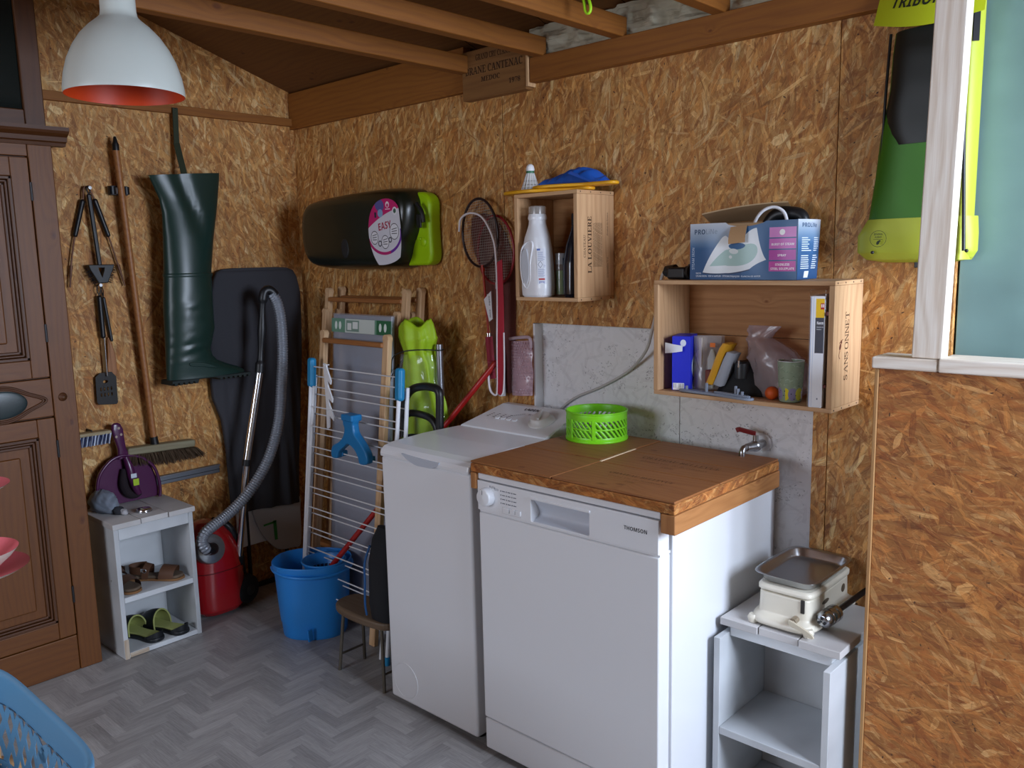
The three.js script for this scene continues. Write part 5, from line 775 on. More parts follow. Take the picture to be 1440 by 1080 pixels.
// ------------------------------------------------------------------ dishwasher
{
  const x0 = 1.643, x1 = 2.243, zf = 0.555, t = thing('dishwasher', 'white freestanding dishwasher under the wooden worktop', 'dishwasher', [1.943, 0, 0.25]);
  P(t, 'cabinet', bx(x0, x1, 0.02, 0.845, -0.03, 0.505, 0.003), M.enamel);
  P(t, 'top_strip', bx(x0, x1 - 0.004, 0.8285, 0.8455, 0.5, zf - 0.001, 0.003), M.enamel);
  const d = P(t, 'door', mg([bx(x0 + 0.001, x1 - 0.006, 0.118, 0.735, 0.506, zf, 0.005), bx(x0 + 0.001, x1 - 0.006, 0.735, 0.742, 0.506, zf - 0.004, 0.001)]), M.enamel);
  P(t, 'plinth', bx(x0 + 0.001, x1 - 0.006, 0.02, 0.114, 0.506, zf - 0.003, 0.004), M.enamel);
  // control fascia with a scooped handle
  const fs = shp([[x0 + 0.001, 0.742], [x1 - 0.006, 0.742], [x1 - 0.006, 0.826], [x0 + 0.001, 0.826]]);
  fs.holes.push(new THREE.Path([[1.842, 0.75], [1.846, 0.746], [2.03, 0.746], [2.034, 0.75], [2.034, 0.806], [2.03, 0.81], [1.846, 0.81], [1.842, 0.806]].map((p) => new THREE.Vector2(...p))));
  const pan = P(t, 'control_panel', ext(fs, 0.512, zf + 0.003, 0.002), M.enamel);
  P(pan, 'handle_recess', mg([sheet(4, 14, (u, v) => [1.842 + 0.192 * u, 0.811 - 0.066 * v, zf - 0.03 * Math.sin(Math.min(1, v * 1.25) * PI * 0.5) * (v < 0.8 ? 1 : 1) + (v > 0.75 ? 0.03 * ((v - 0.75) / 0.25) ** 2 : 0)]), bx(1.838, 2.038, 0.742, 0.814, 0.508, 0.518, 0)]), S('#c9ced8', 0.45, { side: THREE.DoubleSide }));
  P(pan, 'handle_lip', bxr(1.838, 2.038, 0.806, 0.813, zf - 0.012, zf + 0.006, 0.002), M.enamel);
  const k = P(pan, 'programme_knob', lath([[0.026, 0], [0.026, 0.006], [0.0245, 0.018], [0.022, 0.022], [0, 0.023]], 0, 0, 0, 40).rotateX(PI / 2).translate(1.684, 0.786, zf + 0.003), M.white);
  P(k, 'mark', bx(1.6835, 1.6845, 0.795, 0.808, zf + 0.0262, zf + 0.0266, 0), S('#4a4e58'));
  for (let i = 0; i < 3; i++) P(pan, 'button', bxr(1.746 + i * 0.021, 1.764 + i * 0.021, 0.752, 0.766, zf + 0.002, zf + 0.006, 0.0015), M.white);
  const pt = print(0.12, 0.075, (g, W, H) => { g.fillStyle = '#5a5f70'; g.strokeStyle = '#5a5f70'; g.lineWidth = 2; for (let j = 0; j < 4; j++) for (let i = 0; i < 3; i++) { g.fillRect(W * (0.42 + i * 0.17), H * (0.14 + j * 0.15), W * 0.09, H * 0.03); g.fillRect(W * (0.37 + i * 0.17), H * (0.13 + j * 0.15), W * 0.025, H * 0.05); } g.strokeRect(W * 0.42, H * 0.74, W * 0.55, H * 0.24); g.font = `${H * 0.13}px sans-serif`; g.fillText('P1  3h  ▷', W * 0.48, H * 0.92); g.fillText('Auto', W * 0.02, H * 0.13); g.fillText('Eco', W * 0.18, H * 0.18); });
  P(pan, 'markings', face(0.12, 0.075, [1.748, 0.784, zf + 0.0033]), decal(pt));
  const lt = print(0.08, 0.016, (g, W, H) => { g.fillStyle = '#23262e'; g.font = `bold ${H * 0.86}px sans-serif`; g.fillText('THOMSON', W * 0.03, H * 0.82, W * 0.94); });
  P(pan, 'lettering', face(0.078, 0.0156, [2.176, 0.792, zf + 0.0033]), decal(lt), 'maker name in dark capitals');
  for (const x of [x0 + 0.04, x1 - 0.04]) for (const z of [0.02, 0.46]) P(t, 'foot', rod([x, 0, z], [x, 0.022, z], 0.018), M.black);
}
// worktop: strand board core faced with old crate lids, battens round it
{
  const t = thing('worktop', 'home-made wooden worktop faced with wine crate lids on the dishwasher', 'worktop', [1.95, 0.846, 0.3]);
  const core = shp([[1.624, -0.562], [2.282, -0.562], [2.282, -0.035], [1.624, -0.035]]);
  P(t, 'core', bx(1.622, 2.282, 0.8475, 0.873, 0.03, 0.562, 0.004, 0), M.osbEdge, 'rough strand board core');
  const plank = (a, b, c, d, e) => P(t, 'plank', bx(a + 0.0006, b - 0.0006, 0.8735, 0.8795 + (e || 0), c + 0.0006, d - 0.0006, 0.002, 0), M.top);
  plank(1.621, 1.9135, 0.3375, 0.561); plank(1.621, 1.9055, 0.032, 0.336, 0.0008); plank(1.9155, 2.281, 0.352, 0.560); plank(1.9095, 2.281, 0.2, 0.351); plank(1.9095, 2.281, 0.033, 0.199);
  P(t, 'gap_sliver', bar([1.916, 0.8796, 0.35], [1.906, 0.8796, 0.17], 0.007, 0.003, 0.001), M.palePine, 'pale sliver of bare wood');
  P(t, 'side_batten', bx(2.245, 2.284, 0.8, 0.847, 0.03, 0.563, 0.003, 2), M.topEdge);
  P(t, 'side_batten', bx(1.622, 1.6425, 0.8, 0.847, 0.2, 0.563, 0.003, 2), M.topEdge);
  const st = print(0.34, 0.16, (g, W, H) => { g.fillStyle = 'rgba(52,24,10,0.5)'; g.font = `bold ${H * 0.2}px serif`; g.textAlign = 'center'; g.fillText('CHATEAU BELLEVUE', W / 2, H * 0.35, W * 0.8); g.font = `italic ${H * 0.13}px serif`; g.fillText('Grand Vin de Bordeaux', W / 2, H * 0.6); g.fillText('1996', W / 2, H * 0.85); });
  P(t, 'stamp', face(0.3, 0.13, [2.1, 0.8802, 0.27], [-PI / 2, 0, 0]), decal(st)); P(t, 'stamp', face(0.24, 0.1, [2.1, 0.8802, 0.45], [-PI / 2, 0, 0]), decal(st));
}
// green strainer basket
{
  const c = [1.728, 0.8805, 0.118], t = thing('strainer_basket', 'round lime green plastic basket with slanted slots standing on the worktop', 'basket', c);
  const R = 0.092, H = 0.088, n = 20;
  const wall = []; const curved = (a0, a1, y0, y1, skew = 0) => sheet(Math.max(2, Math.round((a1 - a0) * 14)), 2, (u, v) => { const a = a0 + (a1 - a0) * u + skew * v; return [c[0] + R * Math.cos(a), c[1] + y0 + (y1 - y0) * v, c[2] - R * Math.sin(a)]; });
  const band = (y0, y1, r0 = R - 0.0015, r1 = R + 0.0012) => lath([[r0, y0], [r1, y0], [r1, y1], [r0, y1], [r0, y0]], ...c, 72);
  P(t, 'wall', mg([band(0.006, 0.016), band(0.0385, 0.0435), band(0.066, H)]), M.lime);
  P(t, 'rim', mg([new THREE.TorusGeometry(R + 0.001, 0.003, 8, 72).rotateX(PI / 2).translate(c[0], c[1] + H, c[2]), lath([[R - 0.002, 0], [R + 0.003, 0], [R + 0.004, 0.006], [R - 0.002, 0.006]], ...c, 72)]), M.lime);
  const slat = []; const N = 36; for (const [y0, y1] of [[0.016, 0.0385], [0.0435, 0.066]]) for (let i = 0; i < N; i++) { const a = i / N * 2 * PI, p = [], w = 0.085; const q = (u, v, r) => { const b = a + (u - 0.5) * w - (v - 0.5) * 0.2; return [c[0] + r * Math.cos(b), c[1] + y0 + (y1 - y0) * v, c[2] - r * Math.sin(b)]; }; const g = loft([0, 0.33, 0.66, 1].map((v) => [q(0, v, R - 0.0015), q(0, v, R + 0.0012), q(1, v, R + 0.0012), q(1, v, R - 0.0015)]), false, false); P(t, 'slat', g, M.limeSlat); }
  for (const a of [-1.02, 1.0, 2.2, 3.6, 4.4]) { const x = c[0] + (R + 0.001) * Math.cos(a), z = c[2] - (R + 0.001) * Math.sin(a); P(t, 'upright', bar([x, c[1] + 0.01, z], [x, c[1] + 0.07, z], 0.011, 0.004, 0.001, a + PI / 2), M.lime); }
  const fl = new THREE.Shape(); fl.setFromPoints(circle(0, 0, R - 0.002).getPoints(48)); for (let i = 0; i < 18; i++) for (const r of [0.03, 0.055, 0.078]) if (r > 0.05 || i % 2) { const a = i / 18 * 2 * PI; fl.holes.push(circle(r * Math.cos(a), r * Math.sin(a), 0.006, 0.006, 10)); }
  P(t, 'bottom', ext(fl, 0.008, 0.0105).rotateX(-PI / 2).translate(...c), M.lime);
}
// wall tap
{
  const t = thing('tap', 'small chrome wall tap with a red lever behind the worktop', 'tap', [2.18, 0.92, -0.03], 'b');
  P(t, 'flange', rod([2.2, 0.9, -0.037], [2.2, 0.9, -0.03], 0.026, 0.024, 24), M.white);
  P(t, 'body', mg([rod([2.2, 0.9, -0.035], [2.2, 0.9, 0.02], 0.012, 0.012, 16), ball(2.2, 0.9, 0.012, 0.017), rod([2.2, 0.9, 0.012], [2.2, 0.93, 0.012], 0.008), rod([2.2, 0.9, 0.02], [2.192, 0.9, 0.05], 0.014, 0.011, 6), tube([[2.192, 0.9, 0.048], [2.19, 0.9, 0.06], [2.19, 0.89, 0.068], [2.19, 0.872, 0.068]], 0.009, 16)]), M.steel);
  P(t, 'lever', mg([bar([2.2, 0.934, 0.012], [2.15, 0.943, 0.02], 0.014, 0.005, 0.002), bar([2.153, 0.9427, 0.02], [2.144, 0.938, 0.02], 0.014, 0.005, 0.002)]), S('#7a1014', 0.4), 'red lever');
}
// ------------------------------------------------------------------ wooden wine crates fixed to the wall
function crate(label, u0, u1, y0, y1, D, mat, axisSide) {
  const t = thing('wine_crate', label, 'crate', [(u0 + u1) / 2, y0, D / 2], 'b'), s = 0.011;
  P(t, 'top_board', bx(u0, u1, y1 - s, y1, 0.001, D - 0.001, 0.001, 0), mat); P(t, 'bottom_board', bx(u0, u1, y0, y0 + s, 0.001, D - 0.001, 0.001, 0), mat);
  P(t, 'side_board', bx(u0, u0 + s + 0.003, y0 + s + 0.0003, y1 - s - 0.0003, 0.001, D, 0.001, 1), mat); P(t, 'side_board', bx(u1 - s - 0.003, u1, y0 + s + 0.0003, y1 - s - 0.0003, 0.001, D, 0.001, 1), mat);
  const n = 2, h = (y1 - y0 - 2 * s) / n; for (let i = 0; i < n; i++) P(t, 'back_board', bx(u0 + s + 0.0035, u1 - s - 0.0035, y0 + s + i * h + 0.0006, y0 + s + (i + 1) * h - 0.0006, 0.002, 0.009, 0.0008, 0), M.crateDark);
  for (const y of [y0 + s / 2, y1 - s / 2]) for (let i = 0; i < 4; i++) P(t, 'nail_head', rod([u1 - 0.001, y, D * (0.1 + i * 0.27)], [u1 + 0.0006, y, D * (0.1 + i * 0.27)], 0.002), M.steelDark);
  return t;
}
{
  const s = crate('upright wooden wine crate on the wall holding a white bottle', 1.447, 1.702, 1.3, 1.63, 0.18, M.crate);
  const t1 = print(0.17, 0.32, (g, W, H) => { g.fillStyle = 'rgba(60,36,18,0.88)'; g.save(); g.translate(W * 0.36, H * 0.76); g.rotate(-PI / 2); g.font = `bold ${W * 0.15}px serif`; g.fillText('LA LOUVIERE', 0, 0, H * 0.54); g.font = `${W * 0.085}px serif`; g.fillText('CHATEAU', H * 0.15, -W * 0.17, H * 0.26); g.font = `${W * 0.06}px serif`; for (let i = 0; i < 6; i++) g.fillText('Pessac-Leognan  Grand Vin de Graves  Mis en bouteille au chateau'.slice(i, 44 + i), H * 0.06, W * (0.09 + i * 0.045), H * 0.42); g.fillText('12 bouteilles 75 cl', -H * 0.05, W * 0.5, H * 0.2); g.fillText('Produit de France', H * 0.36, W * 0.5, H * 0.22); g.restore(); });
  P(s, 'stamp', face(0.165, 0.315, [1.7025, 1.465, 0.09], [0, PI / 2, 0]), decal(t1), 'printed stamp in serif capitals');
  const c2 = crate('wide wooden wine crate on the wall above the worktop, full of small things', 1.966, 2.478, 1.046, 1.365, 0.17, M.crate);
  const t2 = print(0.15, 0.3, (g, W, H) => { g.fillStyle = 'rgba(70,44,24,0.85)'; g.save(); g.translate(W * 0.52, H * 0.8); g.rotate(-PI / 2); g.font = `${W * 0.2}px serif`; 'SANSONNET'.split('').forEach((ch, i) => g.fillText(ch, i * H * 0.066, 0)); g.restore(); g.fillStyle = 'rgba(96,40,24,0.85)'; g.beginPath(); g.ellipse(W * 0.2, H * 0.5, W * 0.035, H * 0.028, 0.4, 0, 7); g.ellipse(W * 0.24, H * 0.46, W * 0.028, H * 0.016, -0.4, 0, 7); g.fill(); g.lineWidth = W * 0.014; g.strokeStyle = 'rgba(96,40,24,0.85)'; g.beginPath(); g.moveTo(W * 0.2, H * 0.53); g.quadraticCurveTo(W * 0.12, H * 0.58, W * 0.2, H * 0.6); g.moveTo(W * 0.16, H * 0.47); g.lineTo(W * 0.3, H * 0.44); g.stroke(); });
  P(c2, 'stamp', face(0.15, 0.29, [2.4785, 1.205, 0.085], [0, PI / 2, 0]), decal(t2), 'burnt-in name beside a small bird emblem');
}
// in and on the upright crate
{
  const y = 1.3112, cu = 1.517, cd = 0.15;
  let t = thing('detergent_bottle', 'white plastic detergent bottle with a side grip standing in the upright crate', 'bottle', [cu, y, cd], 'b');
  const wp = PH('#e8eaee', 0.3, { clearcoat: 0.2 });
  // outline with a moulded-in side grip: a thick ring of plastic round a shallow recess
  P(t, 'body', loftY([[y, cu, cd, 0.046, 0.032, 3], [y + 0.006, cu, cd, 0.052, 0.036, 3], [y + 0.03, cu, cd, 0.054, 0.037, 3], [y + 0.1, cu - 0.001, cd, 0.053, 0.036, 2.8], [y + 0.15, cu - 0.001, cd, 0.049, 0.035, 2.6], [y + 0.185, cu, cd, 0.042, 0.033, 2.4], [y + 0.21, cu + 0.001, cd, 0.033, 0.029, 2.2], [y + 0.225, cu + 0.001, cd, 0.0285, 0.027, 2], [y + 0.24, cu + 0.001, cd, 0.027, 0.026, 2]], 48, 5), wp);
  P(t, 'grip_recess', ext(smoothShape([[cu - 0.037, y + 0.1], [cu - 0.033, y + 0.14], [cu - 0.015, y + 0.15], [cu - 0.005, y + 0.11], [cu - 0.006, y + 0.06], [cu - 0.018, y + 0.04], [cu - 0.033, y + 0.06]]), cd + 0.03, cd + 0.0378, 0.002), S('#c2c6cd', 0.45));
  P(t, 'grip_ridge', new THREE.TubeGeometry(crv([[-0.05, 0.1], [-0.044, 0.148], [-0.016, 0.17], [0.012, 0.165], [0.0, 0.11], [-0.002, 0.055], [-0.02, 0.028], [-0.042, 0.05]].map(([a, b]) => [cu + a * 0.82, y + b, cd + 0.0345]), true), 60, 0.003, 8, true), wp);
  P(t, 'neck', lath([[0.0285, 0.238], [0.03, 0.244], [0.0285, 0.25], [0.027, 0.256]], cu + 0.001, y, cd, 32), wp);
  P(t, 'dosing_cap', lath([[0.027, 0.252], [0.027, 0.278], [0.024, 0.281], [0, 0.282]], cu + 0.001, y, cd, 32), PH('#f4f2ee', 0.2, { transmission: 0.75, thickness: 0 }), 'translucent dosing cap');
  const lb = print(0.04, 0.14, (g, W, H) => { g.fillStyle = '#dfe3ec'; g.fillRect(0, 0, W, H); g.fillStyle = '#5b74b8'; g.fillRect(0, 0, W * 0.35, H * 0.05); g.fillStyle = '#8a98b8'; for (let i = 0; i < 24; i++) g.fillRect(W * 0.1, H * (0.08 + i * 0.026), W * (0.5 + 0.35 * hash(i, 5)), H * 0.009); g.fillStyle = '#dfe3ec'; g.fillRect(W * 0.1, H * 0.3, W * 0.6, H * 0.18); g.strokeStyle = '#333a50'; g.lineWidth = W * 0.03; g.beginPath(); g.moveTo(W * 0.35, H * 0.31); g.lineTo(W * 0.6, H * 0.39); g.lineTo(W * 0.35, H * 0.47); g.lineTo(W * 0.1, H * 0.39); g.closePath(); g.stroke(); g.fillStyle = '#c03a3a'; g.fillRect(W * 0.15, H * 0.73, W * 0.7, H * 0.04); g.fillStyle = '#2c45a8'; for (let i = 0; i < 9; i++) g.fillRect(W * (0.2 + i * 0.07), H * 0.8, W * 0.035, H * 0.07); g.fillRect(W * 0.1, H * 0.9, W * 0.8, H * 0.09); });
  P(t, 'label', sheet(10, 2, (u, v) => { const a = 0.42 + 0.75 * (1 - u), k = 2.8, c = Math.cos(a), s = Math.sin(a); return [cu + 0.0542 * Math.abs(c) ** (2 / k), y + 0.025 + 0.125 * v, cd + 0.0372 * Math.abs(s) ** (2 / k)]; }), printed(lb), 'printed label with barcode and warning diamond');
  t = thing('glass_jar', 'clear cylinder glass with green contents behind the white bottle', 'glass', [1.606, y, 0.06], 'b');
  P(t, 'glass', lath([[0, 0.002], [0.02, 0.002], [0.022, 0.006], [0.022, 0.135], [0.0205, 0.135], [0.0205, 0.008], [0, 0.006]], 1.572, y, 0.1, 32), PH('#ffffff', 0.05, { transmission: 0.95, thickness: 0 }));
  P(t, 'contents', lath([[0, 0.007], [0.02, 0.007], [0.02, 0.08], [0.0, 0.082]], 1.572, y, 0.1, 28), S('#5c7a3a', 0.6)); P(t, 'lid', lath([[0, 0.1], [0.0205, 0.1], [0.0205, 0.134], [0, 0.134]], 1.572, y, 0.1, 28), S('#8f8f92', 0.5));
  t = thing('dark_bottle', 'dark blue-black narrow bottle at the right of the upright crate', 'bottle', [1.655, y, 0.11], 'b');
  P(t, 'body', loftY([[y, 1.638, 0.11, 0.022, 0.04, 3], [y + 0.01, 1.638, 0.11, 0.026, 0.045, 3], [y + 0.1, 1.639, 0.11, 0.027, 0.045, 3], [y + 0.16, 1.641, 0.11, 0.024, 0.036, 2.6], [y + 0.2, 1.643, 0.11, 0.017, 0.022, 2.2], [y + 0.22, 1.643, 0.11, 0.014, 0.016, 2]], 36, 5), PH('#0e1826', 0.2, { clearcoat: 0.6, clearcoatRoughness: 0.1 }));
  P(t, 'cap', lath([[0.0165, 0.218], [0.0165, 0.25], [0.014, 0.254], [0, 0.254]], 1.643, y, 0.11, 28), M.black);
  P(t, 'label', bxr(1.6105, 1.612, y + 0.03, y + 0.12, 0.08, 0.14, 0.0006), S('#1d3046', 0.4));
  // on top
  const T = 1.6305;
  const bat = (label, d0, u0, pts, y0, name) => { const b = thing('beach_bat', label, 'bat', [1.58, y0, 0.11], 'b', 'yellow plastic bats'); P(b, 'blade', ext(smoothShape(pts), y0, y0 + 0.007, 0.002, -1, 2).rotateX(-PI / 2), S('#e0a21c', 0.42)); P(b, 'rim', new THREE.TubeGeometry(crv(pts.map(([u, d]) => [u, y0 + 0.005, -d]), true), 120, 0.0055, 8, true), S('#e0a21c', 0.42)); return b; };
  bat('flat yellow plastic bat lying across the crate top with its blade at the left', 0, 0, [[1.39, -0.12], [1.4, -0.06], [1.45, -0.03], [1.52, -0.03], [1.58, -0.07], [1.64, -0.1], [1.7, -0.1], [1.7, -0.13], [1.64, -0.135], [1.58, -0.16], [1.52, -0.19], [1.45, -0.19], [1.4, -0.17]], T + 0.001);
  bat('yellow plastic bat lying on the other one, its handle sticking out past the crate', 0, 0, [[1.5, -0.13], [1.52, -0.09], [1.56, -0.07], [1.62, -0.08], [1.68, -0.09], [1.76, -0.085], [1.79, -0.1], [1.785, -0.125], [1.74, -0.13], [1.68, -0.135], [1.62, -0.16], [1.56, -0.175], [1.52, -0.165]], T + 0.0115);
  const sc = thing('shuttlecock', 'white shuttlecock with a green band standing on the yellow bat', 'shuttlecock', [1.445, T + 0.011, 0.1], 'b');
  const su = 1.446, sy = T + 0.0105, sd = 0.1;
  P(sc, 'skirt', lath([[0.031, 0], [0.0315, 0.001], [0.0125, 0.058], [0.0115, 0.058], [0.03, 0.0]], su, sy, sd, 32), PH('#e8e6e0', 0.6, { transmission: 0.35, thickness: 0 }));
  for (let i = 0; i < 14; i++) { const a = i / 14 * 2 * PI; P(sc, 'feather', rod([su + 0.0315 * Math.cos(a), sy + 0.0005, sd + 0.0315 * Math.sin(a)], [su + 0.0122 * Math.cos(a), sy + 0.06, sd + 0.0122 * Math.sin(a)], 0.0017, 0.001, 5), M.whiteMatte); }
  P(sc, 'net', mg([0.012, 0.022, 0.034].map((h) => new THREE.TorusGeometry(0.0315 - h * 0.328, 0.0008, 5, 32).rotateX(PI / 2).translate(su, sy + h, sd))), S('#55544e', 0.7)); P(sc, 'band', lath([[0.0128, 0.058], [0.0132, 0.066]], su, sy, sd, 28), S('#1f6a44', 0.5), 'green band'); P(sc, 'cork', lath([[0.0131, 0.066], [0.0132, 0.074], [0.011, 0.082], [0.006, 0.087], [0, 0.088]], su, sy, sd, 28), M.whiteMatte);
  const bl = thing('blue_bundle', 'folded blue plastic cloth bundle behind the shuttlecock on the upright crate', 'bundle', [1.57, T + 0.02, 0.05], 'b');
  const bs = sheet(40, 24, (u, v) => { const s = Math.sin(v * PI), e = Math.min(1, u * 14, (1 - u) * 7); return [1.455 + 0.255 * u - 0.025 * (v - 0.5), T + 0.019 + 0.0002 + e * s ** 0.35 * (0.02 + 0.034 * Math.max(0, 1 - Math.abs(u - 0.62) * 1.7) + 0.006 * vnoise(u * 9, v * 7) + 0.004 * Math.sin(u * 40 + v * 9)), 0.008 + 0.085 * v]; });
  P(bl, 'cloth', bs, S('#1c57b4', 0.45, { side: THREE.DoubleSide })); P(bl, 'flap', sheet(16, 10, (u, v) => [1.6 + 0.1 * u, T + 0.048 - 0.028 * u * v + 0.018 * (1 - u) * Math.sin(v * 2.6), 0.03 + 0.07 * v]), S('#1f60c4', 0.45, { side: THREE.DoubleSide }));
  const pk = P(bl, 'fold', sheet(30, 3, (u, v) => [1.46 + 0.24 * u, T + 0.0192 + 0.014 * v * (0.4 + 0.6 * Math.sin(u * PI)), 0.094 + 0.002 * v]), S('#174a9c', 0.45, { side: THREE.DoubleSide }));
}
// in and on the wide crate
{
  const y = 1.0575;
  let t = thing('blue_box', 'upright blue cardboard box at the left in the wide crate', 'box', [2.02, y, 0.1], 'b');
  const bp = print(0.06, 0.15, (g, W, H) => { g.fillStyle = '#1e2ed0'; g.fillRect(0, 0, W, H); g.fillStyle = '#fff'; g.fillRect(W * 0.05, H * 0.87, W * 0.62, H * 0.13); g.fillStyle = '#2a2f48'; for (let i = 0; i < 22; i++) if (hash(i, 9) > 0.4) g.fillRect(W * (0.08 + i * 0.026), H * 0.88, W * 0.014, H * 0.08); g.fillStyle = '#e8eefc'; g.beginPath(); g.arc(W * 0.6, H * 0.12, W * 0.16, 0, 7); g.fill(); });
  const sp = print(0.06, 0.15, (g, W, H) => { g.fillStyle = '#2438dc'; g.fillRect(0, 0, W, H); g.strokeStyle = '#4f7af0'; g.lineWidth = 3; for (let i = 0; i < 5; i++) { g.beginPath(); g.moveTo(0, H * (0.02 + i * 0.05)); g.lineTo(W, H * (0.1 + i * 0.03)); g.stroke(); } g.fillStyle = '#d8ecf8'; g.beginPath(); g.ellipse(W * 0.9, H * 0.58, W * 0.75, H * 0.25, 0, 0, 7); g.fill(); g.fillStyle = '#2438dc'; g.beginPath(); g.ellipse(W * 1.1, H * 0.58, W * 0.7, H * 0.22, 0, 0, 7); g.fill(); g.fillStyle = '#d8ecf8'; g.beginPath(); g.arc(W * 0.6, H * 0.95, W * 0.3, 0, 7); g.fill(); });
  const bb = new THREE.Matrix4().makeRotationY(0.35), at = (g) => g.applyMatrix4(bb).translate(2.022, 0, 0.098);
  P(t, 'carton', at(bxr(-0.026, 0.026, y + 0.0005, y + 0.153, -0.045, 0.045, 0.002)), S('#1e2ed0', 0.4));
  P(t, 'front_print', at(face(0.051, 0.15, [0, y + 0.077, 0.0453])), printed(bp, 0.35)); P(t, 'side_print', at(face(0.088, 0.15, [0.0263, y + 0.077, 0], [0, PI / 2, 0])), printed(sp, 0.35));
  P(t, 'torn_flap', at(sheet(12, 6, (u, v) => [-0.045 + 0.05 * u, y + 0.135 - 0.03 * v * (1 - 0.5 * u) - 0.008 * u, 0.047 + 0.016 * Math.sin(u * 2.6) * (0.4 + 0.6 * v)])), S('#dfe0e4', 0.7, { side: THREE.DoubleSide }), 'white torn flap');
  t = thing('clear_pouch', 'clear plastic pouch with an orange sticker beside the blue box', 'pouch', [2.085, y, 0.09], 'b');
  P(t, 'film', mg([sheet(10, 16, (u, v) => [2.055 + 0.068 * u, y + 0.002 + 0.15 * v, 0.1 + 0.012 * Math.sin(u * PI) * (1 - 0.7 * v) + 0.004 * vnoise(u * 5, v * 8) - 0.03 * u]), sheet(10, 16, (u, v) => [2.055 + 0.068 * u, y + 0.002 + 0.15 * v, 0.085 - 0.01 * Math.sin(u * PI) * (1 - 0.7 * v) - 0.03 * u])]), PH('#ece8e6', 0.15, { transmission: 0.72, thickness: 0, side: THREE.DoubleSide }));
  P(t, 'contents', bxr(2.058, 2.078, y + 0.004, y + 0.148, 0.07, 0.1, 0.002), S('#cfc6ba', 0.6)); P(t, 'powder', loftY([[y + 0.006, 2.1, 0.08, 0.008, 0.01, 3], [y + 0.04, 2.1, 0.08, 0.017, 0.014, 3], [y + 0.09, 2.101, 0.08, 0.015, 0.012, 3], [y + 0.115, 2.1, 0.08, 0.006, 0.006, 2]], 24, 4), S('#c9ccc0', 0.8)); P(t, 'sticker', bxr(2.1, 2.116, y + 0.122, y + 0.134, 0.093, 0.0942, 0.0004), S('#ef7a16', 0.5), 'orange sticker');
  t = thing('sanding_belt', 'orange-yellow strap with grey printed paper leaning in the wide crate', 'sanding belt', [2.15, y, 0.1], 'b');
  P(t, 'belt', loft([[2.11, y + 0.026], [2.124, y + 0.06], [2.137, y + 0.095], [2.15, y + 0.125], [2.16, y + 0.139]].map(([u, yy], i) => [[u, yy, 0.13], [u, yy, 0.085], [u + 0.019, yy - 0.003, 0.085], [u + 0.019, yy - 0.003, 0.13]]).reverse()), S('#c9901e', 0.45), 'yellow strap');
  P(t, 'paper', loft([[2.131, y + 0.024], [2.146, y + 0.058], [2.16, y + 0.093], [2.172, y + 0.116]].map(([u, yy]) => [[u, yy, 0.128], [u, yy, 0.09], [u + 0.022, yy - 0.004, 0.09], [u + 0.022, yy - 0.004, 0.128]]).reverse()), S('#9a9ca2', 0.7)); P(t, 'end_tab', bxr(2.094, 2.112, y + 0.018, y + 0.06, 0.085, 0.11, 0.004), S('#7c3420', 0.5));
  t = thing('black_holder', 'black plastic stand with a round grey socket in the wide crate', 'holder', [2.19, y, 0.075], 'b');
  P(t, 'base', loftY([[y + 0.0005, 2.205, 0.075, 0.085, 0.04, 3.5], [y + 0.014, 2.205, 0.075, 0.078, 0.037, 3], [y + 0.04, 2.2, 0.075, 0.05, 0.032, 2.4], [y + 0.07, 2.198, 0.075, 0.028, 0.028, 2], [y + 0.088, 2.198, 0.075, 0.022, 0.024, 2]], 40, 5), M.blackMatte);
  P(t, 'socket', lath([[0.019, 0.045], [0.019, 0.084], [0.016, 0.086], [0.013, 0.08], [0, 0.078]], 2.2, y, 0.098, 32), S('#2e3236', 0.35)); P(t, 'pin', rod([2.2, y + 0.075, 0.115], [2.2, y + 0.093, 0.1145], 0.003), M.chrome);
  t = thing('grey_bracket', 'grey plastic bracket plate with upright pegs lying at the front of the wide crate', 'bracket', [2.16, y, 0.155], 'b');
  const gp = S('#8a95a6', 0.45);
  const plate = smoothShape([[2.04, -0.148], [2.06, -0.162], [2.16, -0.173], [2.25, -0.19], [2.275, -0.186], [2.275, -0.172], [2.24, -0.16], [2.15, -0.148], [2.08, -0.135]]);
  P(t, 'plate', ext(plate, y + 0.001, y + 0.008, 0.002).rotateX(-PI / 2), gp); P(t, 'rail', ext(smoothShape([[2.16, -0.166], [2.25, -0.184], [2.27, -0.18], [2.24, -0.166], [2.17, -0.157]]), y + 0.008, y + 0.013, 0.001).rotateX(-PI / 2), gp);
  for (const [u, d, h] of [[2.062, 0.15, 0.018], [2.129, 0.158, 0.032], [2.224, 0.172, 0.034], [2.232, 0.174, 0.028], [2.245, 0.176, 0.022]]) P(t, 'peg', bar([u, y + 0.006, d], [u, y + h, d], 0.006, 0.006, 0.001), gp);
  t = thing('plastic_bag', 'crumpled translucent plastic bag behind the printed glass in the wide crate', 'plastic bag', [2.29, y, 0.08], 'b');
  const bag = [[0.0008, 2.3, 0.07, 0.055, 0.04], [0.03, 2.3, 0.07, 0.075, 0.05], [0.08, 2.295, 0.07, 0.078, 0.05], [0.12, 2.275, 0.07, 0.066, 0.045], [0.145, 2.25, 0.072, 0.045, 0.032], [0.155, 2.24, 0.074, 0.032, 0.02], [0.17, 2.245, 0.076, 0.04, 0.014], [0.186, 2.255, 0.078, 0.048, 0.006]];
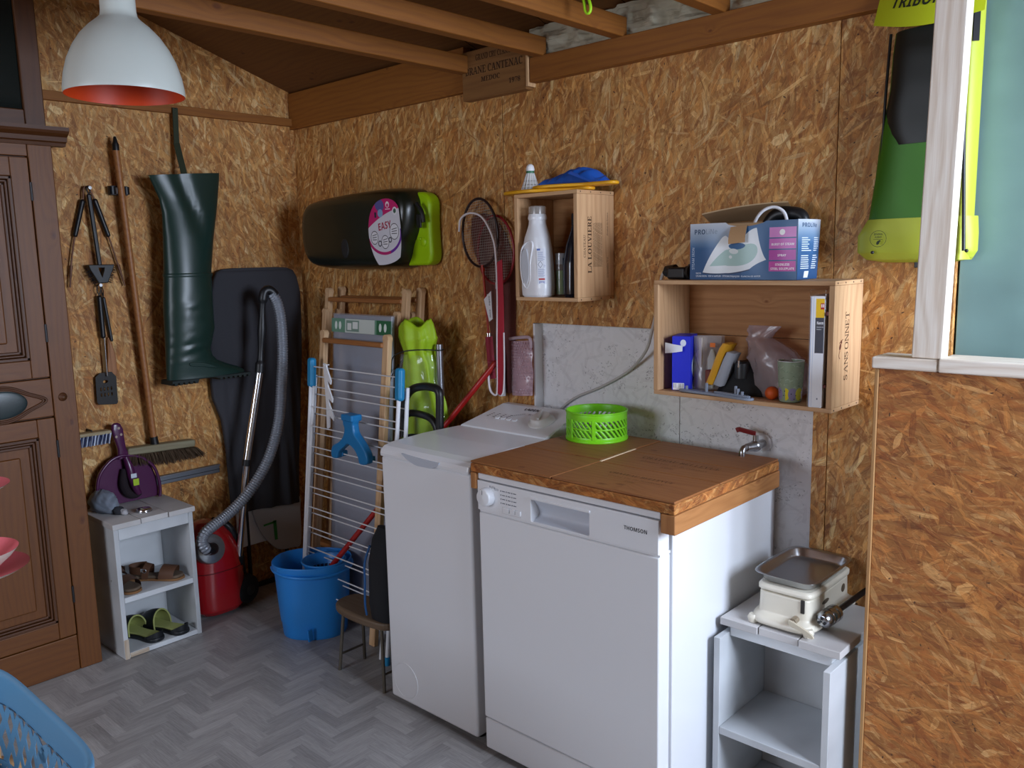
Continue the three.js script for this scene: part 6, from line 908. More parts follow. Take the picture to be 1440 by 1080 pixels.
  const br = slices(bag.flatMap((a, i) => (i < bag.length - 1 ? [0, 1, 2, 3].map((s) => a.map((v, k) => v + (bag[i + 1][k] - v) * s / 4)) : [a])), 44); for (const r of br) r.forEach((p, j) => { const a = j / 44 * 2 * PI, f = 1 + 0.25 * (vnoise(a * 2.5 + 3, p[1] * 30) - 0.5) + 0.18 * (vnoise(a * 6 + 3, p[1] * 80) - 0.5); p[0] = 2.28 + (p[0] - 2.28) * f; p[2] = 0.07 + (p[2] - 0.07) * f; p[1] += y; });
  P(t, 'film', loft(br.map((r) => r.slice().reverse()), true, false), PH('#e6d8dc', 0.22, { transmission: 0.7, thickness: 0, side: THREE.DoubleSide }));
  t = thing('printed_glass', 'printed drinking glass with plant sprigs and yellow picture at the right of the wide crate', 'glass', [2.352, y, 0.125], 'b');
  const gt = print(0.2, 0.105, (g, W, H) => { g.fillStyle = '#8fa088'; g.fillRect(0, 0, W, H); g.strokeStyle = '#d8e4d4'; for (let i = 0; i < 130; i++) { const x = hash(i, 1) * W, yy = hash(i, 2) * H * 0.66; g.lineWidth = 1 + hash(i, 3) * 3; g.strokeStyle = hash(i, 4) > 0.45 ? '#c4d4bc' : '#4d6450'; g.beginPath(); g.moveTo(x, yy); g.quadraticCurveTo(x + 20, yy - 20, x + 46 * (hash(i, 5) - 0.5) * 2, yy + 40 * (hash(i, 6) - 0.3)); g.stroke(); } for (let i = 0; i < 10; i++) { g.fillStyle = ['#e0cf2a', '#8d86a8', '#c8c83a', '#d8d4e0'][i % 4]; g.beginPath(); g.ellipse(W * i / 10, H * 0.82, W * 0.06, H * 0.16, 0, 0, 7); g.fill(); } g.fillStyle = '#2b2b33'; for (let i = 0; i < 40; i++) g.fillRect(hash(i, 8) * W, H * (0.68 + 0.28 * hash(i, 9)), W * 0.012, H * 0.025); });
  P(t, 'glass', lath([[0, 0.0006], [0.026, 0.0006], [0.0275, 0.004], [0.033, 0.105], [0.0315, 0.105], [0.026, 0.006], [0, 0.005]], 2.352, y, 0.125, 44), S('#9db09a', 0.15)); P(t, 'glass_print', lath([[0.0279, 0.004], [0.0333, 0.1045]], 2.352, y, 0.125, 44), printed(gt, 0.2)); P(t, 'rim', new THREE.TorusGeometry(0.0323, 0.001, 6, 44).rotateX(PI / 2).translate(2.352, y + 0.105, 0.125), M.white);
  t = thing('orange_ball', 'small orange ball beside the printed glass', 'ball', [2.31, y, 0.1], 'b'); P(t, 'ball', ball(2.303, y + 0.0172, 0.128, 0.017), S('#d2571a', 0.55)); P(t, 'seam', new THREE.TorusGeometry(0.0171, 0.0006, 5, 32).rotateY(0.6).translate(2.303, y + 0.0172, 0.128), S('#a8400f', 0.6));
  // flat packet at the right, its printed edge toward the room
  t = thing('flat_packet', 'tall white packet with yellow and grey label at the right end of the wide crate', 'packet', [2.428, y, 0.12], 'b'); t.rotation.y += 0.2;
  P(t, 'packet', bxr(2.412, 2.444, y - 0.0, y + 0.272, 0.05, 0.176, 0.003), S('#eef0f4', 0.4));
  P(t, 'wrap', bxr(2.4085, 2.4475, y + 0.0003, y + 0.288, 0.048, 0.179, 0.004), PH('#ffffff', 0.02, { transmission: 1, thickness: 0 }), 'clear wrapping');
  const fp = print(0.036, 0.27, (g, W, H) => { g.fillStyle = '#eef1f6'; g.fillRect(0, 0, W, H); g.fillStyle = '#b8c4dc'; g.fillRect(0, 0, W * 0.08, H); g.fillRect(W * 0.2, 0, W * 0.03, H); g.fillStyle = '#f2c40e'; g.fillRect(W * 0.38, H * 0.02, W * 0.62, H * 0.17); g.fillStyle = '#c01c1c'; g.fillRect(W * 0.72, H * 0.06, W * 0.28, H * 0.055); g.fillStyle = '#fff'; g.fillRect(W * 0.76, H * 0.068, W * 0.07, H * 0.03); g.fillRect(W * 0.88, H * 0.068, W * 0.07, H * 0.03); g.fillStyle = '#3c4250'; g.fillRect(W * 0.36, H * 0.19, W * 0.64, H * 0.32); g.fillStyle = '#fff'; g.font = `bold ${H * 0.036}px sans-serif`; g.fillText('Naem', W * 0.46, H * 0.25, W * 0.5); g.font = `${H * 0.014}px sans-serif`; g.fillText('Clavettes de', W * 0.46, H * 0.28, W * 0.5); g.fillText('fixation', W * 0.46, H * 0.3, W * 0.4); g.fillStyle = '#777f90'; g.fillRect(W * 0.6, H * 0.92, W * 0.09, H * 0.016); });
  P(t, 'front_print', face(0.0318, 0.268, [2.428, y + 0.137, 0.1765]), printed(fp, 0.35));
  P(t, 'hook', mg([bxr(2.446, 2.453, y + 0.225, y + 0.235, 0.155, 0.178, 0.002), bxr(2.446, 2.452, y + 0.05, y + 0.058, 0.155, 0.178, 0.002)]), S('#5a1c14', 0.5));
  // ---------------- iron carton on the crate
  const T = 1.3655; t = thing('iron_carton', 'opened blue cardboard carton picturing a steam iron, standing on the wide crate', 'carton', [2.21, T, 0.085], 'b');
  const fr = print(0.305, 0.148, (g, W, H) => {
    const q = g.createLinearGradient(0, 0, 0, H); q.addColorStop(0, '#c3cbd4'); q.addColorStop(0.28, '#8299b3'); q.addColorStop(0.45, '#2f5d8c'); q.addColorStop(1, '#22507f'); g.fillStyle = q; g.fillRect(0, 0, W, H); g.fillStyle = '#2b5f90'; g.beginPath(); g.moveTo(W * 0.55, 0); g.lineTo(W, 0); g.lineTo(W, H); g.lineTo(W * 0.5, H); g.fill();
    g.fillStyle = '#1c3a5c'; g.font = `bold ${H * 0.12}px sans-serif`; g.fillText('PRO', W * 0.04, H * 0.19); g.strokeStyle = '#8d99a8'; g.lineWidth = H * 0.02; g.fillStyle = '#7a8898'; g.font = `${H * 0.12}px sans-serif`; g.fillText('LiNe', W * 0.155, H * 0.19);
    g.fillStyle = '#e6ecef'; g.beginPath(); g.moveTo(W * 0.13, H * 0.87); g.quadraticCurveTo(W * 0.2, H * 0.55, W * 0.3, H * 0.3); g.quadraticCurveTo(W * 0.34, H * 0.18, W * 0.4, H * 0.26); g.lineTo(W * 0.52, H * 0.2); g.quadraticCurveTo(W * 0.58, H * 0.04, W * 0.64, H * 0.06); g.lineTo(W * 0.66, H * 0.28); g.quadraticCurveTo(W * 0.69, H * 0.55, W * 0.73, H * 0.66); g.quadraticCurveTo(W * 0.65, H * 0.68, W * 0.58, H * 0.8); g.quadraticCurveTo(W * 0.35, H * 0.93, W * 0.13, H * 0.87); g.fill();
    g.fillStyle = '#a9c8c2'; g.beginPath(); g.moveTo(W * 0.2, H * 0.76); g.quadraticCurveTo(W * 0.33, H * 0.42, W * 0.52, H * 0.34); g.quadraticCurveTo(W * 0.66, H * 0.28, W * 0.65, H * 0.5); g.quadraticCurveTo(W * 0.62, H * 0.72, W * 0.45, H * 0.74); g.fill(); g.fillStyle = '#2b5f90'; g.beginPath(); g.ellipse(W * 0.46, H * 0.37, W * 0.08, H * 0.06, -0.1, 0, 7); g.fill(); g.fillStyle = '#dfe8e6'; g.beginPath(); g.ellipse(W * 0.43, H * 0.47, W * 0.045, H * 0.05, 0, 0, 7); g.ellipse(W * 0.4, H * 0.58, W * 0.016, H * 0.03, 0, 0, 7); g.fill();
    g.strokeStyle = '#1d2f4a'; g.lineWidth = H * 0.015; g.beginPath(); g.moveTo(W * 0.13, H * 0.88); g.quadraticCurveTo(W * 0.35, H * 0.95, W * 0.58, H * 0.81); g.stroke();
    ['#d887cc', '#cf6cc0', '#b845a8', '#c23ea0'].forEach((c, i) => { g.fillStyle = c; g.fillRect(W * 0.755, H * (0.115 + i * 0.19), W * 0.235, H * 0.17); }); g.fillStyle = '#fff'; g.font = `bold ${H * 0.052}px sans-serif`; g.textAlign = 'center'; g.fillText('BURST OF STEAM', W * 0.875, H * 0.42, W * 0.2); g.fillText('SPRAY', W * 0.87, H * 0.605); g.fillText('STAINLESS', W * 0.875, H * 0.76); g.fillText('STEEL SOLEPLATE', W * 0.875, H * 0.83, W * 0.21); g.beginPath(); g.arc(W * 0.87, H * 0.2, H * 0.05, 0, 7); g.fill(); g.textAlign = 'left'; g.font = `${H * 0.04}px sans-serif`; g.fillText('INS10', W * 0.06, H * 0.9); g.fillText('STEAM IRON · FER A VAPEUR · STOOMSTRIJKIJZER · PLANCHA DE VAPOR', W * 0.06, H * 0.95, W * 0.7); g.save(); g.translate(W * 0.045, H * 0.82); g.rotate(-PI / 2); g.fillStyle = '#c9d6e4'; g.font = `${H * 0.07}px sans-serif`; g.fillText('STEAM IRON', 0, 0); g.restore();
  });
  const sd = print(0.1, 0.148, (g, W, H) => { const q = g.createLinearGradient(0, 0, 0, H); q.addColorStop(0, '#ccd3dc'); q.addColorStop(0.4, '#3f6a96'); q.addColorStop(1, '#24507e'); g.fillStyle = q; g.fillRect(0, 0, W, H); g.fillStyle = '#24466c'; g.font = `bold ${H * 0.1}px sans-serif`; g.fillText('PROLiNe', W * 0.12, H * 0.13, W * 0.7); g.fillStyle = '#e8eef4'; for (let i = 0; i < 14; i++) for (let k = 0; k < 2; k++) g.fillRect(W * (0.12 + k * 0.45), H * (0.3 + i * 0.035 + (i > 6 ? 0.05 : 0)), W * (0.2 + 0.15 * hash(i, k)), H * 0.014); g.fillRect(W * 0.3, H * 0.86, W * 0.2, H * 0.11); });
  const y1 = T + 0.149, cb = S('#a98a66', 0.85, { side: THREE.DoubleSide });
  P(t, 'box', mg([bx(2.06, 2.063, T + 0.0005, y1, 0.02, 0.135, 0), bx(2.362, 2.365, T + 0.0005, y1, 0.02, 0.135, 0), bx(2.063, 2.362, T + 0.0005, y1 + 0.004, 0.02, 0.023, 0), bx(2.063, 2.362, T + 0.0005, y1 - 0.003, 0.132, 0.135, 0), bx(2.063, 2.362, T + 0.0005, T + 0.003, 0.023, 0.132, 0)]), cb);
  P(t, 'front_print', sheet(40, 12, (u, v) => [2.06 + 0.305 * u, T + 0.0006 + (0.1485 - 0.012 * Math.max(0, Math.sin((u - 0.3) * 7)) * (u > 0.35 && u < 0.72 ? 1 : 0)) * v, 0.1357 + 0.0024 * Math.sin(u * 9) ** 2 * v * (1 - v) * 4]), printed(fr, 0.35), 'printed front with a picture of a steam iron');
  P(t, 'side_print', sheet(10, 10, (u, v) => [2.3655 + 0.01 * Math.sin(u * PI) * Math.sin(v * PI * 0.8) + 0.006 * u * v, T + 0.0006 + 0.149 * v, 0.1352 - 0.114 * u]), printed(sd, 0.35));
  P(t, 'lid_flap', sheet(24, 6, (u, v) => [2.062 + 0.255 * u, y1 + 0.0 + 0.026 * v + 0.018 * u * v + 0.006 * Math.sin(u * 3), 0.026 + 0.055 * v + 0.01 * u * v]), cb, 'bent-up brown cardboard flap'); P(t, 'lid_edge', sheet(24, 2, (u, v) => [2.062 + 0.255 * u, y1 + 0.026 + 0.018 * u + 0.006 * Math.sin(u * 3) + 0.0032 * v, 0.082 + 0.01 * u]), S('#cdb48e', 0.85, { side: THREE.DoubleSide }));
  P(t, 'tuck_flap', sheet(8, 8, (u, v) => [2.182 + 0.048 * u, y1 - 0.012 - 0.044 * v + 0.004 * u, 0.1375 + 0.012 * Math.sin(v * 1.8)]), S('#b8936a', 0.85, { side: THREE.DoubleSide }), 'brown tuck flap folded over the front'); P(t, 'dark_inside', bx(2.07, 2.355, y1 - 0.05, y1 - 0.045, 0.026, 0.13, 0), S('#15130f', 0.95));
  const ir = thing('iron', 'dark steam iron partly sticking out of the opened carton', 'iron', [2.31, y1, 0.08], 'b');
  P(ir, 'handle', sweep([[2.24, y1 - 0.035, 0.085], [2.275, y1 + 0.012, 0.08], [2.315, y1 + 0.018, 0.075], [2.345, y1 + 0.008, 0.07], [2.352, y1 - 0.03, 0.07]], 40, 12, (u) => 0.012 + 0.006 * Math.sin(u * PI)), M.black);
  P(ir, 'cord', tube([[2.23, y1 - 0.04, 0.11], [2.24, y1 + 0.0, 0.116], [2.262, y1 + 0.026, 0.118], [2.288, y1 + 0.034, 0.112], [2.312, y1 + 0.022, 0.108], [2.322, y1 - 0.004, 0.106], [2.322, y1 - 0.04, 0.1]], 0.0042, 60), S('#d8d8dc', 0.5), 'pale grey cord');
  // plug and cable
  t = thing('plug_adapter', 'black plug adapter lying at the left end of the wide crate top', 'plug', [2.0, T, 0.09], 'b');
  P(t, 'plug', mg([bxr(1.97, 2.03, T + 0.0005, T + 0.034, 0.07, 0.115, 0.007), rod([1.955, T + 0.022, 0.092], [1.985, T + 0.022, 0.092], 0.016, 0.02, 16)]), M.black); P(t, 'socket_face', mg([rod([2.025, T + 0.018, 0.092], [2.045, T + 0.02, 0.098], 0.019, 0.021, 20), bxr(2.03, 2.05, T + 0.03, T + 0.042, 0.08, 0.1, 0.003)]), M.rubber);
  t = thing('power_cable', 'pale grey cable running down the wall from the plug to the washing machine', 'cable', [1.7, 1.1, 0], 'b');
  P(t, 'cable', tube([[1.965, T + 0.022, 0.092], [1.945, T + 0.018, 0.09], [1.925, T - 0.01, 0.075], [1.9, 1.3, 0.05], [1.865, 1.21, 0.03], [1.82, 1.14, 0.0], [1.735, 1.07, -0.028], [1.625, 1.01, -0.032], [1.52, 0.965, -0.032], [1.455, 0.92, -0.03], [1.43, 0.87, -0.028], [1.425, 0.8, -0.03]], 0.0047, 120), S('#c3c1be', 0.5)); P(t, 'strain_relief', rod([1.945, T + 0.018, 0.09], [1.966, T + 0.022, 0.092], 0.006, 0.008), M.rubber);
}
// ------------------------------------------------------------------ dry bag hanging behind the post
{
  const t = thing('snorkel_bag', 'lime green and black mesh bag hanging on the wall behind the post', 'bag', [2.63, 1.7, 0.05], 'b');
  const lc = S('#a8b030', 0.5), gm = S('#2f6a00', 0.5), n = 52;
  const sec = [[1.405, 2.53, 2.69, 0.03], [1.412, 2.488, 2.725, 0.045], [1.43, 2.467, 2.735, 0.055], [1.47, 2.468, 2.735, 0.062], [1.508, 2.492, 2.732, 0.066], [1.6, 2.505, 2.732, 0.072], [1.7, 2.515, 2.736, 0.078], [1.8, 2.533, 2.74, 0.08], [1.88, 2.535, 2.737, 0.076], [1.93, 2.538, 2.732, 0.066], [2.0, 2.528, 2.728, 0.05], [2.06, 2.545, 2.71, 0.03], [2.09, 2.57, 2.69, 0.012]];
  const list = sec.flatMap((a, i) => (i < sec.length - 1 ? [0, 1, 2, 3].map((s) => a.map((v, k) => v + (sec[i + 1][k] - v) * s / 4)) : [a]));
  const ring = ([y, a, b, d], e = 0) => Array.from({ length: n }, (_, j) => { const q = j / n * 2 * PI, c = Math.cos(q), s = Math.sin(q), u = (a + b) / 2 + ((b - a) / 2 + e) * Math.sign(c) * Math.abs(c) ** 0.75, k = s > 0 ? 1 : 0.02; return [u, y, 0.003 + (d + e) * Math.max(0, s) ** 0.6 + (s > 0 ? 0.006 * (vnoise(u * 18, y * 9) - 0.5) * (e >= 0 ? 1 : 1) : 0)]; });
  const seg = (y0, y1, e) => loft(list.filter((q) => q[0] >= y0 - 1e-4 && q[0] <= y1 + 1e-4).map((q) => ring(q, e).slice().reverse()), true, true);
  P(t, 'lower_panel', seg(1.405, 1.509, 0), lc, 'lime green lower panel'); P(t, 'mesh_panel', loft(list.filter((q) => q[0] >= 1.499 && q[0] <= 1.941).map(([y, a, b, d]) => ring([y, a, b - 0.02, d], -0.002).slice().reverse())), gm, 'dark green mesh panel');
  // dark contents seen through the upper half
  P(t, 'black_panel', loft(list.filter((q) => q[0] >= 1.66 && q[0] <= 1.941).map(([y, a, b, d], i, A) => { const o = [0.03, 0.012, 0.004][i] ?? 0; return ring([y, a + 0.004 + o, b - 0.024 - o, d + 0.002]).slice().reverse(); })), S('#101512', 0.45), 'black upper panel');
  P(t, 'side_panel', loft([1.41, 1.5, 1.6, 1.7, 1.8, 1.9, 2.0].map((y) => [[2.724, y, 0.004], [2.724, y, 0.03], [2.716, y, 0.05], [2.7, y, 0.06], [2.7, y, 0.004]])), lc, 'lime green side panel');
  P(t, 'black_piping', mg([tube([[2.722, 1.43, 0.062], [2.716, 1.55, 0.062], [2.71, 1.7, 0.066], [2.708, 1.85, 0.066], [2.71, 1.98, 0.055]], 0.004, 40), tube([[2.518, 1.51, 0.04], [2.525, 1.6, 0.05], [2.531, 1.7, 0.055], [2.534, 1.8, 0.056], [2.536, 1.93, 0.045]], 0.0035, 40)]), M.black);
  const fl = (u, v) => { const a = 2.512 + 0.225 * u, y = 2.05 - 0.11 * v - 0.018 * Math.sin(u * PI) * v + 0.012 * (1 - u) * v; return [a - 0.01 * v * (1 - u), y, 0.058 + 0.026 * v - 0.02 * (2 * u - 1) ** 2]; };
  P(t, 'top_flap', sheet(24, 10, fl), S('#b4c018', 0.5, { side: THREE.DoubleSide }), 'lime green top flap');
  const tx = print(0.16, 0.05, (g, W, H) => { g.fillStyle = '#17210f'; g.font = `bold italic ${H * 0.75}px sans-serif`; g.fillText('TRIBORD', W * 0.02, H * 0.78, W * 0.96); });
  P(t, 'lettering', sheet(20, 4, (u, v) => { const p = fl(0.13 + 0.6 * u, 0.72 - 0.42 * v); return [p[0], p[1], p[2] + 0.0012]; }), decal(tx), 'maker name in dark italics');
  const em = print(0.05, 0.05, (g, W, H) => { g.strokeStyle = '#1c2a10'; g.fillStyle = '#1c2a10'; g.lineWidth = W * 0.025; g.beginPath(); g.arc(W / 2, H / 2, W * 0.45, 0, 7); g.stroke(); g.font = `bold ${H * 0.15}px sans-serif`; g.textAlign = 'center'; g.fillText('DIVING', W / 2, H * 0.3, W * 0.5); g.fillText('AERO', W / 2, H * 0.46, W * 0.5); g.fillRect(W * 0.24, H * 0.52, W * 0.52, H * 0.025); g.beginPath(); g.ellipse(W * 0.5, H * 0.72, W * 0.08, H * 0.13, 0.5, 0, 7); g.ellipse(W * 0.6, H * 0.62, W * 0.05, H * 0.05, 0, 0, 7); g.fill(); });
  P(t, 'emblem', face(0.042, 0.042, [2.535, 1.462, 0.0695]), decal(em), 'round printed emblem'); P(t, 'hem_rivet', mg([ball(2.52, 1.43, 0.062, 0.004), ball(2.728, 1.43, 0.062, 0.004)]), M.black);
  P(t, 'tab', bxr(2.608, 2.634, 1.392, 1.412, 0.03, 0.035, 0.002), M.black); P(t, 'strap', bar([2.722, 1.88, 0.06], [2.718, 2.06, 0.048], 0.014, 0.004, 0.001, 0.6), M.black);
  const h = thing('bag_hook', 'screw hook in the wall that the lime green bag hangs from', 'hook', [2.63, 2.06, 0], 'b'); P(h, 'hook', tube([[2.63, 2.07, -0.005], [2.63, 2.07, 0.05], [2.63, 2.055, 0.065], [2.63, 2.045, 0.05]], 0.003, 24), M.steel);
}
// ------------------------------------------------------------------ right shelf with kitchen scale
shelfBox('white box shelf with a setback plank top carrying the kitchen scale, right of the dishwasher', 2.413, 0.21, -PI / 2, 0.052);
{
  const Y = 0.5112, t = thing('kitchen_scale', 'old cream enamelled kitchen scale with a stainless steel tray', 'scale', [2.4, Y, 0.14]);
  const cream = PH('#ddd6c4', 0.35, { clearcoat: 0.35, clearcoatRoughness: 0.25 });
  const cx = 2.407, c = (y, hx, z0, z1, k = 5) => [y, cx, (z0 + z1) / 2, hx, (z1 - z0) / 2, k];
  P(t, 'base', loftY([c(Y + 0.006, 0.084, -0.005, 0.285), c(Y + 0.012, 0.087, -0.008, 0.288), c(Y + 0.022, 0.085, -0.006, 0.284), c(Y + 0.027, 0.078, 0.0, 0.272), c(Y + 0.03, 0.073, 0.004, 0.264, 7), c(Y + 0.034, 0.0715, 0.006, 0.262, 8), c(Y + 0.078, 0.0705, 0.007, 0.26, 8), c(Y + 0.082, 0.0695, 0.008, 0.258, 8), c(Y + 0.0835, 0.066, 0.012, 0.254, 8)], 72, 2), cream);
  for (const [x, z] of [[2.335, 0.272], [2.479, 0.272], [2.335, 0.006], [2.479, 0.006]]) P(t, 'foot', loftY([[Y, x, z, 0.011, 0.011], [Y + 0.012, x, z, 0.014, 0.014], [Y + 0.02, x, z, 0.01, 0.01]], 20, 2), cream);
  P(t, 'platform', loftY([c(Y + 0.086, 0.07, 0.008, 0.258, 8), c(Y + 0.088, 0.0745, 0.004, 0.262, 8), c(Y + 0.097, 0.0745, 0.004, 0.262, 8), c(Y + 0.1015, 0.069, 0.01, 0.256, 8)], 72, 2), cream);
  // tray
  const rr4 = (y, hx, hz, r) => [y, cx - 0.004, 0.134, hx, hz, r], T = Y + 0.1025;
  P(t, 'tray', loft(slices([rr4(T, 0.06, 0.1, 6), rr4(T, 0.066, 0.106, 6), rr4(T + 0.004, 0.07, 0.111, 6), rr4(T + 0.02, 0.076, 0.118, 6), rr4(T + 0.0225, 0.081, 0.124, 6), rr4(T + 0.0235, 0.086, 0.129, 6), rr4(T + 0.025, 0.086, 0.129, 6), rr4(T + 0.0245, 0.08, 0.123, 6), rr4(T + 0.022, 0.0755, 0.1175, 6), rr4(T + 0.006, 0.069, 0.11, 6), rr4(T + 0.002, 0.065, 0.105, 6), rr4(T + 0.0018, 0.03, 0.05, 4)], 72)), M.steel, 'stainless steel tray');
  P(t, 'slot', mg([bxr(cx + 0.046, cx + 0.056, Y + 0.05, Y + 0.084, 0.2585, 0.2625, 0.0015)]), S('#2a2622', 0.7)); P(t, 'knob', mg([rod([cx + 0.036, Y + 0.032, 0.262], [cx + 0.036, Y + 0.032, 0.282], 0.009, 0.008, 20), rod([cx + 0.036, Y + 0.032, 0.28], [cx + 0.036, Y + 0.032, 0.286], 0.006, 0.004, 20)]), S('#a89a86', 0.35, { metalness: 0.7 }));
  P(t, 'lever', ext(smoothShape([[cx + 0.03, Y + 0.038], [cx + 0.05, Y + 0.034], [cx + 0.085, Y + 0.02], [cx + 0.094, Y + 0.002 + 0.008], [cx + 0.082, Y + 0.008], [cx + 0.055, Y + 0.02], [cx + 0.035, Y + 0.025]]), 0.288, 0.294, 0.001), S('#c9bfa8', 0.5));
  for (const [z, ry, rz] of [[0.17, 0.008, 0.028], [0.06, 0.014, 0.016]]) P(t, 'window', mg([ball(cx + 0.0695, Y + 0.058, z, 0.0022, ry, rz)]), S('#5a5040', 0.5));
  const k = thing('drill_chuck', 'chrome drill chuck with a black shaft lying beside the scale', 'drill chuck', [2.5, Y, 0.15]);
  const cy = Y + 0.042, px = 2.5045, pr = [[0, -0.004], [0.012, -0.004], [0.0135, 0.0], [0.02, 0.006], [0.021, 0.022], [0.018, 0.0225], [0.018, 0.026], [0.0212, 0.0265], [0.0212, 0.045], [0.0195, 0.0455], [0.0195, 0.049], [0.0212, 0.0495], [0.021, 0.064], [0.018, 0.069], [0.01, 0.07], [0, 0.07]];
  P(k, 'chuck', lath(pr, 0, 0, 0, 40).rotateX(-PI / 2).rotateY(-0.06).translate(px, cy, 0.25), S('#a9acb2', 0.22, { metalness: 1 }));
  for (let i = 0; i < 3; i++) { const a = i / 3 * 2 * PI; P(k, 'jaw', bxr(-0.003, 0.003, 0.004, 0.011, -0.002, 0.006, 0.001).rotateZ(a).translate(px, cy, 0.252), M.steelDark); }
  P(k, 'shaft', rod([px + 0.004, cy, 0.182], [px + 0.012, cy + 0.002, 0.0], 0.0075), S('#1b1b1d', 0.35, { metalness: 0.5 }));
}
// ------------------------------------------------------------------ in the foreground, left: laundry basket on a stand, bowls
{
  const y0 = 0.29, y1 = 0.552, x0 = 1.14, x1 = 1.80, z0 = 1.64, z1 = 2.06, cx = (x0 + x1) / 2, cz = (z0 + z1) / 2;
  const st = thing('side_stand', 'wooden stand under the laundry basket', 'stand', [cx, 0, cz]);
  P(st, 'top', bx(cx - 0.22, cx + 0.22, y0 - 0.03, y0 - 0.001, cz - 0.15, cz + 0.15, 0.003, 0), M.pine); for (const [a, b] of [[-1, -1], [-1, 1], [1, -1], [1, 1]]) P(st, 'leg', bx(cx + a * 0.19 - 0.018, cx + a * 0.19 + 0.018, 0, y0 - 0.031, cz + b * 0.12 - 0.018, cz + b * 0.12 + 0.018, 0.003, 1), M.pine);
  const t = thing('laundry_basket', 'blue plastic laundry basket with diamond openings in the front corner of the room', 'laundry basket', [cx, y0, cz]);
  const bp = S('#5f93b8', 0.38), hx = (x1 - x0) / 2, hz = (z1 - z0) / 2;
  const arc = [0]; { let p = null; for (let i = 0; i <= 2000; i++) { const a = i / 2000 * 2 * PI, c = Math.cos(a), q = Math.sin(a), v = [hx * Math.sign(c) * Math.abs(c) ** (2 / 5.5), hz * Math.sign(q) * Math.abs(q) ** (2 / 5.5)]; if (p) arc.push(arc[i - 1] + Math.hypot(v[0] - p[0], v[1] - p[1])); p = v; } }
  const ang = (s) => { const L = (((s % 1) + 1) % 1) * arc[2000]; let lo = 0, hi = 2000; while (hi - lo > 1) { const m = (lo + hi) >> 1; if (arc[m] <= L) lo = m; else hi = m; } return (lo + (L - arc[lo]) / Math.max(1e-9, arc[hi] - arc[lo])) / 2000 * 2 * PI; };
  const pt = (s, k, y) => { const a = ang(s), c = Math.cos(a), q = Math.sin(a), n = 5.5; return [cx + hx * k * Math.sign(c) * Math.abs(c) ** (2 / n), y, cz - hz * k * Math.sign(q) * Math.abs(q) ** (2 / n)]; };
  const kAt = (y) => 0.84 + 0.12 * (y - y0) / (y1 - y0), R = (k, y) => Array.from({ length: 96 }, (_, i) => pt(i / 96, k, y));
  P(t, 'rim', loft([R(0.955, y1 - 0.03), R(0.968, y1 - 0.012), R(0.985, y1 - 0.006), R(1.0, y1 - 0.02), R(1.005, y1 - 0.02), R(1.008, y1 - 0.004), R(0.995, y1), R(0.97, y1 - 0.003), R(0.95, y1 - 0.012), R(0.945, y1 - 0.075), R(0.952, y1 - 0.075), R(0.955, y1 - 0.03)], false, false), bp);
  P(t, 'floor', loft([R(0.84, y0), R(0.842, y0 + 0.04), R(0.832, y0 + 0.04), R(0.825, y0 + 0.004)], true, true), bp);
  const lat = []; const N = 34; // crossing diagonal bands leave diamond holes
  const len = (i) => 0; for (let i = 0; i < N; i++) for (const s of [-1, 1]) { const rings = []; for (let j = 0; j <= 8; j++) { const v = j / 8, y = y0 + 0.035 + (y1 - 0.07 - y0 - 0.035) * v, a = (i / N) + s * v * 0.055, w = 0.0062, k = kAt(y), e = 0.006; rings.push([pt(a - w, k - e, y), pt(a - w, k, y), pt(a + w, k, y), pt(a + w, k - e, y)]); } const g = loft(rings, true, true); P(t, 'lattice_bar', g, bp); }
  for (let i = 0; i < 1; i++) { const y = y0 + 0.06, k = kAt(y); P(t, 'hoop', loft([R(k - 0.012, y), R(k + 0.002, y), R(k + 0.002, y + 0.01), R(k - 0.012, y + 0.01), R(k - 0.012, y)], false, false), bp); }
  const cl = thing('folded_cloth', 'orange and cream folded cloth lying in the laundry basket', 'cloth', [1.3, y0 + 0.01, 1.8]); P(cl, 'cloth', sheetBlob(1.32, y0 + 0.006, 1.84, 0.13, 0.055, 0.11, 5), S('#c98a52', 0.9)); P(cl, 'fold', sheetBlob(1.22, y0 + 0.03, 1.8, 0.06, 0.05, 0.08, 8), S('#d8cdb8', 0.9));
  // bowls on a tall stand at the edge of the frame
  const bxp = 0.655, bz = 1.55, ps = thing('plant_stand', 'slim wooden pedestal at the left edge of the photo carrying the pink bowls', 'stand', [bxp, 0, bz]);
  P(ps, 'top', lath([[0, 0.557], [0.05, 0.557], [0.052, 0.562], [0.05, 0.573], [0, 0.573]], bxp, 0, bz), M.pine); P(ps, 'column', lath([[0.018, 0.04], [0.02, 0.1], [0.016, 0.3], [0.022, 0.45], [0.018, 0.557]], bxp, 0, bz), M.pine); P(ps, 'base', lath([[0, 0], [0.08, 0], [0.08, 0.015], [0.03, 0.03], [0.02, 0.045], [0, 0.045]], bxp, 0, bz), M.pine);
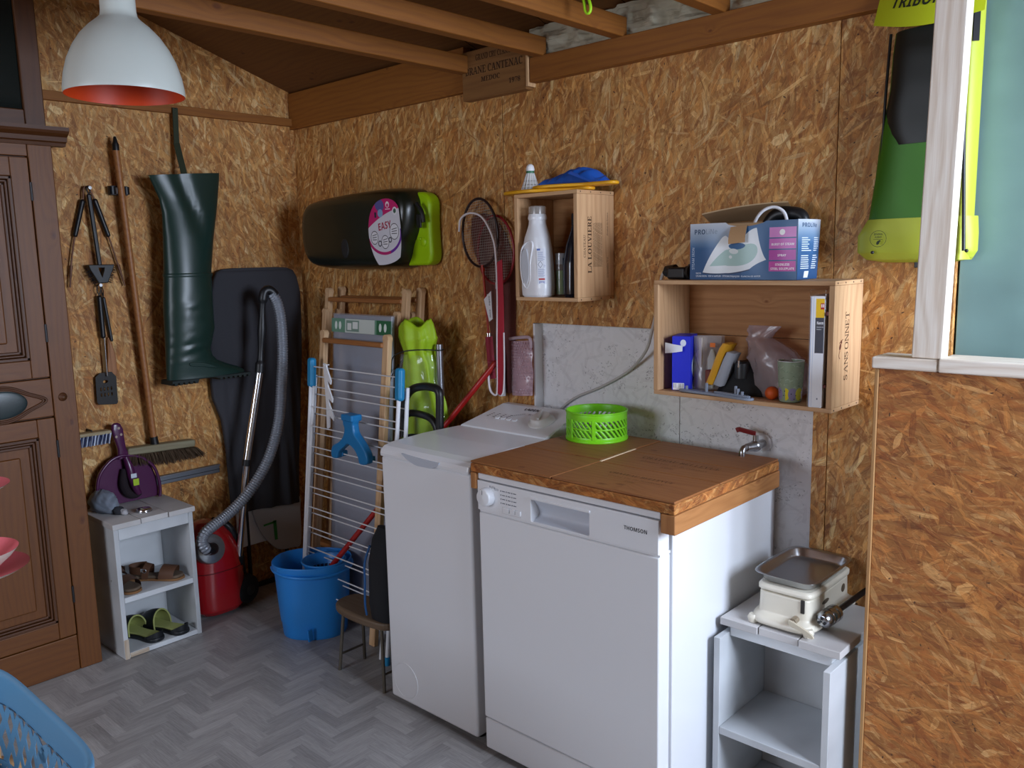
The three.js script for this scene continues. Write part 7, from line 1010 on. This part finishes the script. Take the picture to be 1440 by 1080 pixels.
  const bowl = (label, y, r, h) => { const b = thing('bowl', label, 'bowl', [bxp, y, bz], 'w', 'stacked pink bowls'); P(b, 'shell', lath([[0, 0.0], [0.03, 0.0], [0.05, h * 0.25], [r * 0.85, h * 0.75], [r, h]], bxp, y, bz, 48), S('#e6dcd0', 0.4, { side: THREE.DoubleSide })); P(b, 'inside', lath([[0, 0.006], [0.03, 0.006], [0.05, h * 0.25 + 0.005], [r * 0.85, h * 0.75 + 0.004], [r, h + 0.0005]], bxp, y, bz, 48), S('#e2707a', 0.4, { side: THREE.DoubleSide }), 'pink inside'); };
  bowl('lowest of three pink and cream bowls at the left edge of the photo', 0.5735, 0.143, 0.048); bowl('middle one of three pink and cream bowls at the left edge of the photo', 0.5805, 0.12, 0.09); 
  const mug = thing('cake_stand', 'slim cream stem between the pink bowls at the left edge of the photo', 'stem', [bxp, 0.5865, bz]); P(mug, 'stem', lath([[0.0, 0], [0.028, 0], [0.03, 0.004], [0.01, 0.014], [0.008, 0.08], [0.02, 0.215], [0.024, 0.222], [0, 0.222]], bxp, 0.5875, bz, 32), S('#e6dcd0', 0.4));
  bowl('topmost of three pink and cream bowls, raised on a stem at the left edge', 0.8102, 0.116, 0.042);
}
// ------------------------------------------------------------------ green cord loop under the ceiling
{
  const t = thing('cord_loop', 'bright yellow-green cord loop hanging from the ceiling joists', 'cord', [1.84, 2.1, 0.3], 'b');
  P(t, 'loop', tube([[1.80, 2.2, 0.3], [1.822, 2.14, 0.3], [1.832, 2.095, 0.3], [1.835, 2.078, 0.3], [1.843, 2.069, 0.3], [1.852, 2.074, 0.3], [1.852, 2.09, 0.3], [1.842, 2.12, 0.3], [1.838, 2.16, 0.3], [1.842, 2.24, 0.3]], 0.004, 60), S('#a8e01c', 0.5)); P(t, 'knot', ball(1.803, 2.2, 0.3, 0.012, 0.012, 0.01), S('#a8e01c', 0.5)); P(t, 'tail', rod([1.803, 2.2, 0.3], [1.80, 2.27, 0.3], 0.004), S('#a8e01c', 0.5));
}

scene.traverse((o) => { if (o.isMesh) { o.castShadow = true; o.receiveShadow = true; } });
renderer.render(scene, camera);
